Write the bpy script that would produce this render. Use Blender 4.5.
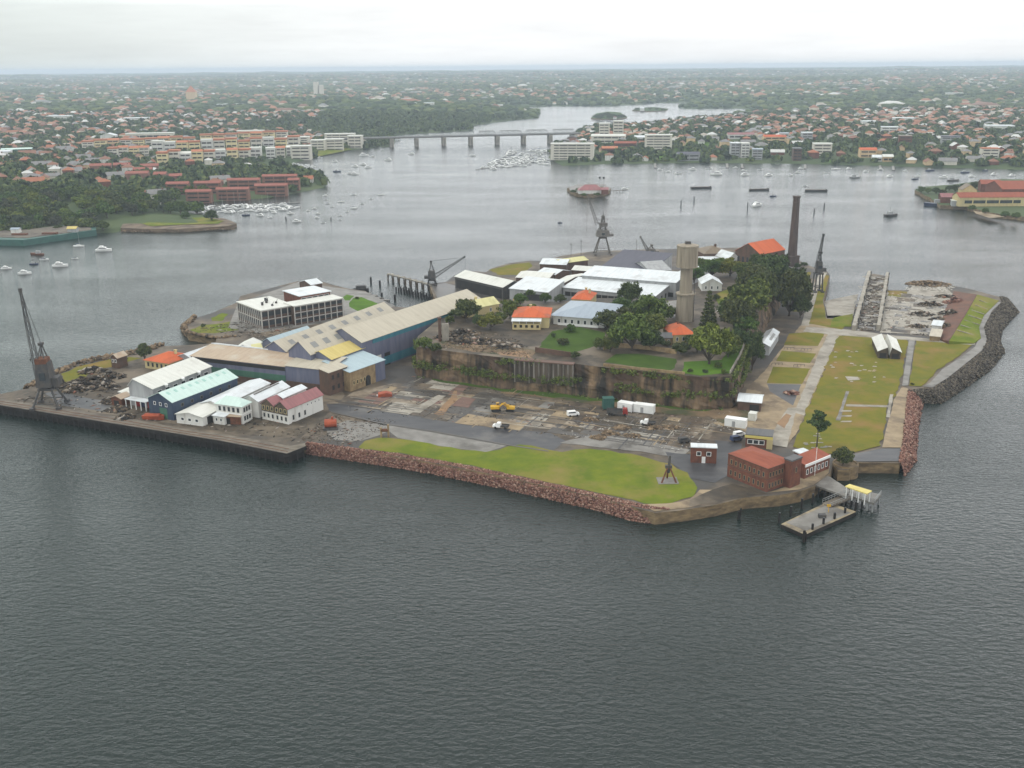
import bpy, bmesh, math, random
import numpy as np
from mathutils import Vector, Matrix, noise as mnoise

random.seed(7)
RNG = np.random.default_rng(11)
S = bpy.context.scene
for o in list(bpy.data.objects):
    bpy.data.objects.remove(o)
COL = S.collection

# ------------------------------------------------------------------ camera
H, FPX, YH, ROLL = 110.0, 1000.0, 67.0, math.radians(0.5)
PITCH = math.atan((384 - YH) / FPX)
FWD = Vector((0, math.cos(PITCH), -math.sin(PITCH)))
R0, U0 = Vector((1, 0, 0)), Vector((0, math.sin(PITCH), math.cos(PITCH)))
RGT = R0 * math.cos(ROLL) - U0 * math.sin(ROLL)
UPV = R0 * math.sin(ROLL) + U0 * math.cos(ROLL)
cam_d = bpy.data.cameras.new('camera')
cam = bpy.data.objects.new('camera', cam_d)
COL.objects.link(cam)
cam_d.sensor_width = 36
cam_d.lens = FPX * 36 / 1024
cam_d.clip_start = 1
cam_d.clip_end = 60000
cam.matrix_world = Matrix(((RGT.x, UPV.x, -FWD.x, 0), (RGT.y, UPV.y, -FWD.y, 0), (RGT.z, UPV.z, -FWD.z, H), (0, 0, 0, 1)))
S.camera = cam

# ------------------------------------------------------------------ daylight: overcast sky, soft weak sun
SUN_EL, SUN_AZ = math.radians(52), math.radians(-60)
w = bpy.data.worlds.new('World')
S.world = w
w.use_nodes = True
nt = w.node_tree
nt.nodes.clear()
def N(t, typ, **kw):
    n = t.nodes.new(typ)
    for k, v in kw.items():
        setattr(n, k, v)
    return n
def math_node(t, op, a, b=None, clamp=False):
    n = N(t, 'ShaderNodeMath', operation=op, use_clamp=clamp)
    for i, v in enumerate((a, b)):
        if v is None: continue
        if isinstance(v, (int, float)): n.inputs[i].default_value = v
        else: t.links.new(v, n.inputs[i])
    return n.outputs[0]
sky = N(nt, 'ShaderNodeTexSky', sky_type='NISHITA', sun_disc=False, sun_elevation=SUN_EL, sun_rotation=SUN_AZ, air_density=1.0, dust_density=3.0)
tc = N(nt, 'ShaderNodeTexCoord')
sep = N(nt, 'ShaderNodeSeparateXYZ')
nt.links.new(tc.outputs['Generated'], sep.inputs[0])
zc = math_node(nt, 'MAXIMUM', sep.outputs['Z'], 0.0)
# cloud deck: brighter overhead than at the horizon, slow streaks, a darker rain front to the left
mp = N(nt, 'ShaderNodeMapping'); mp.inputs['Scale'].default_value = (3.0, 3.0, 26.0)
nt.links.new(tc.outputs['Generated'], mp.inputs[0])
cn = N(nt, 'ShaderNodeTexNoise'); cn.inputs['Scale'].default_value = 2.2; cn.inputs['Detail'].default_value = 6; cn.inputs['Roughness'].default_value = 0.55
nt.links.new(mp.outputs[0], cn.inputs['Vector'])
bandr = N(nt, 'ShaderNodeValToRGB')      # brightness of the overcast by height above the horizon
el = bandr.color_ramp.elements
for pos_, v_ in ((0.0, .31), (.055, .345), (.11, 1.0), (.26, .52), (.6, .40), (1.0, .41)):
    if pos_ == 0.0: e_ = el[0]
    elif pos_ == 1.0: e_ = el[-1]; e_.position = 1.0
    else: e_ = el.new(pos_)
    e_.color = (v_, v_, v_, 1)
nt.links.new(zc, bandr.inputs[0])
lum = math_node(nt, 'MULTIPLY', bandr.outputs[0], 32.0)
cl = math_node(nt, 'MULTIPLY_ADD', cn.outputs['Fac'], 0.34); cl.node.inputs[2].default_value = 0.835
lum = math_node(nt, 'MULTIPLY', lum, cl)
mr = N(nt, 'ShaderNodeMapRange', interpolation_type='SMOOTHSTEP')
mr.inputs['From Min'].default_value = -0.55; mr.inputs['From Max'].default_value = -0.02
mr.inputs['To Min'].default_value = 0.74; mr.inputs['To Max'].default_value = 1.0
nt.links.new(sep.outputs['X'], mr.inputs['Value'])
lum = math_node(nt, 'MULTIPLY', lum, mr.outputs[0])
tint = N(nt, 'ShaderNodeMix', data_type='RGBA')
tint.inputs['A'].default_value = (0.93, 1.0, 0.97, 1); tint.inputs['B'].default_value = (0.985, 0.995, 1.0, 1)
mt = N(nt, 'ShaderNodeMapRange', clamp=True); mt.inputs['From Min'].default_value = 0.74; mt.inputs['From Max'].default_value = 1.0
nt.links.new(mr.outputs[0], mt.inputs['Value']); nt.links.new(mt.outputs[0], tint.inputs['Factor'])
cmul = N(nt, 'ShaderNodeVectorMath', operation='SCALE')
nt.links.new(tint.outputs['Result'], cmul.inputs[0]); nt.links.new(lum, cmul.inputs['Scale'])
mixs = N(nt, 'ShaderNodeMix', data_type='RGBA'); mixs.inputs['Factor'].default_value = 0.9
nt.links.new(sky.outputs[0], mixs.inputs['A']); nt.links.new(cmul.outputs[0], mixs.inputs['B'])
bg = N(nt, 'ShaderNodeBackground'); bg.inputs['Strength'].default_value = 0.1
nt.links.new(mixs.outputs['Result'], bg.inputs['Color'])
wo = N(nt, 'ShaderNodeOutputWorld'); nt.links.new(bg.outputs[0], wo.inputs[0])
sun_d = bpy.data.lights.new('sun', 'SUN')
sun = bpy.data.objects.new('sun', sun_d); COL.objects.link(sun)
sun_d.energy = 1.25; sun_d.angle = math.radians(14); sun_d.color = (1.0, 0.96, 0.9)
sd = Vector((math.sin(SUN_AZ) * math.cos(SUN_EL), -math.cos(SUN_AZ) * math.cos(SUN_EL) * 0.25, math.sin(SUN_EL)))
sun.rotation_euler = sd.to_track_quat('Z', 'Y').to_euler()
sky.sun_rotation = math.atan2(sd.x, sd.y)
sky.sun_elevation = math.asin(max(-1, min(1, sd.normalized().z)))
S.view_settings.view_transform = 'Standard'
S.view_settings.look = 'None'
S.view_settings.gamma = 1
S.view_settings.exposure = 0.12
S.view_settings.use_curve_mapping = False
S.render.engine = 'CYCLES'
S.cycles.max_bounces = 4
S.cycles.diffuse_bounces = 2
S.cycles.glossy_bounces = 3
S.cycles.volume_bounces = 0
S.cycles.use_denoising = True

# ------------------------------------------------------------------ placing helpers
ZA, ZP = 3.2, 14.0          # levels of the island's apron and of its sandstone plateau
def G(x, y, z=ZA):
    """The point of the level plane z that the photograph shows at pixel x, y."""
    d = FWD * FPX + RGT * (x - 512) - UPV * (y - 384)
    t = (z - H) / d.z
    return Vector((d.x * t, d.y * t, z))
def pix(p):
    v = Vector(p) - Vector((0, 0, H))
    k = FPX / v.dot(FWD)
    return 512 + v.dot(RGT) * k, 384 - v.dot(UPV) * k
def mpp(x, y, z=ZA):
    """Metres across one pixel at that point."""
    return (G(x, y, z) - Vector((0, 0, H))).dot(FWD) / FPX

# ------------------------------------------------------------------ materials
MATS = {}
def mat(name, col, col2=None, rough=0.8, scale=(0.3, 0.3, 0.3), detail=4, bump=0.0, coords='Object', spec=0.3, metal=0.0, lo=0.35, hi=0.65, col3=None, scale3=0.05, lo3=0.5, hi3=0.6):
    """A procedural surface: two colours mixed by stretched noise, a third one in larger patches."""
    if name in MATS: return MATS[name]
    m = bpy.data.materials.new(name); m.use_nodes = True
    t = m.node_tree
    b = t.nodes['Principled BSDF']
    b.inputs['Roughness'].default_value = rough
    b.inputs['Specular IOR Level'].default_value = spec
    b.inputs['Metallic'].default_value = metal
    b.inputs['Base Color'].default_value = (*col, 1)
    if col2 is not None:
        if coords == 'World':
            v = N(t, 'ShaderNodeNewGeometry').outputs['Position']
        else:
            v = N(t, 'ShaderNodeTexCoord').outputs['Object']
        mp = N(t, 'ShaderNodeMapping'); mp.inputs['Scale'].default_value = scale
        t.links.new(v, mp.inputs[0])
        n = N(t, 'ShaderNodeTexNoise'); n.inputs['Scale'].default_value = 1; n.inputs['Detail'].default_value = detail; n.inputs['Roughness'].default_value = 0.6
        t.links.new(mp.outputs[0], n.inputs['Vector'])
        r = N(t, 'ShaderNodeMapRange', clamp=True); r.inputs['From Min'].default_value = lo; r.inputs['From Max'].default_value = hi
        t.links.new(n.outputs['Fac'], r.inputs['Value'])
        mx = N(t, 'ShaderNodeMix', data_type='RGBA')
        mx.inputs['A'].default_value = (*col, 1); mx.inputs['B'].default_value = (*col2, 1)
        t.links.new(r.outputs[0], mx.inputs['Factor'])
        out = mx.outputs['Result']
        if col3 is not None:
            n3 = N(t, 'ShaderNodeTexNoise'); n3.inputs['Scale'].default_value = scale3; n3.inputs['Detail'].default_value = 5; n3.inputs['Roughness'].default_value = 0.6
            t.links.new(v, n3.inputs['Vector'])
            r3 = N(t, 'ShaderNodeMapRange', clamp=True); r3.inputs['From Min'].default_value = lo3; r3.inputs['From Max'].default_value = hi3
            t.links.new(n3.outputs['Fac'], r3.inputs['Value'])
            m3 = N(t, 'ShaderNodeMix', data_type='RGBA'); m3.inputs['B'].default_value = (*col3, 1)
            t.links.new(out, m3.inputs['A']); t.links.new(r3.outputs[0], m3.inputs['Factor'])
            out = m3.outputs['Result']
        t.links.new(out, b.inputs['Base Color'])
        if bump:
            bp = N(t, 'ShaderNodeBump'); bp.inputs['Strength'].default_value = bump; bp.inputs['Distance'].default_value = 0.3
            t.links.new(n.outputs['Fac'], bp.inputs['Height']); t.links.new(bp.outputs[0], b.inputs['Normal'])
    MATS[name] = m
    return m
def islandmat(name, stops, rough=0.85, constant=False, spec=0.2, source='Random Per Island', noise_mix=0.0):
    """Each separate piece of the mesh takes its own colour from the ramp."""
    if name in MATS: return MATS[name]
    m = bpy.data.materials.new(name); m.use_nodes = True
    t = m.node_tree; b = t.nodes['Principled BSDF']
    b.inputs['Roughness'].default_value = rough; b.inputs['Specular IOR Level'].default_value = spec
    g = N(t, 'ShaderNodeNewGeometry').outputs['Random Per Island']
    r = N(t, 'ShaderNodeValToRGB')
    r.color_ramp.interpolation = 'CONSTANT' if constant else 'LINEAR'
    e = r.color_ramp.elements
    while len(e) > 1: e.remove(e[-1])
    e[0].position = 0; e[0].color = (*stops[0][1], 1)
    for p, c in stops[1:]:
        k = e.new(p); k.color = (*c, 1)
    t.links.new(g, r.inputs[0])
    out = r.outputs[0]
    if noise_mix:
        oi = N(t, 'ShaderNodeObjectInfo')
        hs = N(t, 'ShaderNodeHueSaturation')
        hv = N(t, 'ShaderNodeMapRange'); hv.inputs['To Min'].default_value = 0.5 - noise_mix * 0.12; hv.inputs['To Max'].default_value = 0.5 + noise_mix * 0.06
        vv = N(t, 'ShaderNodeMapRange'); vv.inputs['To Min'].default_value = 1 - noise_mix * 0.5; vv.inputs['To Max'].default_value = 1 + noise_mix * 0.5
        t.links.new(oi.outputs['Random'], hv.inputs['Value'])
        rr = math_node(t, 'FRACT', math_node(t, 'MULTIPLY', oi.outputs['Random'], 7.31))
        t.links.new(rr, vv.inputs['Value'])
        t.links.new(hv.outputs[0], hs.inputs['Hue']); t.links.new(vv.outputs[0], hs.inputs['Value']); t.links.new(out, hs.inputs['Color'])
        out = hs.outputs[0]
    t.links.new(out, b.inputs['Base Color'])
    MATS[name] = m
    return m

def roofmat(name, c, c2=None, rust=None, metal=True, amt=0.62):
    c2 = c2 or tuple(v * 0.72 for v in c)
    return mat(name, c, c2, rough=0.55 if metal else 0.85, scale=(0.9, 0.12, 0.12), detail=5, lo=0.4, hi=0.75,
               col3=rust or tuple(v * 0.6 for v in c), scale3=0.13, lo3=amt, hi3=amt + 0.2)
M = {}
M['white_roof'] = roofmat('white_roof', (0.62, 0.65, 0.66), (0.49, 0.52, 0.53), (0.40, 0.40, 0.39), amt=.54)
M['cream_roof'] = roofmat('cream_roof', (0.60, 0.60, 0.55), (0.50, 0.50, 0.45), (0.38, 0.36, 0.32))
M['tan_roof'] = roofmat('tan_roof', (0.44, 0.40, 0.315), (0.36, 0.32, 0.25), (0.28, 0.23, 0.17))
M['rust_roof'] = roofmat('rust_roof', (0.40, 0.31, 0.22), (0.32, 0.24, 0.17), (0.43, 0.38, 0.30), amt=.5)
M['mint_roof'] = roofmat('mint_roof', (0.50, 0.63, 0.575), (0.43, 0.55, 0.50))
M['mint_light'] = mat('mint_light', (0.27, 0.46, 0.40), (0.34, 0.52, 0.46), rough=.4)
M['blue_roof'] = roofmat('blue_roof', (0.36, 0.45, 0.48), (0.30, 0.38, 0.42))
M['greyblue_roof'] = roofmat('greyblue_roof', (0.30, 0.35, 0.40), (0.25, 0.29, 0.34), (0.33, 0.38, 0.43))
M['slate_roof'] = roofmat('slate_roof', (0.07, 0.07, 0.092), (0.05, 0.05, 0.068), (0.09, 0.09, 0.11))
M['yellow_roof'] = roofmat('yellow_roof', (0.52, 0.42, 0.15), (0.44, 0.35, 0.11), (0.36, 0.32, 0.16))
M['pale_yellow_roof'] = roofmat('pale_yellow_roof', (0.55, 0.52, 0.26), (0.47, 0.44, 0.2))
M['orange_roof'] = roofmat('orange_roof', (0.50, 0.115, 0.042), (0.38, 0.085, 0.035), (0.30, 0.10, 0.055), metal=False, amt=.5)
M['red_roof'] = roofmat('red_roof', (0.26, 0.078, 0.045), (0.20, 0.058, 0.036), (0.17, 0.07, 0.05), metal=False)
M['pink_roof'] = roofmat('pink_roof', (0.27, 0.115, 0.115), (0.20, 0.09, 0.09), (0.22, 0.14, 0.13))
M['brown_roof'] = roofmat('brown_roof', (0.17, 0.13, 0.085), (0.12, 0.09, 0.06), (0.2, 0.17, 0.12))
M['dark_roof'] = roofmat('dark_roof', (0.10, 0.10, 0.10), (0.07, 0.07, 0.07), (0.15, 0.14, 0.13))
WS = (0.5, 0.5, 0.09)
M['grey_wall'] = mat('grey_wall', (0.36, 0.37, 0.37), (0.27, 0.27, 0.27), scale=WS)
M['blue_wall'] = mat('blue_wall', (0.03, 0.046, 0.08), (0.046, 0.067, 0.10), scale=WS)
M['purple_wall'] = mat('purple_wall', (0.10, 0.11, 0.165), (0.145, 0.15, 0.20), scale=WS)
M['teal_wall'] = mat('teal_wall', (0.03, 0.14, 0.19), (0.05, 0.18, 0.22), scale=WS)
M['green_wall'] = mat('green_wall', (0.045, 0.12, 0.085), (0.06, 0.15, 0.10), scale=WS)
M['white_wall'] = mat('white_wall', (0.58, 0.575, 0.54), (0.36, 0.34, 0.30), scale=WS, lo=.5, hi=.8)
M['cream_wall'] = mat('cream_wall', (0.52, 0.43, 0.22), (0.42, 0.35, 0.19), scale=WS)
M['brick'] = mat('brick', (0.175, 0.066, 0.040), (0.10, 0.042, 0.029), scale=(.8, .8, .5))
M['dark_brick'] = mat('dark_brick', (0.075, 0.05, 0.037), (0.12, 0.07, 0.05), scale=(.4, .4, .3))
M['chimney_brick'] = mat('chimney_brick', (0.06, 0.046, 0.042), (0.095, 0.07, 0.06), scale=(.5, .5, .14))
M['stone'] = mat('stone', (0.30, 0.22, 0.12), (0.18, 0.125, 0.07), scale=(.5, .5, .35), bump=.4)
M['quay_stone'] = mat('quay_stone', (0.24, 0.17, 0.09), (0.09, 0.065, 0.04), scale=(.35, .35, .9), coords='World', bump=.4)
M['concrete'] = mat('concrete', (0.33, 0.30, 0.25), (0.21, 0.19, 0.16), scale=(.4, .4, .25), col3=(0.14, 0.125, 0.105), scale3=.1, lo3=.55, hi3=.75)
M['tower_concrete'] = mat('tower_concrete', (0.30, 0.26, 0.20), (0.17, 0.145, 0.11), scale=(.7, .7, .07), lo=.4, hi=.75)
M['white_paint'] = mat('white_paint', (0.78, 0.78, 0.76), (0.66, 0.66, 0.64), rough=.45)
M['frame_paint'] = mat('frame_paint', (0.50, 0.48, 0.44), (0.40, 0.38, 0.35), scale=WS)
M['glass'] = mat('glass', (0.025, 0.03, 0.035), (0.05, 0.06, 0.065), rough=.12, spec=.5)
M['dark'] = mat('dark', (0.018, 0.018, 0.018), (0.03, 0.028, 0.026))
M['rust'] = mat('rust', (0.16, 0.062, 0.03), (0.09, 0.04, 0.025), scale=(.8, .8, .8))
M['dark_steel'] = mat('dark_steel', (0.045, 0.048, 0.052), (0.085, 0.075, 0.065), scale=(.8, .8, .5), rough=.6)
M['grey_steel'] = mat('grey_steel', (0.15, 0.14, 0.125), (0.09, 0.08, 0.07), scale=(.6, .6, .4), rough=.6)
M['pale_steel'] = mat('pale_steel', (0.34, 0.35, 0.35), (0.22, 0.22, 0.21), scale=(.6, .6, .4), rough=.55)
M['timber'] = mat('timber', (0.11, 0.085, 0.06), (0.06, 0.048, 0.036), scale=(.6, .6, .2))
M['deck'] = mat('deck', (0.19, 0.165, 0.13), (0.10, 0.085, 0.065), scale=(.25, .8, .3), coords='World', col3=(.075, .06, .05), scale3=.09, lo3=.5, hi3=.68)
M['deck_tan'] = mat('deck_tan', (0.33, 0.27, 0.17), (0.22, 0.18, 0.115), scale=(.5, .5, .3), col3=(.13, .11, .085), scale3=.15)
M['pile'] = mat('pile', (0.012, 0.011, 0.010), (0.024, 0.02, 0.017))
M['yellow_paint'] = mat('yellow_paint', (0.60, 0.36, 0.03), (0.45, 0.25, 0.03), rough=.5)
M['orange_paint'] = mat('orange_paint', (0.38, 0.075, 0.028), (0.20, 0.05, 0.028), rough=.5)
M['lemon'] = mat('lemon', (0.62, 0.52, 0.16), (0.52, 0.43, 0.13), rough=.5)
M['red_paint'] = mat('red_paint', (0.30, 0.035, 0.03), (0.22, 0.03, 0.025), rough=.45)
M['blue_paint'] = mat('blue_paint', (0.06, 0.22, 0.38), (0.05, 0.16, 0.3), rough=.5)
M['navy'] = mat('navy', (0.03, 0.045, 0.10), (0.04, 0.05, 0.09), rough=.5)
M['green_paint'] = mat('green_paint', (0.04, 0.115, 0.095), (0.03, 0.085, 0.07), rough=.5)
M['tyre'] = mat('tyre', (0.02, 0.02, 0.02))
# ground surfaces
M['apron'] = mat('apron', (0.165, 0.13, 0.09), (0.06, 0.047, 0.034), scale=(.12, .12, .12), detail=8, coords='World', rough=.7, col3=(.065, .06, .055), scale3=.035, lo3=.47, hi3=.6, lo=.38, hi=.62)
M['yard'] = mat('yard', (0.085, 0.066, 0.045), (0.034, 0.028, 0.021), scale=(.2, .2, .2), detail=8, coords='World', rough=.7, col3=(.15, .12, .085), scale3=.06, lo3=.5, hi3=.62)
M['asphalt'] = mat('asphalt', (0.062, 0.062, 0.064), (0.042, 0.042, 0.045), scale=(.15, .4, .2), detail=6, coords='World', rough=.45, col3=(.10, .095, .088), scale3=.08, lo3=.54, hi3=.66)
M['slab_light'] = mat('slab_light', (0.34, 0.315, 0.265), (0.24, 0.215, 0.175), scale=(.25, .25, .25), detail=7, coords='World', rough=.7, col3=(.16, .14, .11), scale3=.11, lo3=.53, hi3=.66)
M['slab_grey'] = mat('slab_grey', (0.22, 0.21, 0.19), (0.15, 0.14, 0.125), scale=(.25, .25, .25), detail=7, coords='World', rough=.6, col3=(.10, .092, .08), scale3=.1, lo3=.52, hi3=.64)
M['slab_tan'] = mat('slab_tan', (0.31, 0.24, 0.15), (0.22, 0.165, 0.10), scale=(.25, .25, .25), detail=7, coords='World', rough=.75, col3=(.14, .105, .07), scale3=.1, lo3=.52, hi3=.64)
M['floor_worn'] = mat('floor_worn', (0.30, 0.25, 0.185), (0.13, 0.10, 0.07), scale=(.22, .22, .22), detail=10, coords='World', rough=.6, col3=(.075, .06, .045), scale3=.07, lo3=.48, hi3=.6)
M['mud'] = mat('mud', (0.10, 0.073, 0.05), (0.045, 0.035, 0.026), scale=(.2, .2, .2), detail=10, coords='World', rough=.55, col3=(.21, .17, .125), scale3=.06, lo3=.52, hi3=.62)
M['slab_orange'] = mat('slab_orange', (0.27, 0.165, 0.085), (0.19, 0.12, 0.07), scale=(.25, .25, .25), detail=7, coords='World', rough=.75)
M['slab_red'] = mat('slab_red', (0.17, 0.10, 0.08), (0.12, 0.08, 0.062), scale=(.3, .3, .3), detail=7, coords='World')
M['slab_dark'] = mat('slab_dark', (0.055, 0.05, 0.045), (0.085, 0.075, 0.062), scale=(.3, .3, .3), detail=7, coords='World', rough=.4)
M['lawn_green'] = mat('lawn_green', (0.145, 0.172, 0.018), (0.09, 0.128, 0.015), scale=(.16, .16, .16), detail=9, coords='World', rough=.95, col3=(.20, .165, .05), scale3=.055, lo3=.47, hi3=.66, spec=.1)
M['lawn_dry'] = mat('lawn_dry', (0.165, 0.145, 0.022), (0.115, 0.125, 0.02), scale=(.15, .15, .15), detail=9, coords='World', rough=.95, col3=(.22, .14, .05), scale3=.07, lo3=.5, hi3=.7, spec=.1)
M['lawn_fresh'] = mat('lawn_fresh', (0.085, 0.165, 0.018), (0.06, 0.12, 0.016), scale=(.12, .12, .12), detail=6, coords='World', rough=.95, spec=.1)
M['lawn_deep'] = mat('lawn_deep', (0.055, 0.095, 0.016), (0.04, 0.07, 0.014), scale=(.15, .15, .15), detail=6, coords='World', rough=.95, spec=.1)
M['earth'] = mat('earth', (0.20, 0.135, 0.075), (0.10, 0.072, 0.045), scale=(.18, .18, .18), detail=7, coords='World', col3=(.055, .06, .028), scale3=.06, lo3=.5, hi3=.6)
M['red_earth'] = mat('red_earth', (0.155, 0.07, 0.042), (0.09, 0.05, 0.036), scale=(.25, .25, .25), detail=7, coords='World')
M['rock_pink'] = islandmat('rock_pink', [(0, (0.07, 0.036, 0.03)), (.4, (0.18, 0.088, 0.068)), (.75, (0.25, 0.135, 0.10)), (1, (0.36, 0.25, 0.19))])
M['rock_grey'] = islandmat('rock_grey', [(0, (0.024, 0.022, 0.019)), (.5, (0.062, 0.053, 0.043)), (1, (0.14, 0.118, 0.09))])
M['rock_brown'] = islandmat('rock_brown', [(0, (0.05, 0.04, 0.03)), (.5, (0.14, 0.10, 0.065)), (1, (0.25, 0.18, 0.11))])
M['debris'] = islandmat('debris', [(0, (0.02, 0.02, 0.02)), (.45, (0.06, 0.05, 0.04)), (.75, (0.16, 0.12, 0.08)), (.92, (0.35, 0.32, 0.28)), (1, (0.2, 0.07, 0.04))])
M['debris_pale'] = islandmat('debris_pale', [(0, (0.07, 0.06, 0.05)), (.35, (0.20, 0.18, 0.15)), (.7, (0.40, 0.38, 0.34)), (1, (0.6, 0.58, 0.54))])
M['leaf_dark'] = islandmat('leaf_dark', [(0, (0.018, 0.030, 0.013)), (.6, (0.050, 0.074, 0.026)), (1, (0.10, 0.125, 0.04))], noise_mix=.35)
M['leaf_mid'] = islandmat('leaf_mid', [(0, (0.025, 0.045, 0.012)), (.6, (0.066, 0.105, 0.024)), (1, (0.12, 0.165, 0.038))], noise_mix=.35)
M['leaf_light'] = islandmat('leaf_light', [(0, (0.045, 0.065, 0.012)), (.6, (0.105, 0.14, 0.024)), (1, (0.17, 0.20, 0.04))], noise_mix=.3)
M['leaf_grey'] = islandmat('leaf_grey', [(0, (0.018, 0.026, 0.016)), (.6, (0.045, 0.060, 0.035)), (1, (0.08, 0.10, 0.055))], noise_mix=.5)
M['bark'] = mat('bark', (0.085, 0.065, 0.048), (0.05, 0.04, 0.03), scale=(1, 1, .3))

# ------------------------------------------------------------------ mesh builder and object helpers
class MB:
    def __init__(s): s.v, s.f, s.m = [], [], []
    def add(s, verts, faces, m=0):
        k = len(s.v); s.v += [tuple(p) for p in verts]
        s.f += [tuple(i + k for i in f) for f in faces]; s.m += [m] * len(faces)
        return s
    def box(s, x0, y0, z0, x1, y1, z1, m=0):
        return s.add([(x0, y0, z0), (x1, y0, z0), (x1, y1, z0), (x0, y1, z0), (x0, y0, z1), (x1, y0, z1), (x1, y1, z1), (x0, y1, z1)],
                     [(0, 3, 2, 1), (4, 5, 6, 7), (0, 1, 5, 4), (1, 2, 6, 5), (2, 3, 7, 6), (3, 0, 4, 7)], m)
    def prism(s, poly, z0, z1, m=0, bottom=True):
        n = len(poly)
        a = sum(poly[i][0] * poly[(i + 1) % n][1] - poly[(i + 1) % n][0] * poly[i][1] for i in range(n))
        if a < 0: poly = list(reversed(poly))
        fs = [tuple(range(n, 2 * n))] + [(i, (i + 1) % n, n + (i + 1) % n, n + i) for i in range(n)]
        if bottom: fs.append(tuple(reversed(range(n))))
        return s.add([(p[0], p[1], z0) for p in poly] + [(p[0], p[1], z1) for p in poly], fs, m)
    def extr(s, prof, a0, a1, axis='x', m=0):
        """profile in (other horizontal axis, z), extruded along axis"""
        n = len(prof)
        f = (lambda a, p: (a, p[0], p[1])) if axis == 'x' else (lambda a, p: (p[0], a, p[1]))
        fs = [tuple(range(n)), tuple(reversed(range(n, 2 * n)))] + [(i, n + i, n + (i + 1) % n, (i + 1) % n) for i in range(n)]
        return s.add([f(a0, p) for p in prof] + [f(a1, p) for p in prof], fs, m)
    def tube(s, p0, p1, r0, r1=None, n=6, m=0):
        r1 = r0 if r1 is None else r1
        p0, p1 = Vector(p0), Vector(p1); d = (p1 - p0)
        if d.length < 1e-6: return s
        d.normalize(); u = d.orthogonal().normalized(); q = d.cross(u)
        vs = []
        for p, r in ((p0, r0), (p1, r1)):
            for i in range(n):
                a = 2 * math.pi * (i + .5) / n
                vs.append(p + (u * math.cos(a) + q * math.sin(a)) * r)
        return s.add(vs, [(i, (i + 1) % n, n + (i + 1) % n, n + i) for i in range(n)] + [tuple(reversed(range(n))), tuple(range(n, 2 * n))], m)
    def lathe(s, prof, n=16, c=(0, 0), m=0):
        vs = []
        for r, z in prof:
            for i in range(n):
                a = 2 * math.pi * i / n
                vs.append((c[0] + r * math.cos(a), c[1] + r * math.sin(a), z))
        fs = []
        for k in range(len(prof) - 1):
            for i in range(n):
                j = (i + 1) % n
                fs.append((k * n + i, k * n + j, (k + 1) * n + j, (k + 1) * n + i))
        fs += [tuple(reversed(range(n))), tuple(range((len(prof) - 1) * n, len(prof) * n))]
        return s.add(vs, fs, m)
    def truss(s, p0, p1, w0, w1, n, r, m=0, side=Vector((0, 0, 1)), flat=False):
        """lattice boom: four chords and zigzag bracing between p0 and p1"""
        p0, p1 = Vector(p0), Vector(p1); d = (p1 - p0).normalized()
        u = d.cross(side)
        u = (d.orthogonal() if u.length < 1e-3 else u).normalized(); q = u.cross(d).normalized()
        def c(t, i):
            hw = (w0 + (w1 - w0) * t) / 2
            a, b = ((-1, -1), (1, -1), (1, 1), (-1, 1))[i]
            return p0 + (p1 - p0) * t + u * a * hw + q * b * hw * (0.15 if flat else 1)
        for i in range(4): s.tube(c(0, i), c(1, i), r, n=4, m=m)
        for k in range(n):
            t0, t1 = k / n, (k + 1) / n
            for i in range(4):
                j = (i + 1) % 4
                s.tube(c(t0, i if k % 2 else j), c(t1, j if k % 2 else i), r * .6, n=3, m=m)
                s.tube(c(t1, i), c(t1, j), r * .6, n=3, m=m)
        return s
    def build(s, name, mats, parent=None, loc=None, smooth=False, rot=None):
        me = bpy.data.meshes.new(name)
        me.from_pydata(s.v, [], s.f)
        mats = mats if isinstance(mats, (list, tuple)) else [mats]
        for mm in mats: me.materials.append(mm)
        if len(mats) > 1: me.polygons.foreach_set('material_index', s.m)
        if smooth: me.polygons.foreach_set('use_smooth', [True] * len(me.polygons))
        me.update()
        o = bpy.data.objects.new(name, me); COL.objects.link(o)
        if parent is not None: o.parent = parent
        if loc is not None: o.location = loc
        if rot is not None: o.rotation_euler = rot
        return o
def tag(o, label=None, cat=None, group=None, kind=None):
    if label: o['label'] = label
    if cat: o['category'] = cat
    if group: o['group'] = group
    if kind: o['kind'] = kind
    return o
def T(name, label, cat, loc, rz=0.0, group=None):
    o = bpy.data.objects.new(name, None); COL.objects.link(o)
    o.empty_display_size = 1
    o.location = loc; o.rotation_euler = (0, 0, rz)
    return tag(o, label, cat, group)
def kids(o): return KIDS.get(o.name, [])
KIDS = {}
def copy_tree(o, children, loc=None, rz=None, label=None, group=None, scale=None, parent=None):
    """Copy a thing, its parts and their sub-parts. children: {object: [children]}"""
    c = o.copy(); COL.objects.link(c)
    if parent is not None: c.parent = parent
    if loc is not None: c.location = loc
    if rz is not None: c.rotation_euler = (0, 0, rz)
    if scale is not None: c.scale = scale if hasattr(scale, '__len__') else (scale,) * 3
    if label: c['label'] = label
    if group: c['group'] = group
    for ch in children.get(o.name, []): copy_tree(ch, children, parent=c)
    return c
def child_map():
    d = {}
    for o in bpy.data.objects:
        if o.parent: d.setdefault(o.parent.name, []).append(o)
    return d
def jit(p, a, s=0.5): return mnoise.noise(Vector(p) * s) * a
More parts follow.
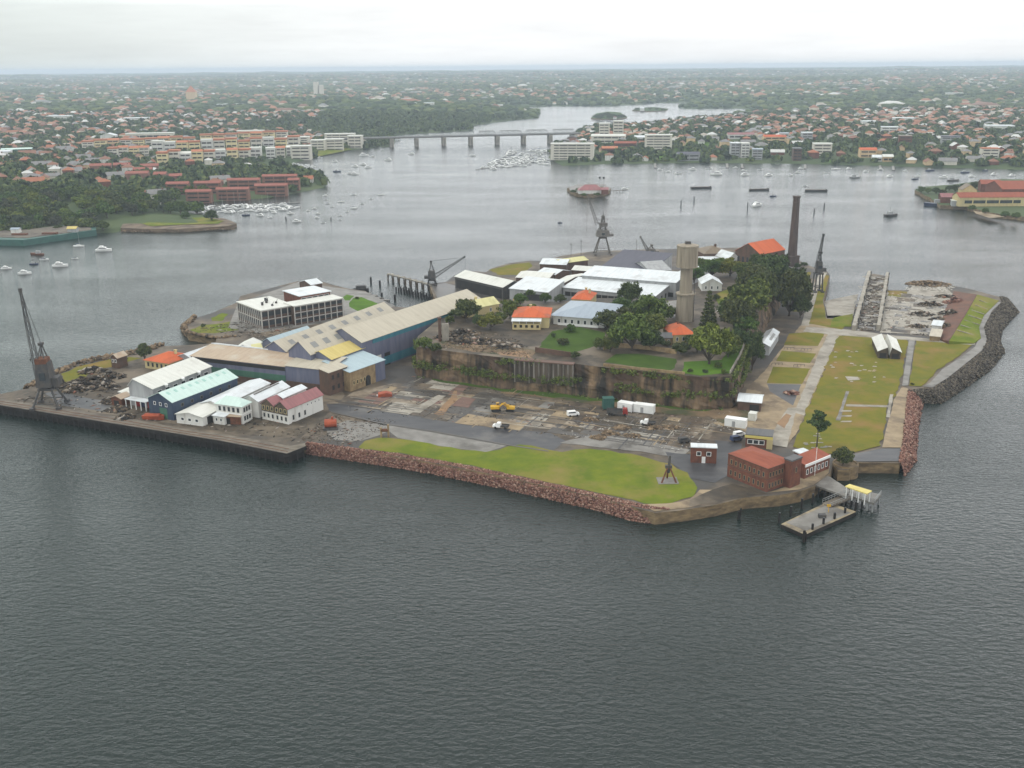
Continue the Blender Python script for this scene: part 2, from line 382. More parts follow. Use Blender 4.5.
def mass(name, tmpl, pos, scl, rot, mats, mat_idx=None, parent=None, kind='stuff', smooth=False):
    """One mesh of many small pieces: a template repeated with position, scale (n,3) and turn."""
    tv = np.array(tmpl[0], float); tf = tmpl[1]
    n, k = len(pos), len(tv)
    c, s_ = np.cos(rot), np.sin(rot)
    v = tv[None] * scl[:, None, :]
    x = v[:, :, 0] * c[:, None] - v[:, :, 1] * s_[:, None]; y = v[:, :, 0] * s_[:, None] + v[:, :, 1] * c[:, None]
    co = np.stack([x, y, v[:, :, 2]], -1) + pos[:, None, :]
    lt = np.array([len(f) for f in tf]); fl = np.concatenate([np.array(f) for f in tf])
    loops = (fl[None] + (np.arange(n) * k)[:, None]).ravel()
    tot = np.tile(lt, n); start = np.concatenate([[0], np.cumsum(tot)[:-1]])
    me = bpy.data.meshes.new(name)
    me.vertices.add(n * k); me.loops.add(len(loops)); me.polygons.add(len(tot))
    me.vertices.foreach_set('co', co.ravel()); me.loops.foreach_set('vertex_index', loops.astype(np.int32))
    me.polygons.foreach_set('loop_start', start.astype(np.int32)); me.polygons.foreach_set('loop_total', tot.astype(np.int32))
    for mm in (mats if isinstance(mats, (list, tuple)) else [mats]): me.materials.append(mm)
    if mat_idx is not None: me.polygons.foreach_set('material_index', np.tile(np.array(mat_idx), n).astype(np.int32))
    if smooth: me.polygons.foreach_set('use_smooth', np.ones(len(tot), bool))
    me.update(calc_edges=True); me.validate()
    o = bpy.data.objects.new(name, me); COL.objects.link(o)
    if kind: o['kind'] = kind
    if parent is not None: o.parent = parent
    return o
def ico(sub, seed, amp):
    bm = bmesh.new(); bmesh.ops.create_icosphere(bm, subdivisions=sub, radius=1)
    for v in bm.verts:
        v.co *= 1 + amp * mnoise.noise(v.co * 1.7 + Vector((seed * 9.1, seed * 3.7, 1.3)))
    r = ([tuple(v.co) for v in bm.verts], [tuple(x.index for x in f.verts) for f in bm.faces]); bm.free()
    return r
def octa(seed):
    rr = random.Random(seed)
    vs = [(1, 0, 0), (0, 1, 0), (-1, 0, 0), (0, -1, 0), (0, 0, 1), (0, 0, -1), (.6, .6, .4), (-.6, .5, .5)]
    vs = [tuple(c * rr.uniform(.7, 1.2) for c in v) for v in vs[:6]]
    return (vs, [(0, 1, 4), (1, 2, 4), (2, 3, 4), (3, 0, 4), (1, 0, 5), (2, 1, 5), (3, 2, 5), (0, 3, 5)])

# ================================================================== SETTING: water, mainland, island
def water_material():
    m = bpy.data.materials.new('water'); m.use_nodes = True
    t = m.node_tree; b = t.nodes['Principled BSDF']
    b.inputs['Base Color'].default_value = (0.011, 0.019, 0.0165, 1)
    b.inputs['Roughness'].default_value = 0.11
    b.inputs['IOR'].default_value = 1.34
    b.inputs['Specular IOR Level'].default_value = 0.5
    g = N(t, 'ShaderNodeNewGeometry').outputs['Position']
    prev = None
    # wind ripples, longer chop, and calm streaks that flatten them
    mpc = N(t, 'ShaderNodeMapping'); mpc.inputs['Scale'].default_value = (0.008, 0.024, 0.01); mpc.inputs['Rotation'].default_value = (0, 0, .2)
    t.links.new(g, mpc.inputs[0])
    calm = N(t, 'ShaderNodeTexNoise'); calm.inputs['Scale'].default_value = 1; calm.inputs['Detail'].default_value = 4
    t.links.new(mpc.outputs[0], calm.inputs['Vector'])
    cr = N(t, 'ShaderNodeMapRange', clamp=True); cr.inputs['From Min'].default_value = .32; cr.inputs['From Max'].default_value = .62
    cr.inputs['To Min'].default_value = .55; cr.inputs['To Max'].default_value = 1.0
    t.links.new(calm.outputs['Fac'], cr.inputs['Value'])
    for sc, rot, st, dist in (((0.16, 0.30, .3), -.5, .7, 0.34), ((0.5, 0.95, 1), .35, 1.0, 0.46), ((1.7, 2.6, 2), -.15, .8, 0.10)):
        mp = N(t, 'ShaderNodeMapping'); mp.inputs['Scale'].default_value = sc; mp.inputs['Rotation'].default_value = (0, 0, rot)
        t.links.new(g, mp.inputs[0])
        n = N(t, 'ShaderNodeTexNoise'); n.inputs['Scale'].default_value = 1; n.inputs['Detail'].default_value = 3; n.inputs['Roughness'].default_value = .55
        t.links.new(mp.outputs[0], n.inputs['Vector'])
        bp = N(t, 'ShaderNodeBump'); bp.inputs['Distance'].default_value = dist
        t.links.new(math_node(t, 'MULTIPLY', cr.outputs[0], st), bp.inputs['Strength'])
        t.links.new(n.outputs['Fac'], bp.inputs['Height'])
        if prev: t.links.new(prev, bp.inputs['Normal'])
        prev = bp.outputs[0]
    t.links.new(prev, b.inputs['Normal'])
    return m
mb = MB(); mb.add([(-14000, -300, 0), (14000, -300, 0), (14000, 21000, 0), (-14000, 21000, 0)], [(0, 1, 2, 3)])
tag(mb.build('water', water_material()), kind='structure')

# water outline of the harbour and the cove behind the bridge; everything beyond it is land
W_PX = [(-900, 300), (-300, 252), (0, 237), (40, 235), (97, 233.5), (118, 233), (124, 231), (180, 232), (224, 229.5), (231, 225), (224, 220.5), (214, 215.5), (192, 213),
        (186, 207), (200, 203), (232, 200.5), (262, 199), (300, 193), (326, 187.5), (331, 184), (324, 178), (312, 174), (290, 168), (296, 163), (312, 158.5),
        (345, 151), (392, 146.5), (397, 141), (398, 135), (472, 130.5), (471, 126), (506, 121), (536, 118), (543, 113), (532, 110), (478, 109.5),
        (490, 107.5), (560, 106), (610, 106), (640, 104.5), (660, 103), (688, 102.5), (690, 105), (676, 107), (685, 109), (720, 108.5), (747, 108.5), (753, 111), (734, 115.5), (700, 120),
        (668, 122), (650, 125), (625, 127), (600, 127), (574, 131), (572, 137), (552, 146), (546, 158), (560, 166), (600, 164.5), (656, 163.5), (700, 163), (800, 164),
        (860, 165.5), (930, 167.5), (1024, 170), (1300, 176), (2200, 190)]
WPOLY = np.array([G(x, y, 0)[:2] for x, y in W_PX] + [(9000, 1100), (9000, -2000), (-9000, -2000), (-9000, 500)])
def sdist(P, poly):
    """Signed distance to a polygon, positive outside."""
    d = np.full(len(P), 1e12); inside = np.zeros(len(P), bool)
    n = len(poly)
    for i in range(n):
        a, b = poly[i], poly[(i + 1) % n]
        e = b - a; wv = P - a
        t = np.clip((wv @ e) / (e @ e), 0, 1)
        q = wv - t[:, None] * e
        d = np.minimum(d, (q * q).sum(1))
        c1 = (a[1] <= P[:, 1]); c2 = (b[1] <= P[:, 1])
        cr = e[0] * wv[:, 1] - e[1] * wv[:, 0]
        inside ^= (c1 & ~c2 & (cr > 0)) | (~c1 & c2 & (cr < 0))
    d = np.sqrt(d)
    return np.where(inside, -d, d)
_hs = [(RNG.uniform(0, 6.28), RNG.uniform(0, 6.28), RNG.uniform(.6, 1.4)) for _ in range(10)]
def hill(P):
    h = np.zeros(len(P))
    for i, (a, ph, k) in enumerate(_hs):
        wl = 500 + 330 * i
        h += np.sin((P[:, 0] * math.cos(a) + P[:, 1] * math.sin(a)) * 6.283 / wl * k + ph)
    return h / 10
def land_h(P, sd=None):
    sd = sdist(P, WPOLY) if sd is None else sd
    up = np.clip(sd, 0, None)
    h = 1.2 + 17 * (1 - np.exp(-up / 170.0)) * (0.85 + 1.1 * hill(P)) + np.clip((P[:, 1] - 2600) / 6000, 0, 1.0) * 42 * (1 - np.exp(-up / 500))
    h += np.clip((up - 1500) / 2500, 0, 1) * 18 * hill(P * 1.9 + 400)
    return np.where(sd > 0, np.maximum(h, 1.0) * np.clip(sd / 9.0, 0, 1) - .4, -1.6)
ys = np.concatenate([np.linspace(62.6 + 9.5, 110, 90), np.linspace(110.4, 262, 270)])
us = np.linspace(-0.72, 0.72, 420)
dist = np.array([G(512, y, 0).y for y in ys])
PX, PY = np.meshgrid(us, dist)
P = np.stack([(PX * PY).ravel(), PY.ravel()], 1)
hh = land_h(P)
nr, nc = PX.shape
idx = np.arange(nr * nc).reshape(nr, nc)
keep = np.ones((nr - 1, nc - 1), bool)
hq = hh.reshape(nr, nc)
keep = np.maximum.reduce([hq[:-1, :-1], hq[1:, :-1], hq[:-1, 1:], hq[1:, 1:]]) > -1.5
q = np.stack([idx[:-1, :-1], idx[:-1, 1:], idx[1:, 1:], idx[1:, :-1]], -1)[keep]
me = bpy.data.meshes.new('terrain')
me.from_pydata(np.column_stack([P, hh]).tolist(), [], q[:, ::-1].tolist())
me.polygons.foreach_set('use_smooth', [True] * len(me.polygons))
me.materials.append(mat('land', (0.040, 0.066, 0.024), (0.075, 0.10, 0.038), scale=(.01, .01, .01), detail=8, coords='World', rough=.95, col3=(0.13, 0.13, 0.09), scale3=.006, lo3=.6, hi3=.7))
me.update()
o = bpy.data.objects.new('terrain', me); COL.objects.link(o); tag(o, kind='structure')

# ---- island apron: one slab with quay walls
ISL = [(-45, 398), (0, 399), (60, 408), (120, 417), (180, 428), (240, 437), (290, 446), (306, 443), (345, 449), (400, 457), (450, 466), (500, 476), (550, 487), (600, 498), (630, 506), (655, 513),
       (680, 510.5), (715, 505), (745, 497.5), (780, 495), (800, 491), (815, 486), (830, 473), (833, 465), (838, 470), (850, 470), (859, 462.5), (900, 463), (902, 455), (905, 425), (908, 391),
       (933, 389), (950, 378), (983, 351), (988, 340), (985, 327), (993, 312), (1003, 302), (1000, 297), (985, 293), (972, 289.5), (955, 286), (940, 283), (925, 281.5), (912, 283), (910, 290),
       (888, 290), (887, 276), (869, 273), (866, 279), (853, 318), (827, 318), (824, 300), (830, 275), (826, 270), (812, 267), (800, 261), (770, 252), (740, 247.5), (700, 248.5), (640, 249.5),
       (590, 251.5), (560, 256), (545, 261), (530, 260.5), (510, 263), (492, 268), (486, 272), (470, 271), (455, 275), (446, 282), (429, 284), (434, 297), (438, 303), (412, 308), (395, 306.5), (365, 291), (345, 288), (320, 281),
       (298, 281), (240, 296), (238, 302), (212, 313), (195, 318), (184, 327), (188, 333), (216, 338), (216, 343), (190, 345), (165, 346), (140, 354), (110, 358), (95, 361), (75, 367), (57, 374),
       (30, 388), (0, 394), (-45, 396)]
isl = [G(x, y) for x, y in ISL]
mb = MB(); mb.prism([(p.x, p.y) for p in isl], -2.0, ZA)
# first face is the top sheet, the rest the quay walls
mb.m = [0] + [1] * (len(mb.f) - 1)
tag(mb.build('island_ground', [M['apron'], M['quay_stone']]), kind='structure')

LIFT = [0.02]
def sheet(name, px, m, z=ZA, kind='structure', rag=0.0):
    LIFT[0] += 0.0006
    pts = [G(x, y, z) for x, y in px]
    if rag:      # ragged natural edge
        out = []
        for i, a in enumerate(pts):
            b = pts[(i + 1) % len(pts)]; L = (b - a).length; k = max(1, int(L / 3.0))
            nrm = Vector((-(b - a).y, (b - a).x, 0)).normalized()
            for j in range(k):
                q_ = a + (b - a) * (j / k); out.append(q_ + nrm * (mnoise.noise(q_ * .25) * rag))
        pts = out
    mb = MB(); mb.add([(p.x, p.y, z + LIFT[0]) for p in pts], [tuple(range(len(pts)))])
    o = mb.build(name, M[m] if isinstance(m, str) else m)
    bm = bmesh.new(); bm.from_mesh(o.data)
    bmesh.ops.triangulate(bm, faces=bm.faces[:])
    for f in bm.faces:
        if f.normal.z < 0: f.normal_flip()
    bm.to_mesh(o.data); bm.free()
    return tag(o, kind=kind)
# left yard and north side
sheet('yard', [(4, 399.5), (40, 390), (62, 376), (90, 365), (130, 358), (200, 350), (330, 362), (345, 396), (322, 420), (300, 438), (250, 436), (120, 416), (60, 407.5)], 'yard', rag=.8)
sheet('asphalt', [(44, 393), (60, 391), (86, 398), (122, 404), (118, 414), (62, 405.5)], 'asphalt', rag=.8)
sheet('grass', [(62, 374), (78, 367.5), (100, 361), (130, 357), (142, 358), (118, 366), (96, 369), (80, 380), (64, 384)], 'lawn_dry', kind='stuff', rag=2.5)
sheet('grass', [(189, 330), (200, 326), (235, 321), (245, 325), (243, 329.5), (215, 333), (196, 333)], 'lawn_green', kind='stuff', rag=1.2)
sheet('grass', [(212, 318), (222, 313), (228, 314), (222, 321), (213, 321)], 'lawn_green', kind='stuff', rag=.8)
sheet('pavement', [(238, 303), (298, 282), (345, 289), (366, 292), (395, 306), (360, 320), (330, 322), (258, 333), (228, 328)], 'slab_grey')
sheet('grass', [(349, 303), (353, 298), (362, 297), (376, 303), (382, 306.5), (372, 312), (357, 311), (349, 307)], 'lawn_fresh', kind='stuff', rag=.6)
sheet('grass', [(343, 297), (347, 294.5), (354, 296), (350, 300.5), (345, 300.5)], 'lawn_fresh', kind='stuff', rag=.4)
sheet('dock_paving', [(431, 285), (446, 283), (470, 290), (500, 299), (470, 307), (440, 303)], 'slab_dark')
sheet('grass', [(489, 270), (510, 265), (528, 262.5), (533, 266), (522, 275), (500, 275)], 'lawn_dry', kind='stuff', rag=1.5)
# the front apron: wet road, slabs of demolished workshops, grass by the rubble sea wall
sheet('pavement', [(340, 402), (352, 392), (395, 383), (440, 390), (500, 400), (560, 409), (600, 418), (586, 430), (555, 430), (470, 423), (400, 413)], 'floor_worn', rag=1.2)
sheet('mud', [(560, 409), (640, 414), (715, 420), (742, 432), (735, 444), (690, 452), (640, 449), (586, 440), (580, 428)], 'mud', rag=1.5)
sheet('road', [(326, 404), (345, 403.5), (400, 414), (460, 424), (510, 429.5), (550, 433), (566, 441), (552, 451), (500, 443), (440, 432), (378, 422), (330, 411)], 'asphalt', rag=.4)
sheet('pavement', [(382, 426), (395, 425), (445, 433), (500, 443), (507, 445.5), (486, 452.5), (440, 446), (398, 438)], 'slab_grey')
sheet('pavement', [(322, 428), (348, 420), (380, 424), (395, 430), (360, 441), (335, 440)], 'slab_grey', rag=1)
EDGE_U = (G(470, 420) - G(400, 410)).normalized(); EDGE_V = Vector((-EDGE_U.y, EDGE_U.x, 0))
rr = random.Random(5)
def slabs(quad, n, names, smin, smax):
    """Rectangular remains of floors, laid along the old workshop grid."""
    a, b, c, d = [G(*p) for p in quad]
    for i in range(n):
        u, v = rr.random(), rr.random()
        p = (a * (1 - u) + b * u) * (1 - v) + (d * (1 - u) + c * u) * v
        l, w_ = rr.uniform(smin, smax), rr.uniform(smin, smax) * rr.choice((.3, .6, 1))
        if rr.random() < .5: l, w_ = w_, l
        LIFT[0] += 0.0006
        q_ = [p + EDGE_U * (sx * l / 2) + EDGE_V * (sy * w_ / 2) for sx, sy in ((-1, -1), (1, -1), (1, 1), (-1, 1))]
        mb = MB(); mb.add([(k.x + jit(k, .4), k.y + jit(k + Vector((9, 0, 0)), .4), ZA + LIFT[0]) for k in q_], [(0, 1, 2, 3)])
        tag(mb.build('floor_slab', M[rr.choice(names)]), kind='structure')
slabs([(350, 402), (470, 419), (520, 396), (415, 381)], 34, ['slab_light', 'slab_tan', 'slab_dark', 'slab_grey', 'slab_light', 'slab_red', 'slab_dark', 'slab_tan', 'apron'], 4, 15)
slabs([(470, 419), (585, 436), (600, 412), (500, 396)], 26, ['slab_tan', 'slab_light', 'slab_dark', 'apron', 'slab_grey', 'slab_tan', 'yard'], 3, 13)
slabs([(560, 432), (690, 452), (715, 425), (590, 412)], 34, ['slab_tan', 'slab_dark', 'apron', 'slab_grey', 'yard', 'slab_tan', 'slab_light'], 3, 12)
sheet('floor_slab', [(434, 414), (443, 415.5), (457, 399), (457, 391), (454, 391), (450, 399)], 'slab_orange', rag=.5)
sheet('floor_slab', [(408, 412), (420, 413), (446, 396), (438, 395)], 'slab_light', rag=.3)
sheet('floor_slab', [(380, 411), (408, 415), (424, 406), (396, 402)], 'slab_light', rag=.5)
sheet('floor_slab', [(451, 406), (468, 408), (476, 399), (462, 397)], 'slab_red', rag=.5)
sheet('floor_slab', [(455, 423), (520, 431), (528, 424), (468, 414)], 'slab_tan', rag=.8)
sheet('pavement', [(560, 443), (640, 452), (682, 458), (690, 450), (640, 440), (600, 434)], 'slab_grey', rag=1.2)
sheet('mud', [(500, 393), (560, 400), (640, 412), (700, 417), (728, 415), (722, 409), (655, 406.5), (600, 399), (516, 385)], 'earth', rag=1.5)
sheet('grass', [(432, 380), (480, 388), (520, 393), (600, 402), (680, 410), (727, 412), (727, 409), (680, 407), (600, 398), (520, 387), (470, 380), (434, 375)], 'lawn_deep', kind='stuff', rag=2.5)
sheet('mud', [(600, 412), (690, 424), (680, 436), (640, 432), (590, 424)], 'yard', rag=2)
sheet('asphalt', [(665, 452), (700, 456), (735, 460), (735, 472), (715, 483), (690, 478), (672, 464)], 'asphalt', rag=.6)
sheet('asphalt', [(715, 440), (742, 444), (735, 463), (717, 467)], 'asphalt', rag=.5)
sheet('grass', [(357, 447), (366, 441.5), (378, 438), (398, 438), (440, 446), (486, 452.5), (500, 450), (508, 446), (522, 444), (548, 451), (562, 452), (590, 449), (630, 454.5), (672, 464), (686, 473), (697, 488), (694, 497),
                (672, 503), (645, 503.5), (600, 494), (550, 483), (500, 472), (450, 462), (400, 453.5), (362, 449)], 'lawn_green', kind='stuff', rag=1.6)
sheet('gravel', [(640, 505), (668, 504), (690, 499), (700, 490), (722, 490), (735, 494), (712, 503), (680, 509), (655, 511.5)], 'slab_tan', rag=1)
sheet('asphalt', [(690, 500), (712, 490), (733, 484), (768, 494), (745, 496.5), (716, 503), (690, 507)], 'yard', rag=.8)
sheet('pavement', [(768, 493), (792, 485), (806, 470), (830, 466), (829, 473), (814, 485), (799, 490)], 'slab_tan', rag=.3)
# joints, drains and wheel tracks across the wet floors
for i in range(130):
    qd = rr.choice([((345, 405), (480, 424), (540, 394), (415, 378)), ((480, 424), (600, 438), (640, 415), (520, 396)), ((600, 440), (690, 452), (715, 425), (620, 415))])
    a, b, c, d = [G(*p) for p in qd]; u, v = rr.random(), rr.random(); p = (a * (1 - u) + b * u) * (1 - v) + (d * (1 - u) + c * u) * v
    l, w_ = rr.uniform(5, 26), rr.uniform(.15, .55); e1, e2 = (EDGE_U, EDGE_V) if rr.random() < .6 else (EDGE_V, EDGE_U)
    if e1 is EDGE_V: l *= .6
    LIFT[0] += .0006
    mb = MB(); mb.add([tuple(p + e1 * sx * l / 2 + e2 * sy * w_ / 2 + Vector((0, 0, LIFT[0]))) for sx, sy in ((-1, -1), (1, -1), (1, 1), (-1, 1))], [(0, 1, 2, 3)])
    o = mb.build('floor_joint', M[rr.choice(['slab_dark', 'slab_dark', 'slab_light', 'slab_tan', 'asphalt'])]); tag(o, kind='structure')
sheet('road_edge', [(331, 411.5), (378, 422.3), (440, 432.4), (500, 443.4), (548, 451), (549, 452.2), (500, 444.6), (440, 433.5), (378, 423.4), (331, 412.6)], 'slab_dark')
# right of the cliff: lane, ramps, three little lawns, concrete avenue, the big lawn
sheet('pavement', [(712, 424), (740, 410), (748, 388), (762, 374), (800, 326), (826, 322), (846, 332), (838, 340), (798, 432), (786, 448), (768, 444), (742, 430)], 'slab_tan', rag=.6)
sheet('mud', [(700, 413), (735, 404), (760, 408), (752, 420), (722, 424)], 'earth', rag=1.2)
sheet('pavement', [(788, 408), (797, 408), (787, 448), (775, 446), (766, 443)], 'slab_light', rag=.3)
sheet('floor_slab', [(777, 424), (786, 414), (792, 416), (784, 429)], 'slab_orange', rag=.4)
sheet('grass', [(789, 334), (826, 331), (818, 346.5), (784, 345.5)], 'lawn_dry', kind='stuff', rag=.3)
sheet('grass', [(782, 351), (816, 354), (810, 363.5), (776, 361.5)], 'lawn_dry', kind='stuff', rag=.3)
sheet('grass', [(773, 367), (810, 369), (802, 384.5), (767, 383.5)], 'lawn_dry', kind='stuff', rag=.3)
sheet('asphalt', [(767, 384), (801, 385), (793, 406), (770, 392)], 'asphalt')
sheet('pavement', [(828, 334), (839, 336), (826, 365), (812, 396), (804, 416), (794, 413), (806, 385), (818, 355)], 'slab_light', rag=.5)
sheet('grass', [(839, 336), (905, 338), (908, 345), (898, 390), (889, 404), (880, 446), (852, 454), (838, 455), (812, 453), (791, 447), (800, 428), (806, 412), (822, 374)], 'lawn_dry', kind='stuff', rag=1.4)
sheet('path', [(909, 339), (915, 340), (908, 386), (902, 386)], 'slab_grey')
sheet('pavement', [(902, 387), (908, 389), (906, 425), (901, 448), (882, 448), (886, 430), (894, 400)], 'slab_tan', rag=.3)
sheet('asphalt', [(846, 456), (882, 449), (901, 449), (900, 461.5), (859, 462), (846, 460)], 'asphalt')
sheet('grass', [(916, 341), (972, 345), (958, 357), (938, 370), (926, 383), (921, 387), (909, 386)], 'lawn_dry', kind='stuff', rag=.5)
sheet('path', [(923, 387), (930, 383), (942, 370), (962, 357), (975, 347), (979, 338), (977, 325), (984, 311), (995, 301), (1001, 303), (992, 311), (984, 327), (987, 341), (983, 350), (948, 378), (932, 388)], 'slab_grey')
sheet('pavement', [(806, 327), (850, 330), (885, 335), (918, 338), (975, 343), (975, 345.5), (915, 341), (838, 335.5), (803, 332)], 'slab_light', rag=.4)
# finger wharf at the far right, shipyard floors
sheet('path', [(801, 326), (812, 288), (820, 273), (827, 273), (818, 290), (809, 326)], 'slab_light')
sheet('grass', [(809, 324), (818, 292), (826, 275), (829, 276), (823, 300), (826, 319), (848, 321), (842, 330)], 'lawn_dry', kind='stuff', rag=.4)
sheet('grass', [(797, 275), (811, 272), (807, 297), (800, 312), (793, 312)], 'lawn_dry', kind='stuff', rag=.6)
sheet('grass', [(833, 318), (853, 314), (851, 327), (830, 327)], 'lawn_green', kind='stuff', rag=.5)
sheet('dock_paving', [(886, 292), (908, 292), (913, 284), (945, 287), (955, 296), (940, 335), (880, 333)], 'slab_light', rag=.5)
sheet('grass', [(888, 291), (907, 292), (906, 298), (887, 296)], 'lawn_dry', kind='stuff', rag=.7)
slabs([(882, 332), (936, 336), (946, 298), (890, 294)], 60, ['slab_light', 'slab_dark', 'slab_light', 'slab_grey', 'apron', 'yard', 'slab_dark'], 2.5, 9)
slabs([(852, 330), (880, 330), (886, 278), (868, 276)], 50, ['slab_light', 'slab_dark', 'slab_light', 'slab_grey', 'yard'], 1.5, 7)
mb = MB(); a_ = [G(853, 319, 1), G(827, 319, 1), G(824, 301, .1), (G(858, 294, .1))]
mb.add([(p.x, p.y, z) for p, z in zip(a_, (2.6, 2.6, .1, .1))], [(0, 1, 2, 3)])
tag(mb.build('slipway', M['slab_light']), kind='structure')

# ---- plateau: level top, quarried cliff with ledges
PLT = [(418, 347), (440, 350), (480, 355), (515, 359), (540, 361), (573, 363.5), (600, 367), (640, 371), (670, 374), (700, 377), (731, 376), (741, 357),
       (748, 337), (757, 315), (768, 297), (778, 284), (770, 275), (740, 272), (712, 278), (690, 292), (676, 300), (600, 298), (560, 302), (520, 300), (480, 304), (440, 318), (418, 336)]
plt = [G(x, y, ZP) for x, y in PLT]
mb = MB(); mb.add([(p.x, p.y, ZP) for p in plt], [tuple(range(len(plt)))])
o = mb.build('plateau', M['yard'])
bm = bmesh.new(); bm.from_mesh(o.data); bmesh.ops.triangulate(bm, faces=bm.faces[:])
for f in bm.faces:
    if f.normal.z < 0: f.normal_flip()
bm.to_mesh(o.data); bm.free(); tag(o, kind='structure')
ring = []
for i, a in enumerate(plt):
    b = plt[(i + 1) % len(plt)]; k = max(1, int((b - a).length / 1.5))
    ring += [a + (b - a) * (j / k) for j in range(k)]
nR, rows = len(ring), 12
ctr = sum(ring, Vector()) / nR
nrm = []
for i in range(nR):
    d = ring[(i + 2) % nR] - ring[i - 2]; nn = Vector((d.y, -d.x, 0)).normalized()
    nrm.append(nn)
if nrm[nR // 20].y > 0: nrm = [-n_ for n_ in nrm]
mb = MB(); vs = []
for r in range(rows + 1):
    t_ = r / rows
    z = ZP * (1 - t_) + (ZA - .5) * t_
    for p, n_ in zip(ring, nrm):
        q_ = Vector((p.x, p.y, z))
        off = 0 if r == 0 else .8 * t_ + (.6 if t_ > .55 else 0) + mnoise.noise(Vector((p.x * .16, p.y * .16, z * .3))) * 1.1 + mnoise.noise(Vector((p.x * .5, p.y * .5, z * .9))) * .45
        vs.append((p.x + n_.x * off, p.y + n_.y * off, z))
fs = [(r * nR + i, r * nR + (i + 1) % nR, (r + 1) * nR + (i + 1) % nR, (r + 1) * nR + i) for r in range(rows) for i in range(nR)]
mb.add(vs, fs)
M['cliff'] = mat('cliff', (0.20, 0.135, 0.078), (0.020, 0.017, 0.013), scale=(.33, .33, .04), detail=9, coords='World', bump=.8, lo=.36, hi=.62, col3=(0.075, 0.045, 0.03), scale3=.09, lo3=.5, hi3=.66)
cl = mb.build('cliff', M['cliff']); tag(cl, kind='structure')
bm = bmesh.new(); bm.from_mesh(cl.data); bmesh.ops.recalc_face_normals(bm, faces=bm.faces[:]); bm.to_mesh(cl.data); bm.free()
LIFT[0] = 0.02
# surfaces of the plateau
sheet('grass', [(534, 352), (552, 331), (580, 327), (606, 333), (603, 344), (575, 352), (568, 356)], 'lawn_deep', z=ZP, kind='stuff', rag=.8)
sheet('grass', [(604, 362), (616, 354), (640, 354), (676, 359), (675, 368), (668, 372)], 'lawn_deep', z=ZP, kind='stuff', rag=.5)
sheet('grass', [(684, 362), (722, 360), (736, 340), (744, 342), (739, 355), (729, 373), (700, 375.5), (683, 373)], 'lawn_fresh', z=ZP, kind='stuff', rag=.5)
sheet('pavement', [(438, 341), (470, 343), (535, 350), (533, 358), (490, 354), (448, 348)], 'earth', z=ZP, rag=1)
sheet('floor_slab', [(495, 352), (525, 351), (533, 358.5), (500, 355)], 'slab_orange', z=ZP, rag=.6)
sheet('mud', [(568, 357), (604, 346), (616, 348), (604, 361), (585, 362)], 'yard', z=ZP, rag=.6)
sheet('path', [(655, 318), (675, 318), (678, 300), (665, 302)], 'slab_grey', z=ZP)
sheet('path', [(715, 312), (728, 308), (740, 296), (728, 290), (722, 298)], 'slab_light', z=ZP, rag=.4)
sheet('grass', [(712, 296), (735, 286), (775, 284), (780, 292), (742, 300), (725, 310)], 'lawn_green', z=ZP, kind='stuff', rag=.8)

# ---- rubble sea walls: heaps of quarried blocks on a sloping bank
def bank(name, top, bot, m, n, smin, smax, zt=ZA + .25, zb=-.8):
    a = [G(x, y, zt) for x, y in top]; b = [G(x, y, 0) for x, y in bot]
    def samp(line, t):
        L = [(line[i + 1] - line[i]).length for i in range(len(line) - 1)]; s = t * sum(L)
        for i, l in enumerate(L):
            if s <= l or i == len(L) - 1: return line[i] + (line[i + 1] - line[i]) * min(1, s / l)
            s -= l
    K = 90
    mb = MB(); vs = []
    for k in range(K + 1):
        p, q_ = samp(a, k / K), samp(b, k / K)
        for j in range(5):
            u = j / 4; r = p + (q_ - p) * u; z = zt + (zb - zt) * u ** 2.3
            vs.append((r.x, r.y, z - .35))
    mb.add(vs, [(k * 5 + j, k * 5 + j + 1, (k + 1) * 5 + j + 1, (k + 1) * 5 + j) for k in range(K) for j in range(4)])
    tag(mb.build('embankment', M['red_earth'] if 'pink' in m else M['yard']), kind='structure')
    pos, scl = [], []
    for i in range(n):
        t_, u = rr.random(), rr.random()
        p, q_ = samp(a, t_), samp(b, t_); r = p + (q_ - p) * u; s = rr.uniform(smin, smax)
        pos.append((r.x, r.y, zt + (zb - zt) * u ** 2.3 + rr.uniform(-.15, .25))); scl.append((s, s * rr.uniform(.6, 1.1), s * rr.uniform(.5, .9)))
    mass(name, octa(3), np.array(pos), np.array(scl), RNG.uniform(0, 6.28, n), M[m])
bank('rubble', [(307, 442.5), (345, 447.5), (360, 449.5), (400, 454.6), (450, 463), (500, 473), (550, 484), (600, 495), (630, 502), (650, 507), (668, 509)],
     [(306, 454), (345, 460), (400, 468.5), (450, 478), (500, 488.5), (550, 500), (600, 511.5), (632, 521.5), (650, 524), (672, 519)], 'rock_pink', 9000, .18, .55)
bank('rubble', [(908, 390), (906, 410), (903, 440), (899, 462)], [(925, 400), (919, 430), (917, 462), (905, 476)], 'rock_pink', 2400, .22, .65)
bank('rubble', [(1000, 297), (1003, 302), (993, 312), (985, 327), (988, 340), (983, 351), (950, 378), (933, 389), (908, 391)],
     [(1012, 303), (1020, 312), (1003, 331), (1001, 342), (1006, 352), (991, 371), (962, 391), (942, 404), (915, 404)], 'rock_grey', 8000, .25, .8)
bank('rubble', [(30, 388), (57, 374), (75, 367), (95, 361), (120, 357), (165, 346)], [(24, 388), (51, 374), (70, 366), (92, 359), (119, 355), (164, 344)], 'rock_brown', 500, .4, 1.3)
bank('rubble', [(196, 318), (185, 327), (189, 333), (216, 338), (236, 336)], [(193, 317), (181, 328), (187, 337), (216, 343), (236, 341)], 'rock_brown', 500, .4, 1.4)

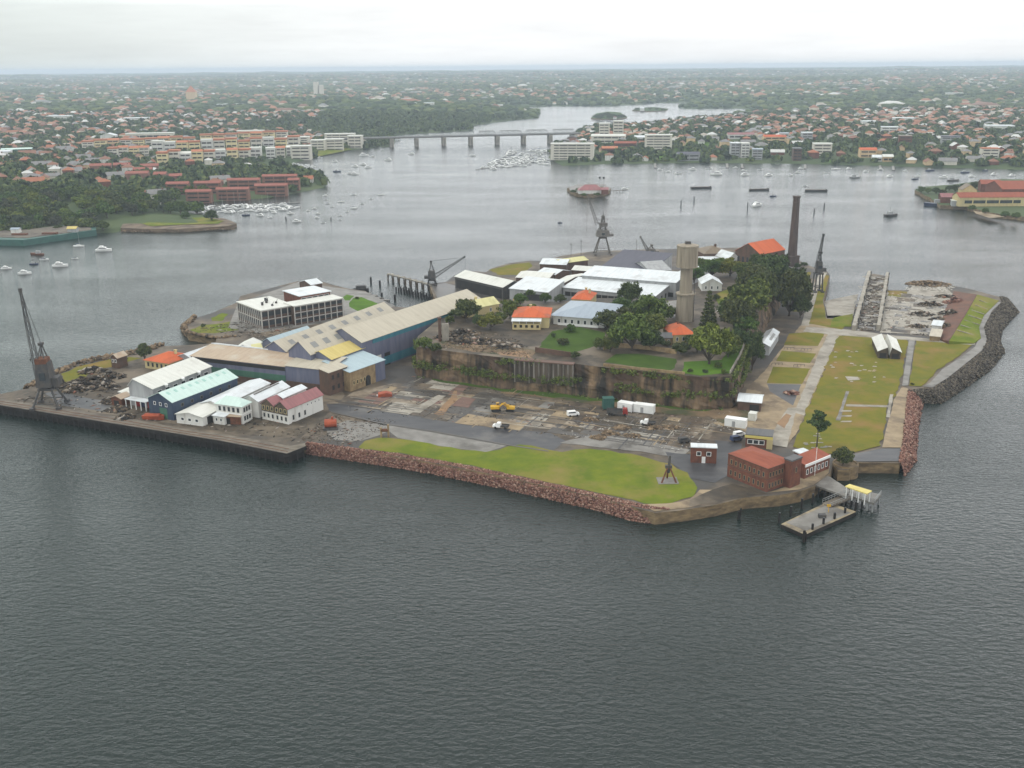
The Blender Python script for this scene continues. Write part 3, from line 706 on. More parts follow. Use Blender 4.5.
# ================================================================== BUILDINGS
class Fr:
    """Ground rectangle of a building: side AB in view, depth towards C; pixels read at level z."""
    def __init__(s, A, B, C, z, W=None):
        a, b = G(*A, z), G(*B, z)
        ex = (b - a); s.L = ex.length; ex.normalize(); ey = Vector((-ex.y, ex.x, 0))
        wd = (G(*C, z) - a).dot(ey) if C else W
        o = a
        if wd < 0: o, ex, ey, wd = b, -ex, -ey, -wd
        if W: wd = W
        s.W, s.o, s.yaw = wd, o, math.atan2(ex.y, ex.x)
_wm = {}
def window(root, face, u, z, w=1.0, h=1.4, L=0, W=0, frame='white_paint', pane='glass', name='window', inset=0.0):
    """A framed pane standing 4 cm proud of wall face y0, y1, x0 or x1."""
    key = (round(w, 2), round(h, 2), frame, pane)
    if key not in _wm:
        t = min(.14, w * .14)
        mb = MB()
        mb.box(-w / 2, -.05, 0, -w / 2 + t, .06, h, 0).box(w / 2 - t, -.05, 0, w / 2, .06, h, 0)
        mb.box(-w / 2 + t, -.05, 0, w / 2 - t, .06, t, 0).box(-w / 2 + t, -.05, h - t, w / 2 - t, .06, h, 0)
        mb.box(-w / 2 + t, -.02, t, w / 2 - t, .03, h - t, 1)
        o = mb.build(name, [M[frame], M[pane]]); _wm[key] = o
        first = True
    else:
        o = _wm[key].copy(); COL.objects.link(o); o.name = name
    o.parent = root
    d = inset
    if face == 'y0': o.location = (u, d, z); o.rotation_euler = (0, 0, 0)
    elif face == 'y1': o.location = (u, W - d, z); o.rotation_euler = (0, 0, math.pi)
    elif face == 'x0': o.location = (d, u, z); o.rotation_euler = (0, 0, -math.pi / 2)
    else: o.location = (L - d, u, z); o.rotation_euler = (0, 0, math.pi / 2)
    return o
def winrow(root, face, n, z, w, h, L, W, m0=1.0, m1=None, **k):
    m1 = m0 if m1 is None else m1
    span = (L if face[0] == 'y' else W) - m0 - m1
    for i in range(n):
        window(root, face, m0 + span * (i + .5) / n, z, w, h, L, W, **k)
def door(root, face, u, w, h, L, W, m='dark', name='door'):
    mb = MB()
    if face == 'y0': mb.box(u - w / 2, -.07, 0.02, u + w / 2, .05, h)
    elif face == 'y1': mb.box(u - w / 2, W - .05, 0.02, u + w / 2, W + .07, h)
    elif face == 'x0': mb.box(-.07, u - w / 2, 0.02, .05, u + w / 2, h)
    else: mb.box(L - .05, u - w / 2, 0.02, L + .07, u + w / 2, h)
    return mb.build(name, M[m], root)
def body(root, L, W, he, rise, wall, roof, kind='gx', ridge=.5, ov=.35, th=.16, rname='roof', wname='wall', x0=0, y0=0, z0=0, gable=None):
    """walls and roof of one block at local offset; kind: gx / gy gable with ridge along x / y, hip, sy (single slope rising to y1), flat"""
    hr = he + rise
    wm = MB(); rm = MB()
    X0, X1, Y0, Y1 = x0, x0 + L, y0, y0 + W
    e = .03
    if kind == 'gx':
        yr = Y0 + W * ridge
        wm.extr([(Y0, z0), (Y1, z0), (Y1, he), (yr, hr), (Y0, he)], X0, X1, 'x')
        s0, s1 = rise / max(.1, yr - Y0), rise / max(.1, Y1 - yr)
        prof = [(Y0 - ov, he - ov * s0), (yr, hr), (Y1 + ov, he - ov * s1)]
        rm.extr([(a, b + e) for a, b in prof] + [(a, b + e + th) for a, b in reversed(prof)], X0 - ov, X1 + ov, 'x')
    elif kind == 'gy':
        xr = X0 + L * ridge
        wm.extr([(X0, z0), (X1, z0), (X1, he), (xr, hr), (X0, he)], Y0, Y1, 'y')
        s0, s1 = rise / max(.1, xr - X0), rise / max(.1, X1 - xr)
        prof = [(X0 - ov, he - ov * s0), (xr, hr), (X1 + ov, he - ov * s1)]
        rm.extr([(a, b + e) for a, b in prof] + [(a, b + e + th) for a, b in reversed(prof)], Y0 - ov, Y1 + ov, 'y')
    elif kind == 'sy':
        wm.extr([(Y0, z0), (Y1, z0), (Y1, hr), (Y0, he)], X0, X1, 'x')
        s0 = rise / W
        prof = [(Y0 - ov, he - ov * s0), (Y1 + ov, hr + ov * s0)]
        rm.extr([(a, b + e) for a, b in prof] + [(a, b + e + th) for a, b in reversed(prof)], X0 - ov, X1 + ov, 'x')
    elif kind == 'hip':
        wm.box(X0, Y0, z0, X1, Y1, he)
        a, b, c, d = X0 - ov, X1 + ov, Y0 - ov, Y1 + ov
        if L >= W: r0, r1 = ((a + W / 2 + ov, (c + d) / 2), (b - W / 2 - ov, (c + d) / 2))
        else: r0, r1 = (((a + b) / 2, c + L / 2 + ov), ((a + b) / 2, d - L / 2 - ov))
        if abs(r0[0] - r1[0]) + abs(r0[1] - r1[1]) < .4: r1 = (r0[0] + .4 * (L >= W), r0[1] + .4 * (L < W))
        vs = [(a, c, he + e), (b, c, he + e), (b, d, he + e), (a, d, he + e), (*r0, hr), (*r1, hr)]
        fs = [(0, 1, 5, 4), (1, 2, 5), (2, 3, 4, 5), (3, 0, 4)] if L >= W else [(0, 1, 4), (1, 2, 5, 4), (2, 3, 5), (3, 0, 4, 5)]
        rm.add(vs, fs + [(3, 2, 1, 0)])
    else:
        wm.box(X0, Y0, z0, X1, Y1, he)
        rm.box(X0 - ov, Y0 - ov, he + e, X1 + ov, Y1 + ov, he + e + max(th, rise))
    wo = wm.build(wname, M[wall], root)
    ro = rm.build(rname, M[roof], root)
    return wo, ro
def bld(name, label, cat, A, B, C, he, rise, wall, roof, kind='gx', zb=ZA, at='eave', group=None, W=None, **k):
    f = Fr(A, B, C, zb + he if at == 'eave' else zb, W)
    t = T(name, label, cat, (f.o.x, f.o.y, zb), f.yaw, group)
    body(t, f.L, f.W, he, rise, wall, roof, kind, **k)
    return t, f.L, f.W
def chimneypot(t, x, y, z, h=1.4, s=.8, m='cream_wall', parent=None):
    mb = MB(); mb.box(x - s / 2, y - s / 2, z, x + s / 2, y + s / 2, z + h); mb.box(x - s * .65, y - s * .65, z + h, x + s * .65, y + s * .65, z + h + .2)
    return mb.build('chimney', M[m], parent or t)

# ---- left group on the wharf
t, L, W = bld('shed', 'tall pale grey gabled shed with a wide dull cream roof, beside the blue shed', 'shed', (152.5, 389), (211, 366.5), (127, 381), 7.0, 2.4, 'grey_wall', 'cream_roof', ridge=.78, W=10.5)
winrow(t, 'y0', 7, 4.6, 2.2, 1.2, L, W)
mb = MB(); mb.box(-3.2, .6, 3.1, -.1, W - .6, 3.3); aw = mb.build('awning', M['white_roof'], t)
for i in range(5):
    y = .9 + (W - 1.8) * i / 4
    mb = MB(); mb.box(-3.0, y - .12, 0, -2.76, y + .12, 3.1); mb.build('post', M['white_paint'], t)
for i in range(3): door(t, 'x0', W * (i + .75) / 3.9, 2.2, 2.8, L, W, ('red_paint', 'navy', 'red_paint')[i])
for i in range(3):
    mb = MB(); mb.lathe([(.5, 0), (.5, .7), (.75, .75), (.1, 1.2)], 10, (L * (.2 + .28 * i), -.0)); v = mb.build('vent', M['white_paint'], t, (0, -.55, 6.2))
t, L, W = bld('shed', 'dark blue gabled shed with a mint green roof and a row of aqua skylights', 'shed', (172, 402.3), (237, 377.5), (147, 398), 6.2, 2.4, 'blue_wall', 'mint_roof')
for i in range(9):
    x = L * (i + .7) / 9.4; s = 2.4 / (W / 2)
    y0_, y1_ = W * .28, W * .40
    mb = MB(); mb.add([(x - .55, y0_, 6.42 + y0_ * s), (x + .55, y0_, 6.42 + y0_ * s), (x + .55, y1_, 6.42 + y1_ * s), (x - .55, y1_, 6.42 + y1_ * s),
                       (x - .55, y0_, 6.26 + y0_ * s), (x + .55, y0_, 6.26 + y0_ * s), (x + .55, y1_, 6.26 + y1_ * s), (x - .55, y1_, 6.26 + y1_ * s)],
                      [(0, 1, 2, 3), (0, 4, 5, 1), (1, 5, 6, 2), (2, 6, 7, 3), (3, 7, 4, 0)]); mb.build('skylight', M['mint_light'], t)
door(t, 'x0', W * .4, 3.2, 3.6, L, W, 'green_wall'); winrow(t, 'x0', 3, 4.2, 1.0, 1.2, L, W, 1.5); winrow(t, 'y0', 6, 3.6, 1.2, 1.2, L, W, 2, pane='dark', frame='grey_steel')
t, L, W = bld('workshop', 'low white workshop with a cream roof in front of the blue shed', 'workshop', (202.5, 417.5), (176, 414), (222, 406), 3.0, 1.0, 'white_wall', 'cream_roof', kind='gy')
winrow(t, 'y0', 3, 1.1, 1.3, 1.1, L, W); door(t, 'x1', W * .3, 2.6, 2.4, L, W); winrow(t, 'x1', 3, 1.1, 1.1, 1.1, L, W, W * .5, .5)
t, L, W = bld('workshop', 'long white roofed workshop running back between the blue shed and the pyramid roofed house', 'workshop', (222, 406), (201, 403), (266, 383), 3.8, 1.2, 'white_wall', 'white_roof', kind='gy')
t, L, W = bld('house', 'white two-storey weatherboard house with a pyramid roof beside the wharf', 'house', (241.5, 407), (215.5, 403.5), (257, 403), 5.8, 2.2, 'white_wall', 'mint_roof', kind='hip')
for zz in (.9, 3.7):
    winrow(t, 'y0', 5, zz, .9, 1.5, L, W, .6, frame='dark_steel'); winrow(t, 'x1', 3, zz, .9, 1.5, L, W, .6, frame='dark_steel')
mb = MB(); mb.box(-.04, -.08, 3.05, L + .08, W, 3.3); mb.build('string_course', M['white_paint'], t)
t, L, W = bld('workshop', 'wide white gabled workshop behind the pyramid roofed house', 'workshop', (258, 401.5), (243, 399.3), (291, 387), 5.6, 1.6, 'white_wall', 'white_roof', kind='gy')
winrow(t, 'x1', 8, 3.2, 1, 1.2, L, W, 1)
mb = MB(); mb.box(L * .52, 1.5, 6.95, L * .6, W - 2, 7.35); mb.build('ridge_vent', M['grey_steel'], t)
t, L, W = bld('outbuilding', 'small rusty brown outbuilding with a white lean-to roof on the wharf', 'outbuilding', (240, 417), (222, 416), (243, 411), 2.6, .5, 'rust', 'rust_roof', kind='sy')
door(t, 'y0', L * .3, 1.6, 2.0, L, W)
t, L, W = bld('outbuilding', 'small white flat roofed annexe against the pyramid roofed house', 'outbuilding', (224, 417), (213, 415.5), (230, 412), 2.7, .4, 'white_wall', 'white_roof', kind='sy')
winrow(t, 'y0', 2, 1, .9, 1.1, L, W, .4)
# red-roofed workshop: two gables
f = Fr((287.5, 409), (322.5, 394.6), (258.5, 404.5), ZA + 5.2)
t = T('workshop', 'white walled workshop with twin brown gables and a faded pink red roof', 'workshop', (f.o.x, f.o.y, ZA), f.yaw)
L, W = f.L, f.W
body(t, L, W * .5, 5.2, 2.0, 'white_wall', 'pink_roof')
body(t, L * .42, W * .5 - .1, 5.2, 2.0, 'white_wall', 'pink_roof', y0=W * .5 + .1)
for k in range(2):
    yc = W * (.25 + .5 * k); hw = W * .25 - .1
    mb = MB(); mb.extr([(yc - hw, 2.9), (yc + hw, 2.9), (yc + hw, 5.15), (yc, 7.05), (yc - hw, 5.15)], -.12, .02, 'x'); mb.build('timber_gable', M['timber'], t)
    for q in range(3):
        window(t, 'x0', yc - hw + 2 * hw * (q + .5) / 3, 3.4, 1.1, 1.5, L, W, frame='cream_wall', inset=-.12)
        window(t, 'x0', yc - hw + 2 * hw * (q + .5) / 3, .9, .8, 1.4, L, W, frame='grey_steel')
winrow(t, 'y0', 3, .9, .8, 1.6, L, W, 1, L * .45, frame='grey_steel'); winrow(t, 'y0', 4, 3.6, .6, .7, L, W, L * .5, 1, frame='white_paint')
t, L, W = bld('workshop', 'narrow white barrel roofed building behind the pink red roof', 'workshop', (283, 398), (306, 388), (275, 395.5), 6.4, .8, 'white_wall', 'white_roof')
t, L, W = bld('cottage', 'yellow cottage with a bright orange hipped roof by the round tree', 'cottage', (169, 363.5), (144.5, 359.8), (186, 354), 3.2, 2.2, 'cream_wall', 'orange_roof', kind='hip', ov=.6)
winrow(t, 'y0', 5, .9, 1.0, 1.6, L, W, .6, frame='timber'); chimneypot(t, L * .7, W * .6, 4.6)
t, L, W = bld('shed', 'small white roofed shed between the orange roof and the long rusty shed', 'shed', (191, 358), (178, 356), (199, 345), 4.0, 1.2, 'grey_wall', 'white_roof', kind='gy')
t, L, W = bld('hut', 'derelict brick and timber hut beside a round bush on the western point', 'hut', (117, 358), (110.5, 357), (121, 354), 4.2, 1.2, 'dark_brick', 'rust_roof', kind='gy')
winrow(t, 'y0', 2, 2.2, .9, 1.3, L, W, .2, pane='dark')
t, L, W = bld('shed', 'low grey tin shed among the scrap heaps', 'shed', (129, 394), (119, 392), (138, 386), 2.6, .5, 'grey_wall', 'cream_roof', kind='sy')
t, L, W = bld('hut', 'rusty open-sided hut on posts beside the scrap heaps', 'hut', (121, 399), (111, 397.5), (124, 394), 2.8, .8, 'rust', 'rust_roof', kind='gy')
door(t, 'y0', L * .5, L * .5, 2.0, L, W)
# ---- long rusty-roofed shed and the big ship workshops
f = Fr((190.5, 355), (327.5, 370.5), (335, 360), ZA + 8)
t = T('shed', 'long low shed with a rust streaked tan roof over purple and green walls', 'shed', (f.o.x, f.o.y, ZA), f.yaw)
L, W = f.L, f.W; k = L * .70
body(t, k, W, 7.6, 1.3, 'purple_wall', 'rust_roof', 'sy')
body(t, L - k - .1, W, 8.0, 1.2, 'purple_wall', 'tan_roof', 'sy', x0=k + .1)
mb = MB(); mb.box(0, -.12, 2.2, k, -.01, 4.4); mb.build('green_band', M['green_wall'], t)
mb = MB(); mb.box(0, -.14, 0.02, k, -.01, 2.1); mb.build('plinth', M['dark_brick'], t)
mb = MB(); mb.box(0, -.10, 6.0, k, -.01, 7.3); mb.build('window_band', M['dark'], t)
mb = MB(); mb.box(k + .1, -.14, 0.02, L, -.01, 2.6); mb.build('plinth', M['dark_brick'], t)
mb = MB(); mb.extr([(W, 9.1), (W + 2.0, 8.6), (W + 2.0, 9.0), (W, 9.5)], 0, L, 'x'); mb.build('ridge_capping', M['white_roof'], t)
t, L, W = bld('brick_building', 'dark brick end block with broken openings beside the sandstone store', 'building', (328.5, 373), (347, 366.5), (335, 359), 8.2, .8, 'dark_brick', 'tan_roof', kind='sy', W=4.5)
for zz in (1.5, 5.2): winrow(t, 'y0', 3, zz, 1.4, 1.9, L, W, .6, pane='dark', frame='dark_brick')
for i, dx in enumerate((0, 6)):
    p = G(331 + dx, 392 - dx * .4)
    mb = MB(); mb.box(-1.6, -1.2, 0, 1.6, 1.2, 5.2 - i); mb.box(-1.6, -1.2, 5.2 - i, -.6, 1.2, 6.2 - i)
    tag(mb.build('ruined_wall', M['stone'], None, p, rot=(0, 0, .4)), ('tall' if i == 0 else 'shorter') + ' broken sandstone wall standing at the dark brick end block', 'wall')
def solveW(A, B, ze, zr, R):
    f = Fr(A, B, None, ze, 1.0); best = None
    for i in range(20, 300):
        w_ = i * .1; c, s_ = math.cos(f.yaw), math.sin(f.yaw)
        q = [pix((f.o.x + c * x - s_ * w_ / 2, f.o.y + s_ * x + c * w_ / 2, zr)) for x in (0, f.L)]
        e = min(math.hypot(a - R[0], b - R[1]) for a, b in q)
        if best is None or e < best[0]: best = (e, w_)
    return best[1]
def bigshed(label, A, B, C, he, rise, wall, roof, name='workshop', **k):
    return bld(name, label, 'workshop', A, B, C, he, rise, wall, roof, **k)
t, L, W = bigshed('light blue roofed narrow workshop, westernmost of the parallel ship sheds', (273, 343.5), (312, 331), (263, 341.5), 8.5, 1.6, 'purple_wall', 'blue_roof')
t, L, W = bigshed('long tan roofed ship workshop with skylight panels next to the blue roof', (286, 351.5), (394, 311), (270, 346), 9.5, 3.2, 'purple_wall', 'tan_roof')
def skylights(t, L, W, he, rise, n, m='grey_wall'):
    s = rise / (W / 2)
    for i in range(n):
        x = L * (i + .8) / (n + .6); y0_, y1_ = W * .14, W * .34; z = he + .23
        mb = MB(); mb.add([(x - 1.4, y0_, z + y0_ * s), (x + 1.4, y0_, z + y0_ * s), (x + 1.4, y1_, z + y1_ * s), (x - 1.4, y1_, z + y1_ * s)], [(0, 1, 2, 3)])
        mb.add([(x - 1.4, y0_, z - .12 + y0_ * s), (x + 1.4, y0_, z - .12 + y0_ * s), (x + 1.4, y1_, z - .12 + y1_ * s), (x - 1.4, y1_, z - .12 + y1_ * s)], [(0, 1, 2, 3)])
        mb.build('skylight', M[m], t)
M['sky_panel'] = mat('sky_panel', (0.235, 0.235, 0.22), (0.19, 0.19, 0.18), rough=.4)
skylights(t, L, W, 9.5, 3.2, 8, 'sky_panel')
w2 = solveW((310.5, 354.5), (364, 336), ZA + 11, ZA + 15, (297.5, 347.5))
t, L, W = bigshed('second long tan roofed ship workshop, between the skylit roof and the yellow roof', (310.5, 354.5), (364, 336), (291, 348.5), 11, 4, 'purple_wall', 'tan_roof', W=w2)
skylights(t, L, W, 11, 4, 4, 'sky_panel')
# great turbine shop
f = Fr((361.5, 342.5), (484, 301), (330, 334), ZA + 12)
t = T('workshop', 'great long tan roofed turbine workshop with purple and teal walls under the cliff', 'workshop', (f.o.x, f.o.y, ZA), f.yaw); L, W = f.L, f.W
body(t, L, W, 12, 4.0, 'purple_wall', 'tan_roof')
mb = MB(); mb.box(6, -.12, 10.2, L, -.01, 11.9); mb.build('window_band', M['teal_wall'], t)
mb = MB(); mb.box(12, -.12, .6, L * .6, -.01, 3.6); mb.build('window_band', M['teal_wall'], t)
for i in range(3): door(t, 'y0', 4 + 5 * i, 3, 5, L, W, ('dark', 'white_wall', 'dark')[i])
t, L, W = bigshed('workshop with a bright yellow roof in front of the turbine workshop', (331.5, 359.5), (367.5, 346.5), (321, 350.5), 9.6, 2.2, 'purple_wall', 'yellow_roof')
t, L, W = bigshed('sandstone store with a pale blue roof and an arched door', (349.5, 372.5), (384.5, 360), (341, 361), 7.0, 2.0, 'stone', 'blue_roof', name='store', kind='sy')
mb = MB(); mb.box(L * .72, -.1, 0.02, L, -.01, 6.9); mb.build('cladding', M['purple_wall'], t)
mb = MB(); n_ = 12; x = L * .5
mb.extr([(x - 1.3, 0.05), (x + 1.3, 0.05)] + [(x + 1.3 * math.cos(a * math.pi / n_), 2.4 + 1.3 * math.sin(a * math.pi / n_)) for a in range(n_ + 1)], -.08, .05, 'y'); mb.build('door', M['dark'], t)
winrow(t, 'y0', 4, 2.0, .9, 1.5, L, W, 1, L * .55, pane='dark', frame='cream_wall')
t, L, W = bigshed('low shed with pinkish roof behind the long rusty shed', (252, 349), (262, 342), (238, 346), 6.0, 1.5, 'grey_wall', 'cream_roof', name='shed')
t, L, W = bigshed('low shed with pale yellow roof behind the long rusty shed', (263, 351), (258, 343), (250, 349), 5.5, 1.2, 'grey_wall', 'pale_yellow_roof', name='shed', kind='gy')

# ---- white framed office block on its own quay
f = Fr((261, 311), (293.5, 305.5), (238.5, 296.5), ZA + 8); f.W *= .68
t = T('office_building', 'white framed two-storey office block with a flat pale roof by the water', 'building', (f.o.x, f.o.y, ZA), f.yaw); L, W = f.L, f.W
body(t, L, W, 8, .3, 'dark_brick', 'cream_roof', 'flat', ov=.5)
def grid_front(root, face, nb, L, W, he, floors=2, y0=0, m='frame_paint', pane='glass', x0=0, x1=None):
    """concrete frame: piers and floor bands proud of the wall, with a window in each bay"""
    span = ((L if face[0] == 'y' else W) if x1 is None else x1) - x0
    def bx(u0, u1, z0, z1, d):
        mb = MB()
        if face == 'y0': mb.box(u0, y0 - d, z0, u1, y0 - .01, z1)
        elif face == 'x0': mb.box(-d, u0, z0, -.01, u1, z1)
        elif face == 'x1': mb.box(L + .01, u0, z0, L + d, u1, z1)
        else: mb.box(u0, W + .01, z0, u1, W + d, z1)
        return mb
    for i in range(nb + 1):
        u = x0 + span * i / nb
        bx(u - .16, u + .16, 0, he, .35).build('pier', M[m], root)
    for k in range(floors + 1):
        z = he * k / floors
        if k: bx(x0, x0 + span, z - .34, z - .05, .28).build('floor_band', M[m], root)
    for k in range(floors):
        for i in range(nb):
            u = x0 + span * (i + .5) / nb
            o = window(root, face, u, he * k / floors + he / floors * .28, span / nb * .86, he / floors * .55, L, W, pane=pane, frame='dark_steel')
            if face == 'y0' and y0: o.location.y += y0
grid_front(t, 'y0', 5, L, W, 8); grid_front(t, 'x0', 12, L, W, 8)
for i in range(7):
    mb = MB(); mb.box(-.4, -.4, 0, .4, .4, .8 + .3 * (i % 3)); mb.tube((0, 0, .5), (.9, .3, 1.6), .12); mb.build('roof_vent', M['dark_steel'], t, (L * rr.uniform(.3, .8), W * rr.uniform(.1, .7), 8.33))
f2 = Fr((294, 306.5), (342, 298.5), (292, 302), ZA + 8.4)
t2 = T('office_building', 'long white framed three-storey wing beside the flat roofed office block', 'building', (f2.o.x, f2.o.y, ZA), f2.yaw)
body(t2, f2.L, f2.W, 8.4, .3, 'dark_brick', 'cream_roof', 'flat', ov=.5); grid_front(t2, 'y0', 8, f2.L, f2.W, 8.4, 3)
f3 = Fr((299.5, 296.5), (330, 291.5), (291, 290), ZA + 10)
t3 = T('office_building', 'brown brick penthouse block with a pale flat roof behind the white framed wing', 'building', (f3.o.x, f3.o.y, ZA), f3.yaw)
body(t3, f3.L, f3.W, 10, .3, 'brick', 'white_roof', 'flat', ov=.5); winrow(t3, 'y0', 5, 7.6, 2.6, 1.6, f3.L, f3.W, .5)
t, L, W = bld('shed', 'small white roofed shed at the quay end of the offices', 'shed', (311, 285), (322, 283), (303, 281.5), 8, 1.5, 'dark_brick', 'white_roof')
# ---- northern dockyard sheds
t, L, W = bld('shed', 'pale cream roofed dock shed with dark open side near the jetty crane', 'shed', (455, 276.5), (503, 287.5), (461, 269.5), 6, 2.2, 'dark_steel', 'cream_roof')
mb = MB(); mb.box(1, -.1, .5, L - 1, -.01, 4.8); mb.build('opening_shade', M['dark'], t)  # near-black slab on the wall stands in for the shaded interior
t, L, W = bld('workshop', 'white roofed workshop with a dark open bay above the yellow cottage', 'workshop', (509.5, 288.5), (548, 292.5), (516, 280.5), 7, 2.4, 'grey_wall', 'white_roof', kind='sy')
door(t, 'y0', L * .62, L * .5, 5.6, L, W); door(t, 'y0', L * .2, L * .2, 2.4, L, W, 'yellow_paint')  # wide near-black slab paints the shade inside the open bay
for args in [((516, 277.5), (548, 279.5), (536, 271.5), 'long low cream roofed shed behind the white workshop', 'cream_roof', 4.5),
             ((537, 272.5), (555, 275), (545, 267.5), 'small bright white roofed shed nearest the grassy northern point', 'white_roof', 5),
             ((552, 284), (560, 285), (571, 272.5), 'cream gabled shed end-on beside the white workshop', 'cream_roof', 6),
             ((540, 264), (566, 265), (549, 258.5), 'white pyramid-like roofed shed at the northern shore', 'white_roof', 5),
             ((562, 263.5), (588, 260), (560, 260), 'flat lemon yellow roofed shed at the northern shore', 'pale_yellow_roof', 5),
             ((572, 270), (601, 272), (574, 266), 'low cream roofed shed behind the dark slate roof', 'cream_roof', 4)]:
    A, B, C, lab, rf, he = args
    bld('shed', lab, 'shed', A, B, C, he, 1.4, 'dark_brick', rf, kind='gx')
for args in [((563, 287.5), (655, 296.5), (571, 279.5), 'long white roofed dockyard hall nearest the water tower', 6.5),
             ((582, 275.5), (676, 283), (590, 268.5), 'long white roofed dockyard hall behind the first, below the slate roof', 9.5)]:
    A, B, C, lab, he = args
    t, L, W = bld('workshop', lab, 'workshop', A, B, C, he, 1.5, 'grey_wall', 'white_roof', kind='sy')
    winrow(t, 'y0', 14, 2.6, 3, 2.2, L, W, 1, pane='dark', frame='grey_steel')
    winrow(t, 'x1', 3, 2.6, 2, 2.4, L, W, 1, pane='dark', frame='grey_steel')
t, L, W = bld('workshop', 'hall with a steep dark slate roof behind the long white roofs', 'workshop', (600, 268), (650, 272.5), (606, 256), 8.5, 4.2, 'grey_wall', 'slate_roof', kind='sy')
t, L, W = bld('building', 'grey gabled building with tall windows beside the slate roof', 'building', (650, 271.5), (671, 270), (653, 262), 9, 2.8, 'grey_wall', 'grey_wall')
winrow(t, 'y0', 3, 4, 1.4, 2.6, L, W, 1)
t, L, W = bld('shed', 'narrow white roofed shed left of the water tower', 'shed', (672, 275), (681, 276), (674, 258), 7, .8, 'grey_wall', 'white_roof', kind='sy')
mb_px = [((560, 300), 2.2), ((648, 262), 2.2)]
# blue boats and gear at the open bay
for i, (x, y) in enumerate([(527, 300), (533, 301.5), (539, 300)]):
    p = G(x, y, ZA); mb = MB(); mb.box(-1.6, -.9, 0, 1.6, .9, 1.3).box(-.8, -.7, 1.3, .6, .7, 2.2)
    tag(mb.build('machine', M['blue_paint'], None, p, rot=(0, 0, .4 * i)), 'bright blue machine parked at the open bay of the white workshop', 'machine', 'blue machines at the open bay')

# ---- plateau houses
def roofed(t, L, W, he, rise): pass
t, L, W = bld('cottage', 'pale yellow tin roofed cottage half hidden behind a round tree', 'cottage', (467.5, 309.5), (499, 303.5), (470, 304), 3.4, 2.2, 'cream_wall', 'pale_yellow_roof', zb=ZP, W=8)
winrow(t, 'y0', 2, .8, 1, 1.5, L, W, .5); chimneypot(t, L * .3, W * .5, 4.4); chimneypot(t, L * .6, W * .9, 4.4)
t, L, W = bld('house', 'cream house with a bright orange hipped roof on the cliff top', 'house', (549, 317.5), (513, 317), (553, 308), 4.2, 2.4, 'cream_wall', 'orange_roof', zb=ZP, kind='hip', ov=.5)
mb = MB(); mb.extr([(-3.2, 3.2), (-.02, 3.75), (-.02, 3.95), (-3.2, 3.4)], -.4, L * .8, 'x'); mb.build('verandah_roof', M['white_roof'], t)
mb = MB(); mb.box(0, -2.9, 0, L * .78, -2.75, 2.3); mb.build('verandah_wall', M['cream_wall'], t)
for i in range(5): window(t, 'y0', L * (.08 + .155 * i), .6, 1.3, 1.4, L, W, frame='cream_wall', pane='dark', inset=-2.9)
for i in range(5):
    mb = MB(); mb.box(-.09, -.09, 2.3, .09, .09, 3.25); mb.build('post', M['white_paint'], t, (L * .78 * i / 4, -2.8, 0))
winrow(t, 'x1' if t.rotation_euler.z < 1.5 else 'x0', 3, 1.2, 1, 1.6, L, W, .5); chimneypot(t, L * .45, W * .5, 5.4, 1.8)
t, L, W = bld('house', 'large grey tin roofed house with a verandah on the cliff top', 'house', (604, 319), (553.5, 315), (621, 305), 3.6, 3.0, 'white_wall', 'greyblue_roof', zb=ZP, kind='hip', ov=1.2)
winrow(t, 'y0', 7, .7, 1.2, 1.7, L, W, 1); mb = MB(); mb.box(L * .1, -1.1, .1, L * .9, -.95, 1.0); mb.build('balustrade', M['white_paint'], t)
t, L, W = bld('cottage', 'small cottage with an orange roof behind the large grey house', 'cottage', (590, 300), (571.5, 299), (594, 293), 3.4, 2.2, 'cream_wall', 'orange_roof', zb=ZP, kind='hip')
chimneypot(t, L * .8, W * .5, 4.8, 1.6); chimneypot(t, L * .5, W * .8, 4.8, 1.2)
t, L, W = bld('cottage', 'cottage with an orange hipped roof at the foot of the water tower', 'cottage', (694, 334), (673, 335), (704, 325), 3.2, 2.6, 'cream_wall', 'orange_roof', zb=ZP, kind='hip', ov=.5)
winrow(t, 'y0', 3, .8, .9, 1.5, L, W, .5); chimneypot(t, L * .5, W * .55, 4.7, 1.3, m='rust')
t, L, W = bld('outbuilding', 'tiny stone kitchen beside the orange cottage under the tower', 'outbuilding', (672, 338), (661, 338), (672, 333), 2.6, 1.0, 'stone', 'dark_roof', zb=ZP)
winrow(t, 'y0', 2, .9, .8, 1.1, L, W, .3)
t, L, W = bld('cottage', 'white gabled cottage among bushes behind the water tower', 'cottage', (722, 284), (702, 284), (728, 279), 3.2, 2.4, 'white_wall', 'white_roof', zb=ZP, kind='gy')
winrow(t, 'y0', 3, .8, .9, 1.5, L, W, .5)
# ---- north-east: powerhouse, chimney, brown store
t, L, W = bld('powerhouse', 'brick powerhouse with a bright orange gabled roof beside the tall chimney', 'building', (760.5, 254.5), (785, 249.5), (741, 249.5), 9, 5, 'dark_brick', 'orange_roof', ov=.3)
winrow(t, 'y0', 7, 2, 1.3, 4.5, L, W, 1, pane='dark', frame='dark_brick'); winrow(t, 'x0', 5, 3, 1.6, 3.5, L, W, 1, pane='glass', frame='dark_brick')
t, L, W = bld('store', 'dull brown roofed store at the far shore behind the water tower', 'store', (704, 254), (731, 253), (702, 248.5), 6, 3, 'dark_brick', 'brown_roof', kind='hip')
winrow(t, 'y0', 6, 1.5, 1.4, 2.4, L, W, 1); chimneypot(t, L * .6, W * .5, 8, 1.8, 1.0, 'dark_brick')
t, L, W = bld('house', 'white gabled house next to the brown roofed store', 'house', (739, 258), (728, 259), (743, 253), 5, 3, 'white_wall', 'white_roof', kind='gy')
winrow(t, 'y0', 2, 2.5, 1, 1.5, L, W, .6)
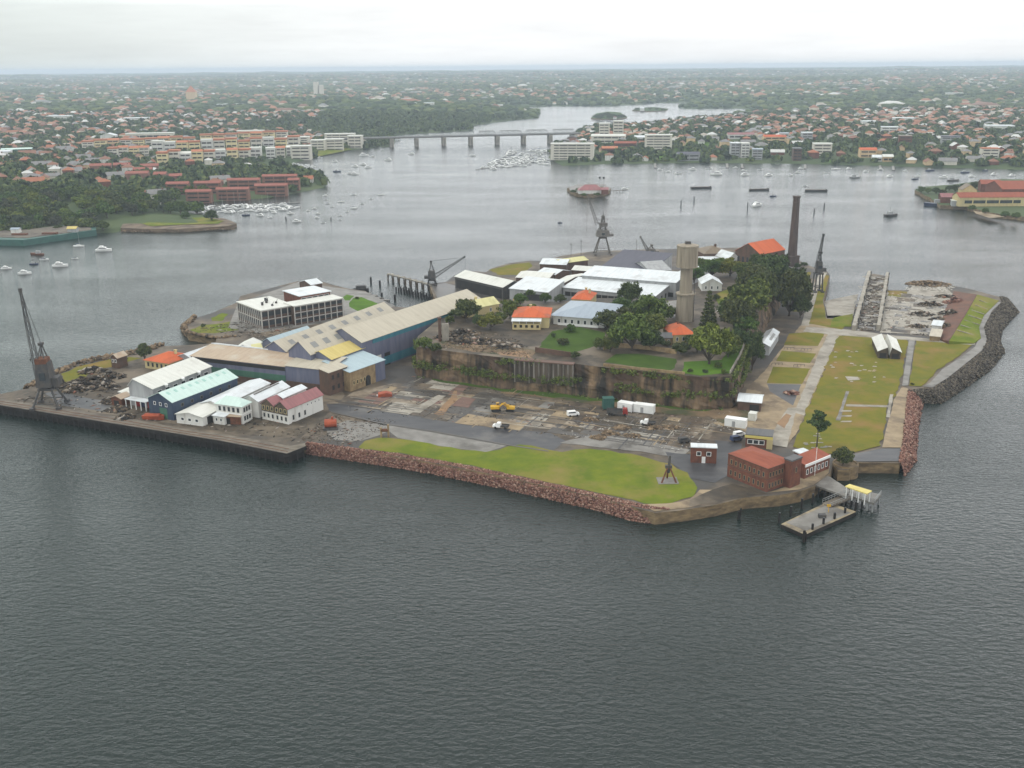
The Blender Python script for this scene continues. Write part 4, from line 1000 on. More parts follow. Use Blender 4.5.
bld('shed', 'low white roofed shed left of the white gabled house', 'shed', (705, 262.5), (726, 260.5), (708, 258), 3.5, 1.0, 'white_wall', 'white_roof', kind='sy')
bld('shed', 'low white flat shed right of the white gabled house', 'shed', (741, 259.5), (752, 258.5), (742, 255.5), 3.5, .6, 'white_wall', 'white_roof', kind='sy')
p = G(791.5, 265)
t = T('chimney_stack', 'tall dark brick power station chimney on a square base', 'chimney', (p.x, p.y, ZA), .3)
MB().box(-2.9, -2.9, 0, 2.9, 2.9, 5).box(-3.1, -3.1, 5, 3.1, 3.1, 5.5).build('base', M['chimney_brick'], t)
mb = MB(); mb.lathe([(2.6, 5.5), (1.85, 34.5), (2.15, 34.6), (2.15, 35.0), (1.9, 35.1), (1.85, 37.2), (2.2, 37.3), (2.2, 38.2), (1.3, 38.2)], 8); mb.build('shaft', M['chimney_brick'], t)
t, L, W = bld('brick_building', 'small dark brick building at the foot of the tall chimney', 'building', (786, 272), (799, 270), (784, 267), 6, .5, 'dark_brick', 'dark_roof', kind='flat')
winrow(t, 'y0', 3, 2, 1, 2, L, W, .6, pane='dark', frame='dark_brick')
# ---- water tower
p = G(684.5, 320, ZP)
t = T('water_tower', 'tall concrete water tower with a drum tank on a slim shaft', 'water tower', (p.x, p.y, ZP))
k = mpp(687, 300, ZP + 10)
mb = MB(); mb.lathe([(3.7, 0), (3.3, 10.4), (3.9, 10.5), (3.9, 11.0), (2.45, 11.1), (2.4, 21.2), (4.2, 21.3), (4.2, 21.7)], 20); mb.build('shaft', M['tower_concrete'], t)
mb = MB(); mb.lathe([(4.0, 21.7), (4.0, 29.2), (4.2, 29.3), (4.2, 29.8), (3.5, 29.8), (.5, 30.4)], 24); mb.build('tank', M['tower_concrete'], t)
for i in range(8):
    a = i * math.pi / 4
    mb = MB(); mb.box(3.95, -.18, 21.8, 4.14, .18, 29.2); mb.build('pilaster', M['tower_concrete'], t, rot=(0, 0, a))
mb = MB(); mb.box(-1, -1, 30.1, 1, 1, 31.3); mb.build('hatch', M['dark_steel'], t)
mb = MB(); mb.tube((3.0, -2.4, 0), (3.0, -1.6, 20.7), .12); mb.build('pipe', M['dark_steel'], t)
# ---- front right: red brick offices by the ferry jetty
f = Fr((768, 468.8), (791.5, 460.5), (731.5, 452.5), ZA + 6.6)
t = T('brick_office', 'red brick office with a low red hipped roof beside the ferry jetty', 'building', (f.o.x, f.o.y, ZA), f.yaw); L, W = f.L, f.W
wo, ro = body(t, L, W, 6.6, 1.0, 'brick', 'red_roof', 'hip', ov=.1)
for zz, hh_ in ((.8, 1.5), (3.9, 1.4)):
    winrow(t, 'y0', 7, zz, .75, hh_, L, W, .5, frame='stone'); winrow(t, 'x0', 8, zz, .75, hh_, L, W, .5, frame='stone')
for z_ in (3.35, 6.35):
    mb = MB(); mb.box(-.07, -.07, z_, L + .07, W + .07, z_ + .18); mb.build('string_course', M['dark_brick'], t)
f = Fr((792, 462), (802, 458), (786, 459), ZA + 7.6)
t = T('brick_tower', 'square red brick stair tower between the office and its long annexe', 'building', (f.o.x, f.o.y, ZA), f.yaw)
body(t, f.L, f.W, 7.6, .4, 'brick', 'dark_roof', 'flat', ov=.15); window(t, 'y0', f.L / 2, 4, .8, 1.6, f.L, f.W, frame='stone')
f = Fr((805, 465.5), (830, 455.3), (798, 458), ZA + 4.0)
t = T('brick_annexe', 'long low brick annexe with a red roof and white parapet beside the stair tower', 'building', (f.o.x, f.o.y, ZA), f.yaw)
body(t, f.L, f.W, 4.0, .8, 'brick', 'red_roof', 'sy', ov=.05); winrow(t, 'y0', 6, 1.0, 1.0, 1.6, f.L, f.W, .5)
mb = MB(); mb.box(0, -.3, 3.5, f.L, -.05, 4.2); mb.build('parapet', M['white_paint'], t)
mb = MB(); mb.tube((f.L * .35, -.6, 0), (f.L * .35, -.6, 8.5), .07); mb.build('flagpole', M['white_paint'], t)
t, L, W = bld('outbuilding', 'small white roofed annexe between the stair tower and the lawn', 'outbuilding', (801, 454.5), (810, 452.5), (798, 450.5), 3.4, .3, 'brick', 'white_roof', kind='flat')
t, L, W = bld('brick_building', 'small square brick hut with a flat white roof on the asphalt', 'building', (691.3, 447.5), (717, 448.6), (695, 444), 4.6, .25, 'brick', 'white_roof', kind='flat', ov=.15)
winrow(t, 'y0', 2, 2.2, 1.3, 1.3, L, W, .8); door(t, 'y0', L * .5, 1, 2, L, W, 'white_paint')
t, L, W = bld('brick_building', 'flat roofed brick pavilion with a cream band behind the red brick office', 'building', (746, 435), (772, 437.5), (752, 429), 3.6, .3, 'brick', 'dark_roof', kind='flat', ov=.2)
mb = MB(); mb.box(-.3, -.3, 2.9, L + .3, -.02, 3.7); mb.build('fascia', M['lemon'], t)
mb = MB(); mb.box(L - 1.4, -.35, 0, L + .3, -.02, 2.88); mb.build('pier', M['cream_wall'], t)
winrow(t, 'y0', 3, 1, 1.6, 1.4, L, W, .5, 2)
t, L, W = bld('shelter', 'white roofed shelter at the corner of the cliff', 'shelter', (738, 401), (761, 403), (743, 393.5), 3.2, .9, 'dark_brick', 'white_roof')
door(t, 'y0', L * .72, 3, 2.4, L, W)
t, L, W = bld('shed', 'long white roofed shed with a grey skylight in the lane under the fig trees', 'shed', (769.5, 346.5), (779, 332), (760, 341), 3.6, 1.2, 'grey_wall', 'white_roof')
mb = MB(); s = 1.2 / (W / 2); mb.add([(L * .3, W * .1, 3.82 + W * .1 * s), (L * .75, W * .1, 3.82 + W * .1 * s), (L * .75, W * .3, 3.82 + W * .3 * s), (L * .3, W * .3, 3.82 + W * .3 * s)], [(0, 1, 2, 3)]); mb.build('skylight', M['sky_panel'], t)
# twin white pavilions on the lawn
for i, (A, B, C) in enumerate([((878.5, 351), (888.5, 351.5), (882, 334)), ((890.5, 351.6), (901, 352.2), (895, 335))]):
    f = Fr(A, B, C, ZA + 3.2)
    t, L, W = bld('pavilion', ('western' if i == 0 else 'eastern') + ' of two open white roofed pavilions standing side by side on the lawn', 'pavilion', A, B, C, 3.0, 1.6, 'timber', 'cream_roof', kind='gy', W=f.W * .75, ridge=.9 if i == 0 else .1)
    door(t, 'y0', L * .5, L * .7, 2.3, L, W)
f = Fr((880, 352.5), (899, 353.5), (883, 338), ZA + 1)
# retaining wall with buttresses on the cliff
a, b = G(516, 387, ZA), G(574, 393, ZA); d = (b - a); L = d.length; yaw = math.atan2(d.y, d.x)
nn = Vector((d.y, -d.x, 0)).normalized()
pt, pb = G(516, 359, ZP), G(574, 363.6, ZP)
o_ = pt - Vector((0, 0, ZP - ZA)); dd = pb - pt; L = dd.length; yaw = math.atan2(dd.y, dd.x)
t = T('retaining_wall', 'buttressed concrete retaining wall streaked with white on the cliff face', 'wall', (o_.x, o_.y, ZA), yaw)
M['stained'] = mat('stained', (0.12, 0.095, 0.07), (0.045, 0.036, 0.028), scale=(.5, .5, .05), lo=.35, hi=.6, detail=7)
M['streak'] = mat('streak', (0.21, 0.19, 0.165), (0.06, 0.05, 0.04), scale=(.8, .8, .12), lo=.4, hi=.65, detail=6)
MB().box(0, -1.4, 3.0, L, .8, ZP - ZA - .1).build('wall', M['stained'], t)
for i in range(13):
    x = L * i / 12; MB().box(x - .28, -1.56, 3.0 + .8 * (i % 3), x + .28, -1.4, ZP - ZA - .3).build('buttress', M['streak'], t)
MB().box(-.2, -1.8, ZP - ZA - .1, L + .2, .8, ZP - ZA + .25).build('coping', M['slab_red'], t)
# ruined tall wall by the turbine shop end
p = G(442, 341, ZP)
t = T('ruined_tower', 'dark ruined brick wall standing at the cliff end beside the turbine workshop', 'ruin', (p.x, p.y, ZP), .2)
MB().box(-1.2, -.6, -2, -.3, .6, 8.5).box(-1.4, -.8, 8.5, 0, .8, 9).build('wall', M['dark_brick'], t)
MB().box(.1, -.5, -2, 2.6, .5, 6.5).build('wall', M['concrete'], t)
# stone garden walls on the plateau
def wall_line(label, pts, z, h, th, m, name='garden_wall'):
    mb = MB()
    q_ = [G(x, y, z) for x, y in pts]
    o0 = q_[0]
    for a, b in zip(q_, q_[1:]):
        d = (b - a).normalized(); n_ = Vector((-d.y, d.x, 0)) * th / 2
        mb.prism([(v.x - o0.x, v.y - o0.y) for v in (a - n_ - d * th / 2, b - n_ + d * th / 2, b + n_ + d * th / 2, a + n_ - d * th / 2)], 0, h)
    return tag(mb.build(name, M[m], None, o0), label, 'wall')
wall_line('low stone garden wall above the cliff lawn', [(604, 350), (616, 347), (650, 350), (676, 354)], ZP, 1.6, .5, 'stone')
wall_line('dark stone wall beside the terraced lawn on the cliff edge', [(536, 352), (556, 355), (570, 357)], ZP, 1.8, .5, 'dark_brick')
wall_line('pale parapet wall round the green garden at the cliff corner', [(730, 374), (740, 356), (746, 340)], ZP, 1.1, .35, 'concrete')
wall_line('stone parapet along the cliff edge in front of the long lawn', [(604, 366), (640, 370), (684, 374.5)], ZP, .9, .4, 'stone')
LIFT[0] = 0.25
# ================================================================== WHARF, JETTY, CRANES
IN = [(-45, 398), (0, 399), (60, 408), (120, 417), (180, 428), (240, 437), (290, 446), (305, 443.3)]
OUT = [(-45, 398.6), (0, 405.5), (60, 415), (118, 424.5), (180, 434.5), (220, 441), (287, 454), (306, 446.5)]
o0 = G(120, 420)
t = T('wharf', 'long timber wharf on dark piles along the western sheds', 'wharf', o0)
poly = [G(*p) - o0 for p in OUT] + [G(*p) - o0 for p in reversed(IN)]
MB().prism([(p.x, p.y) for p in poly], -.55, .06).build('deck', M['deck'], t)
out = [G(*p) - o0 for p in OUT]
mb = MB(); npile = 0
for a, b in zip(out, out[1:]):
    d = (b - a); L = d.length; d.normalize(); n_ = Vector((-d.y, d.x, 0))
    if n_.y < 0: n_ = -n_
    MBf = MB(); q_ = [a - n_ * .12, b - n_ * .12, b + n_ * .12, a + n_ * .12]; MBf.prism([(v.x, v.y) for v in q_], -1.0, .12); MBf.build('fender_beam', M['pile'], t)
    q_ = [a + n_ * .9, b + n_ * .9, b + n_ * 1.1, a + n_ * 1.1]; MB().prism([(v.x, v.y) for v in q_], -4.5, -.6).build('underdeck_shade', M['pile'], t)  # black panel behind the piles paints the shade under the deck
    k = max(1, int(L / 2.1))
    for i in range(k):
        p = a + d * (L * (i + .5) / k) - n_ * (.05 + .1 * (i % 2))
        if npile < 95:
            MB().tube((p.x, p.y, -5), (p.x, p.y, -.5), .21, n=6).build('pile', M['pile'], t); npile += 1
# bollards and crane rails on the deck
for k in (.25, .6):
    a_ = [Vector(x) * (1 - k) + Vector(y) * k for x, y in zip([tuple(G(*p)) for p in OUT[1:7]], [tuple(G(*p)) for p in IN[1:7]])]
    mb = MB()
    for a, b in zip(a_, a_[1:]): mb.tube((a.x, a.y, ZA + .1), (b.x, b.y, ZA + .1), .09, n=4)
    tag(mb.build('crane_rail', M['rust']), ('outer' if k < .5 else 'inner') + ' rusty crane rail running along the timber wharf deck', 'rail')

def portal_crane(label, px, sc, rz, jib, feet=4.2, leg_h=6.0, house=(2.6, 3.4, 8.5), mast=15.0, m1='dark_steel', m2='dark_steel', name='dockside_crane', apex_w=2.0, red=None, tower=0.0):
    p = G(*px)
    t = T(name, label, 'crane', p, rz); t.scale = (sc, sc, sc)
    for sx in (-1, 1):
        for sy in (-1, 1):
            mb = MB(); mb.tube((sx * feet, sy * feet, .3), (sx * apex_w, sy * apex_w, leg_h), .42, .34, 4); mb.box(sx * feet - .7, sy * feet - .9, .05, sx * feet + .7, sy * feet + .9, .9)
            mb.build('leg', M[m2], t)
        mb = MB(); mb.tube((sx * feet * .85, -feet * .85, leg_h * .3), (sx * feet * .85, feet * .85, leg_h * .3), .2, n=4).tube((-feet * .85, sx * feet * .85, leg_h * .3), (feet * .85, sx * feet * .85, leg_h * .3), .2, n=4); mb.build('brace', M[m2], t)
    mb = MB(); mb.box(-apex_w - .4, -apex_w - .4, leg_h, apex_w + .4, apex_w + .4, leg_h + .7); mb.lathe([(1.9, leg_h + .7), (1.9, leg_h + 1.3)], 12); mb.build('platform', M[m1], t)
    hx, hy, hh_ = house; z0 = leg_h + 1.3
    mb = MB(); mb.add([(-hx, -hy, z0), (hx, -hy, z0), (hx, hy, z0), (-hx, hy, z0), (-hx * .8, -hy * .8, z0 + hh_), (hx * .8, -hy * .8, z0 + hh_), (hx * .8, hy * .8, z0 + hh_), (-hx * .8, hy * .8, z0 + hh_)],
                      [(0, 3, 2, 1), (4, 5, 6, 7), (0, 1, 5, 4), (1, 2, 6, 5), (2, 3, 7, 6), (3, 0, 4, 7)])
    h = mb.build('machinery_house', M[m1], t)
    MB().box(-.9, -hy - .08, z0 + hh_ * .3, .9, -hy * .86, z0 + hh_ * .6).build('window', M['glass'], h)
    if red: MB().box(-hx * .75, -hy * .82, z0 + hh_ - .4, hx * .75, hy * .5, z0 + hh_ + 1.3).build('winch_cover', M[red], t)
    MB().box(hx * .8, -hy * .7, z0, hx + 2.0, hy * .7, z0 + hh_ * .35).build('counterweight', M[m2], t)
    zt = z0 + mast
    mb = MB()
    for sy in (-1, 1):
        mb.tube((hx * .5, sy * hy * .6, z0 + hh_ - .2), (.2, sy * .5, zt), .24, .2, 4).tube((-hx * .6, sy * hy * .6, z0 + hh_ - .2), (.2, sy * .5, zt), .2, .18, 4)
    mb.box(-.5, -1.0, zt - .2, .8, 1.0, zt + .7); mb.build('mast', M[m1], t)
    if tower:
        mb = MB().truss((0, 0, z0 + hh_), (0, 0, zt + 1), tower, tower * .5, 5, .2, side=Vector((0, 1, 0)))
        mb.box(-tower * .8, -tower * .7, z0 + hh_ + 2.2, tower * .9, tower * .7, z0 + hh_ + 4.2); mb.tube((0, 0, zt + 1), (0, 0, zt + 4), .3, .15, 5); mb.build('tower', M[m1], t)
    j0 = Vector((-hx * .8, 0, z0 + (hh_ + 3 if tower else 1.2))); j1 = Vector(jib)
    jb = MB().truss(j0, j1, 1.9, .5, 13, .12, side=Vector((0, 1, 0))).build('jib', M[m1], t)
    MB().box(j1.x - .5, -.35, j1.z - .5, j1.x + .5, .35, j1.z + .7).build('sheave', M[m2], jb)
    mb = MB(); mb.tube((.2, .3, zt + .4), (j1.x * .96, .2, j1.z * .985), .05, n=3).tube((.2, -.3, zt + .4), (j1.x * .96, -.2, j1.z * .985), .05, n=3); mb.build('stay_cable', M[m2], t)
    hk = max(2.5, j1.z * .42)
    mb = MB(); mb.tube((j1.x - .3, 0, j1.z), (j1.x - .3, 0, hk), .05, n=3).tube((j1.x - .3, 0, hk), (j1.x - .3, 0, hk - .9), .28, .1, 6); mb.build('hoist_cable', M[m2], t)
    return t
portal_crane('tall dark lattice-jib crane at the western end of the timber wharf', (50, 406), 1.0, .1, (-3.6, 0, 39.5), red='rust', leg_h=6, house=(2.4, 3.0, 8.3), mast=14)
portal_crane('grey travelling crane on tall splayed legs at the northern dock', (602.5, 254), 1.0, .0, (-9.5, 0, 35), feet=4.6, leg_h=9.5, house=(4.2, 3.2, 3.6), mast=11, m1='grey_steel', m2='grey_steel', apex_w=2.0, tower=2.8)
portal_crane('low dark jetty crane with its jib stretched over the water', (432, 285), .9, math.pi, (-19, 0, 16), feet=2.2, leg_h=2.6, house=(2.2, 2.2, 4.5), mast=9.5, apex_w=1.8)
portal_crane('small crane with a thin jib between slate roof and water tower', (651, 259), .9, .15, (-7.5, 0, 14.5), feet=2.4, leg_h=3.0, house=(2.8, 2.0, 2.4), mast=4.5, m1='grey_steel', m2='grey_steel')
portal_crane('slim upright lattice crane on the narrow finger wharf', (817, 292), 1.0, 0.1, (.8, 0, 28), feet=1.9, leg_h=9, house=(1.4, 1.4, 5.0), mast=9.0, apex_w=1.5)
# masts of the derricks by the slate roof
for i, (x, y, h) in enumerate([(581, 262, 13), (636, 260, 12), (571, 240, 11)]):
    p = G(x, y if y > 250 else 262)
    t = T('pole', ('thin steel mast near the travelling crane', 'thin steel mast behind the slate roof', 'thin steel mast among the northern shed roofs')[i], 'mast', p)
    MB().tube((0, 0, 0), (0, 0, h), .18, .1, 5).build('shaft', M['grey_steel'], t); MB().box(-.8, -.08, h * .9, .8, .08, h * .9 + .15).build('crossarm', M['grey_steel'], t)
# old derrick stump on the front lawn
p = G(668, 481)
t = T('derrick', 'rusted derrick stump with splayed legs on the lawn by the rubble wall', 'derrick', p)
for sx, sy in ((-1, -1), (1, -1), (0, 1)): MB().tube((sx * 2.0, sy * 1.7, 0), (sx * .25, sy * .25, 4.2), .28, .2, 5).build('leg', M['rust'], t)
MB().tube((0, 0, 2.5), (.3, 0, 7.3), .5, .3, 6).box(-.9, -.5, 3.8, .9, .5, 4.6).build('mast', M['dark_steel'], t)
MB().box(-2.9, -2.4, 0.0, 2.6, 2.2, .22).build('footing', M['slab_grey'], t)
p = G(385, 437)
t = T('winch', 'old timber winch frame standing at the upper corner of the front lawn', 'winch', p)
for sx in (-1, 1): MB().box(sx * 1.1 - .25, -.4, 0, sx * 1.1 + .25, .4, 4.0 if sx > 0 else 3.0).build('post', M['stone'], t)
MB().tube((-1.1, 0, 2.2), (1.1, 0, 2.2), .5, n=8).build('drum', M['rust'], t)

# ferry pontoon, gangway and covered landing
def flat(px, z): return [G(x, y, z) for x, y in px]
pp = flat([(781, 524.5), (805, 535), (856, 512), (828, 502)], 1.0); o0 = pp[0].copy()
t = T('pontoon', 'rectangular ferry pontoon with pale timber edges moored off the brick office', 'pontoon', o0)
q_ = [(p.x - o0.x, p.y - o0.y) for p in pp]
MB().prism(q_, -1.2, 0).build('hull', M['pile'], t)
c_ = (sum(p[0] for p in q_) / 4, sum(p[1] for p in q_) / 4)
MB().prism(q_, .01, .12).build('deck', M['deck_tan'], t)
MB().prism([(c_[0] + (x - c_[0]) * .86, c_[1] + (y - c_[1]) * .78) for x, y in q_], .13, .16).build('deck_panel', M['slab_grey'], t)
MB().box(-.9, -.6, 0, .9, .6, .9).build('hatch', M['dark_steel'], t, (c_[0] + 1, c_[1], .17))
MB().tube((0, 0, 0), (0, 0, 2.2), .09).box(-.5, -.05, 1.5, .5, .05, 2.2).build('sign_post', M['yellow_paint'], t, (c_[0] + 3.5, c_[1] + 3, .17))
pl = [((779, 523), 2.8), ((790.5, 515.5), 2.5), ((801.5, 508.5), 2.8), ((812.5, 503), 2.6), ((803.5, 540), 2.2), ((812, 533.5), 2.6), ((823, 528), 2.8), ((834, 523), 2.8), ((844.5, 517), 2.6), ((855, 511), 2.6)]
for i, ((x, y), h) in enumerate(pl):
    p = G(x, y, 0); tt = T('mooring_pile', 'dark mooring pile standing in the water round the ferry pontoon', 'pile', p, 0, 'mooring piles round the ferry pontoon')
    MB().tube((0, 0, -2), (0, 0, h), .3, n=8).build('shaft', M['pile'], tt); MB().tube((0, 0, h), (0, 0, h + .12), .33, .2, n=8).build('cap', M['dark_steel'], tt)
t = T('dolphin', 'cluster of three dark piles in front of the pontoon corner', 'dolphin', G(804, 541.5, 0))
for i in range(3): MB().tube((.55 * math.cos(i * 2.1), .55 * math.sin(i * 2.1), -2), (.2 * math.cos(i * 2.1), .2 * math.sin(i * 2.1), 2.4 + .3 * i), .28, n=7).build('pile', M['pile'], t)
t = T('dolphin', 'leaning pair of dark piles off the curved stone quay', 'dolphin', G(738, 519.5, 0))
for i in range(2): MB().tube((.4 * i, .2, -2), (.1 + .5 * i, 0, 2.2 + .9 * i), .25, n=7).build('pile', M['pile'], t)
g = flat([(815, 485), (828, 475.5), (850, 490), (845, 496)], ZA); o0 = g[0].copy()
t = T('access_ramp', 'grey ramp on dark piles leading from the quay to the covered landing', 'ramp', o0)
MB().prism([(p.x - o0.x, p.y - o0.y) for p in g], -.5, .03).build('deck', M['slab_grey'], t)
for k in range(5):
    for w_ in (0.06, .94):
        a = g[0] * (1 - w_) + g[1] * w_; b = g[3] * (1 - w_) + g[2] * w_; p = a + (b - a) * (.12 + .2 * k) - o0
        MB().tube((p.x, p.y, -6), (p.x, p.y, -.5), .22).build('pile', M['pile'], t)
g = flat([(845, 494), (852, 488), (881, 494.5), (874, 503)], ZA - .4); o0 = g[0].copy()
t = T('landing_stage', 'white railed landing stage under a lemon yellow roof', 'landing stage', o0)
MB().prism([(p.x - o0.x, p.y - o0.y) for p in g], -.6, .0).build('deck', M['slab_grey'], t)
rf = flat([(845, 487), (849.5, 484.8), (872, 491.6), (867, 494.6)], ZA + 2.6)
MB().prism([(p.x - o0.x, p.y - o0.y) for p in rf], 3.0, 3.25).build('roof', M['lemon'], t)
for i in range(4):
    for a, b in ((0, 3), (1, 2)):
        p = rf[a] + (rf[b] - rf[a]) * (.08 + .28 * i) - o0; MB().box(-.1, -.1, 0.01, .1, .1, 3.0).build('post', M['white_paint'], t, (p.x, p.y, 0))
for i in range(6):
    for w_ in (.05, .95):
        a = g[0] * (1 - w_) + g[1] * w_; b = g[3] * (1 - w_) + g[2] * w_; p = a + (b - a) * (.06 + .18 * i) - o0
        MB().tube((p.x, p.y, -6), (p.x, p.y, -.6), .26).build('pile', M['pale_steel'] if i > 3 else M['pile'], t)
mb = MB()
for a, b in ((g[2], g[3]), (g[3], g[0])):
    a = a - o0; b = b - o0; d = b - a
    for zz in (.6, 1.1): mb.tube((a.x, a.y, zz), (b.x, b.y, zz), .06, n=4)
    for k in range(9): p = a + d * k / 8; mb.tube((p.x, p.y, 0), (p.x, p.y, 1.1), .05, n=4)
mb.build('railing', M['pale_steel'], t)
a, b = G(826, 505, 1.3), G(850, 495, ZA - .3); d = (b - a)
t = T('gangway', 'narrow gangway with white handrails between pontoon and landing stage', 'gangway', a, math.atan2(d.y, d.x))
l_ = math.hypot(d.x, d.y); dz = d.z
mb = MB(); mb.add([(0, -1.5, 0), (l_, -1.5, dz), (l_, 1.5, dz), (0, 1.5, 0), (0, -1.5, -.3), (l_, -1.5, dz - .3), (l_, 1.5, dz - .3), (0, 1.5, -.3)], [(0, 1, 2, 3), (7, 6, 5, 4), (0, 4, 5, 1), (1, 5, 6, 2), (2, 6, 7, 3), (3, 7, 4, 0)]); mb.build('walkway', M['deck'], t)
for sy in (-1, 1):
    mb = MB()
    for zz in (.55, 1.1): mb.tube((0, sy * 1.45, zz), (l_, sy * 1.45, dz + zz), .07, n=4)
    for k in range(9): mb.tube((l_ * k / 8, sy * 1.45, dz * k / 8), (l_ * k / 8, sy * 1.45, dz * k / 8 + 1.1), .05, n=4)
    mb.build('handrail', M['pale_steel'], t)
a = G(845.5, 464.5)
t = T('planter', 'curved sandstone planter wall round the tree on the quay', 'planter', (a.x, a.y, 0))
MB().lathe([(3.6, -1), (3.5, ZA + .5), (3.1, ZA + .5), (3.1, ZA + .2), (0.05, ZA + .2)], 18).build('wall', M['quay_stone'], t)
# ruined pile jetties of the northern dock
def ruin_jetty(label, a, b, n, rows, h, top, gap=.0):
    A, B = G(*a, 0), G(*b, 0); d = B - A; n_ = Vector((-d.y, d.x, 0)).normalized()
    t = T('ruined_jetty', label, 'jetty', A)
    for i in range(n):
        p = d * (i / (n - 1))
        for j in range(rows):
            q_ = p + n_ * 3.0 * j
            MB().tube((q_.x, q_.y, -2), (q_.x + rr.uniform(-.2, .2), q_.y, h + rr.uniform(-.5, .2)), .42, n=6).build('pile', M['pile'] if not top else M['timber'], t)
        if top:
            q0, q1 = p - n_ * .6, p + n_ * (3.0 * (rows - 1) + .6)
            MB().tube((q0.x, q0.y, h), (q1.x, q1.y, h), .4, n=4).build('crosshead', M['concrete'], t)
    if top: MB().tube((0, 0, h + .5), (d.x, d.y, h + .5), .45, n=4).build('beam', M['concrete'], t)
ruin_jetty('outer ruined jetty of concrete bents standing in the dock', (388, 281), (430, 292), 8, 2, 3.4, True)
ruin_jetty('inner ruined jetty of bare dark piles standing in the dock', (396, 291.5), (434, 302), 14, 2, 2.6, False)
for i, (x, y) in enumerate([(371, 283), (380, 286.5), (382, 299), (395, 301)]):
    t = T('mooring_pile', ('outermost dark pile off the office quay', 'dark pile between office quay and ruined jetty', 'dark pile beside the small floats', 'dark pile at the head of the inlet')[i], 'pile', G(x, y, 0))
    MB().tube((0, 0, -1), (0, 0, 3.2), .55, n=7).build('shaft', M['pile'], t)
for i, (x, y) in enumerate([(367, 294), (373, 296), (379, 298.3), (385, 300.5)]):
    a = G(x, y, .4); tag(MB().box(-2.2, -1.0, -.5, 2.2, 1.0, .35).box(-2.3, -1.1, .35, 2.3, 1.1, .45).build('float', M['slab_grey'], None, a, rot=(0, 0, -.3)), 'small grey mooring float in a row beside the fresh green lawn', 'float', 'mooring floats')
a = G(361, 291.5, 0)
t = T('ferry', 'small dark workboat tied up behind the fresh green lawn', 'boat', a, .2)
MB().box(-4, -1.6, -.4, 4, 1.6, 1.6).build('hull', M['dark'], t); MB().box(-2.6, -1.3, 1.6, 2.6, 1.3, 3.2).build('cabin', M['dark_steel'], t)

# ================================================================== VEHICLES AND GEAR
def wheels(t, xs, y, r, w_=.3):
    for x in xs:
        for s in (-1, 1):
            MB().tube((x, s * y - w_ / 2, r), (x, s * y + w_ / 2, r), r, n=10).build('wheel', M['tyre'], t)
def van(label, px, rz, m='white_paint', sc=1.0, cat='van'):
    t = T(cat, label, cat, G(*px) + Vector((0, 0, .25)), rz); t.scale = (sc,) * 3
    mb = MB(); mb.extr([(-2.3, .45), (2.3, .45), (2.3, 1.15), (1.5, 1.3), (.95, 2.0), (-2.2, 2.05)], -.9, .9, 'y'); mb.build('body', M[m], t)
    mb = MB(); mb.extr([(1.02, 1.95), (1.55, 1.32), (1.58, 1.36), (1.06, 2.0)], -.8, .8, 'y'); mb.build('windscreen', M['glass'], t)
    for s in (-1, 1): MB().box(-1.9, s * .905 - .01, 1.35, .8, s * .905 + .01, 1.85).build('side_window', M['glass'], t)
    wheels(t, (-1.4, 1.45), .8, .36); return t
def ute(label, px, rz, m='white_paint', sc=1.0):
    t = T('ute', label, 'pickup', G(*px) + Vector((0, 0, .25)), rz); t.scale = (sc,) * 3
    mb = MB(); mb.extr([(.1, .5), (2.5, .5), (2.5, 1.1), (1.7, 1.2), (1.2, 1.85), (.1, 1.85)], -.9, .9, 'y'); mb.build('cab', M[m], t)
    MB().extr([(1.25, 1.8), (1.74, 1.22), (1.78, 1.26), (1.29, 1.85)], -.8, .8, 'y').build('windscreen', M['glass'], t)
    MB().box(-2.5, -1, .7, 0, 1, .85).box(-2.5, -1, .85, 0, -.92, 1.2).box(-2.5, .92, .85, 0, 1, 1.2).box(-2.5, -.92, .85, -2.42, .92, 1.2).build('tray', M['dark_steel'], t)
    wheels(t, (-1.5, 1.6), .8, .38); return t
van('white van parked alone on the bare ground before the cliff', (573, 416.5), .25, sc=.85)
ute('white pickup with an open dark tray parked on the wet road', (501, 429), 2.9, sc=1.0)
ute('white pickup parked near the white containers', (648, 425.5), 2.8, sc=.95)
van('dark car parked between the slabs and the brick hut', (684, 443), .3, 'dark_steel', cat='car', sc=.8)
van('small white car parked behind the flat roofed brick pavilion', (739, 437), .4, cat='car', sc=.8)
van('dark blue car parked beside the small white car', (736, 441.5), .4, 'navy', cat='car', sc=.8)
def truck(label, px, rz):
    t = T('truck', label, 'truck', G(*px) + Vector((0, 0, .3)), rz); t.scale = (.78,) * 3
    MB().extr([(2.4, .6), (4.4, .6), (4.4, 1.9), (4.0, 2.9), (2.4, 2.9)], -1.2, 1.2, 'y').build('cab', M['red_paint'], t)
    MB().extr([(4.03, 2.85), (4.42, 1.95), (4.46, 1.98), (4.08, 2.9)], -1.05, 1.05, 'y').build('windscreen', M['glass'], t)
    MB().box(-4.2, -1.25, .9, 2.2, 1.25, 1.05).box(-4.2, -1.25, 1.05, 2.2, -1.13, 2.4).box(-4.2, 1.13, 1.05, 2.2, 1.25, 2.4).box(-4.2, -1.13, 1.05, -4.08, 1.13, 2.4).box(2.08, -1.13, 1.05, 2.2, 1.13, 2.6).build('tipper_body', M['dark_steel'], t)
    wheels(t, (-3.2, -2.0, 3.3), 1.05, .5, .4)
truck('dark tipper truck with a red cab before the green container', (617, 415.5), -.15)
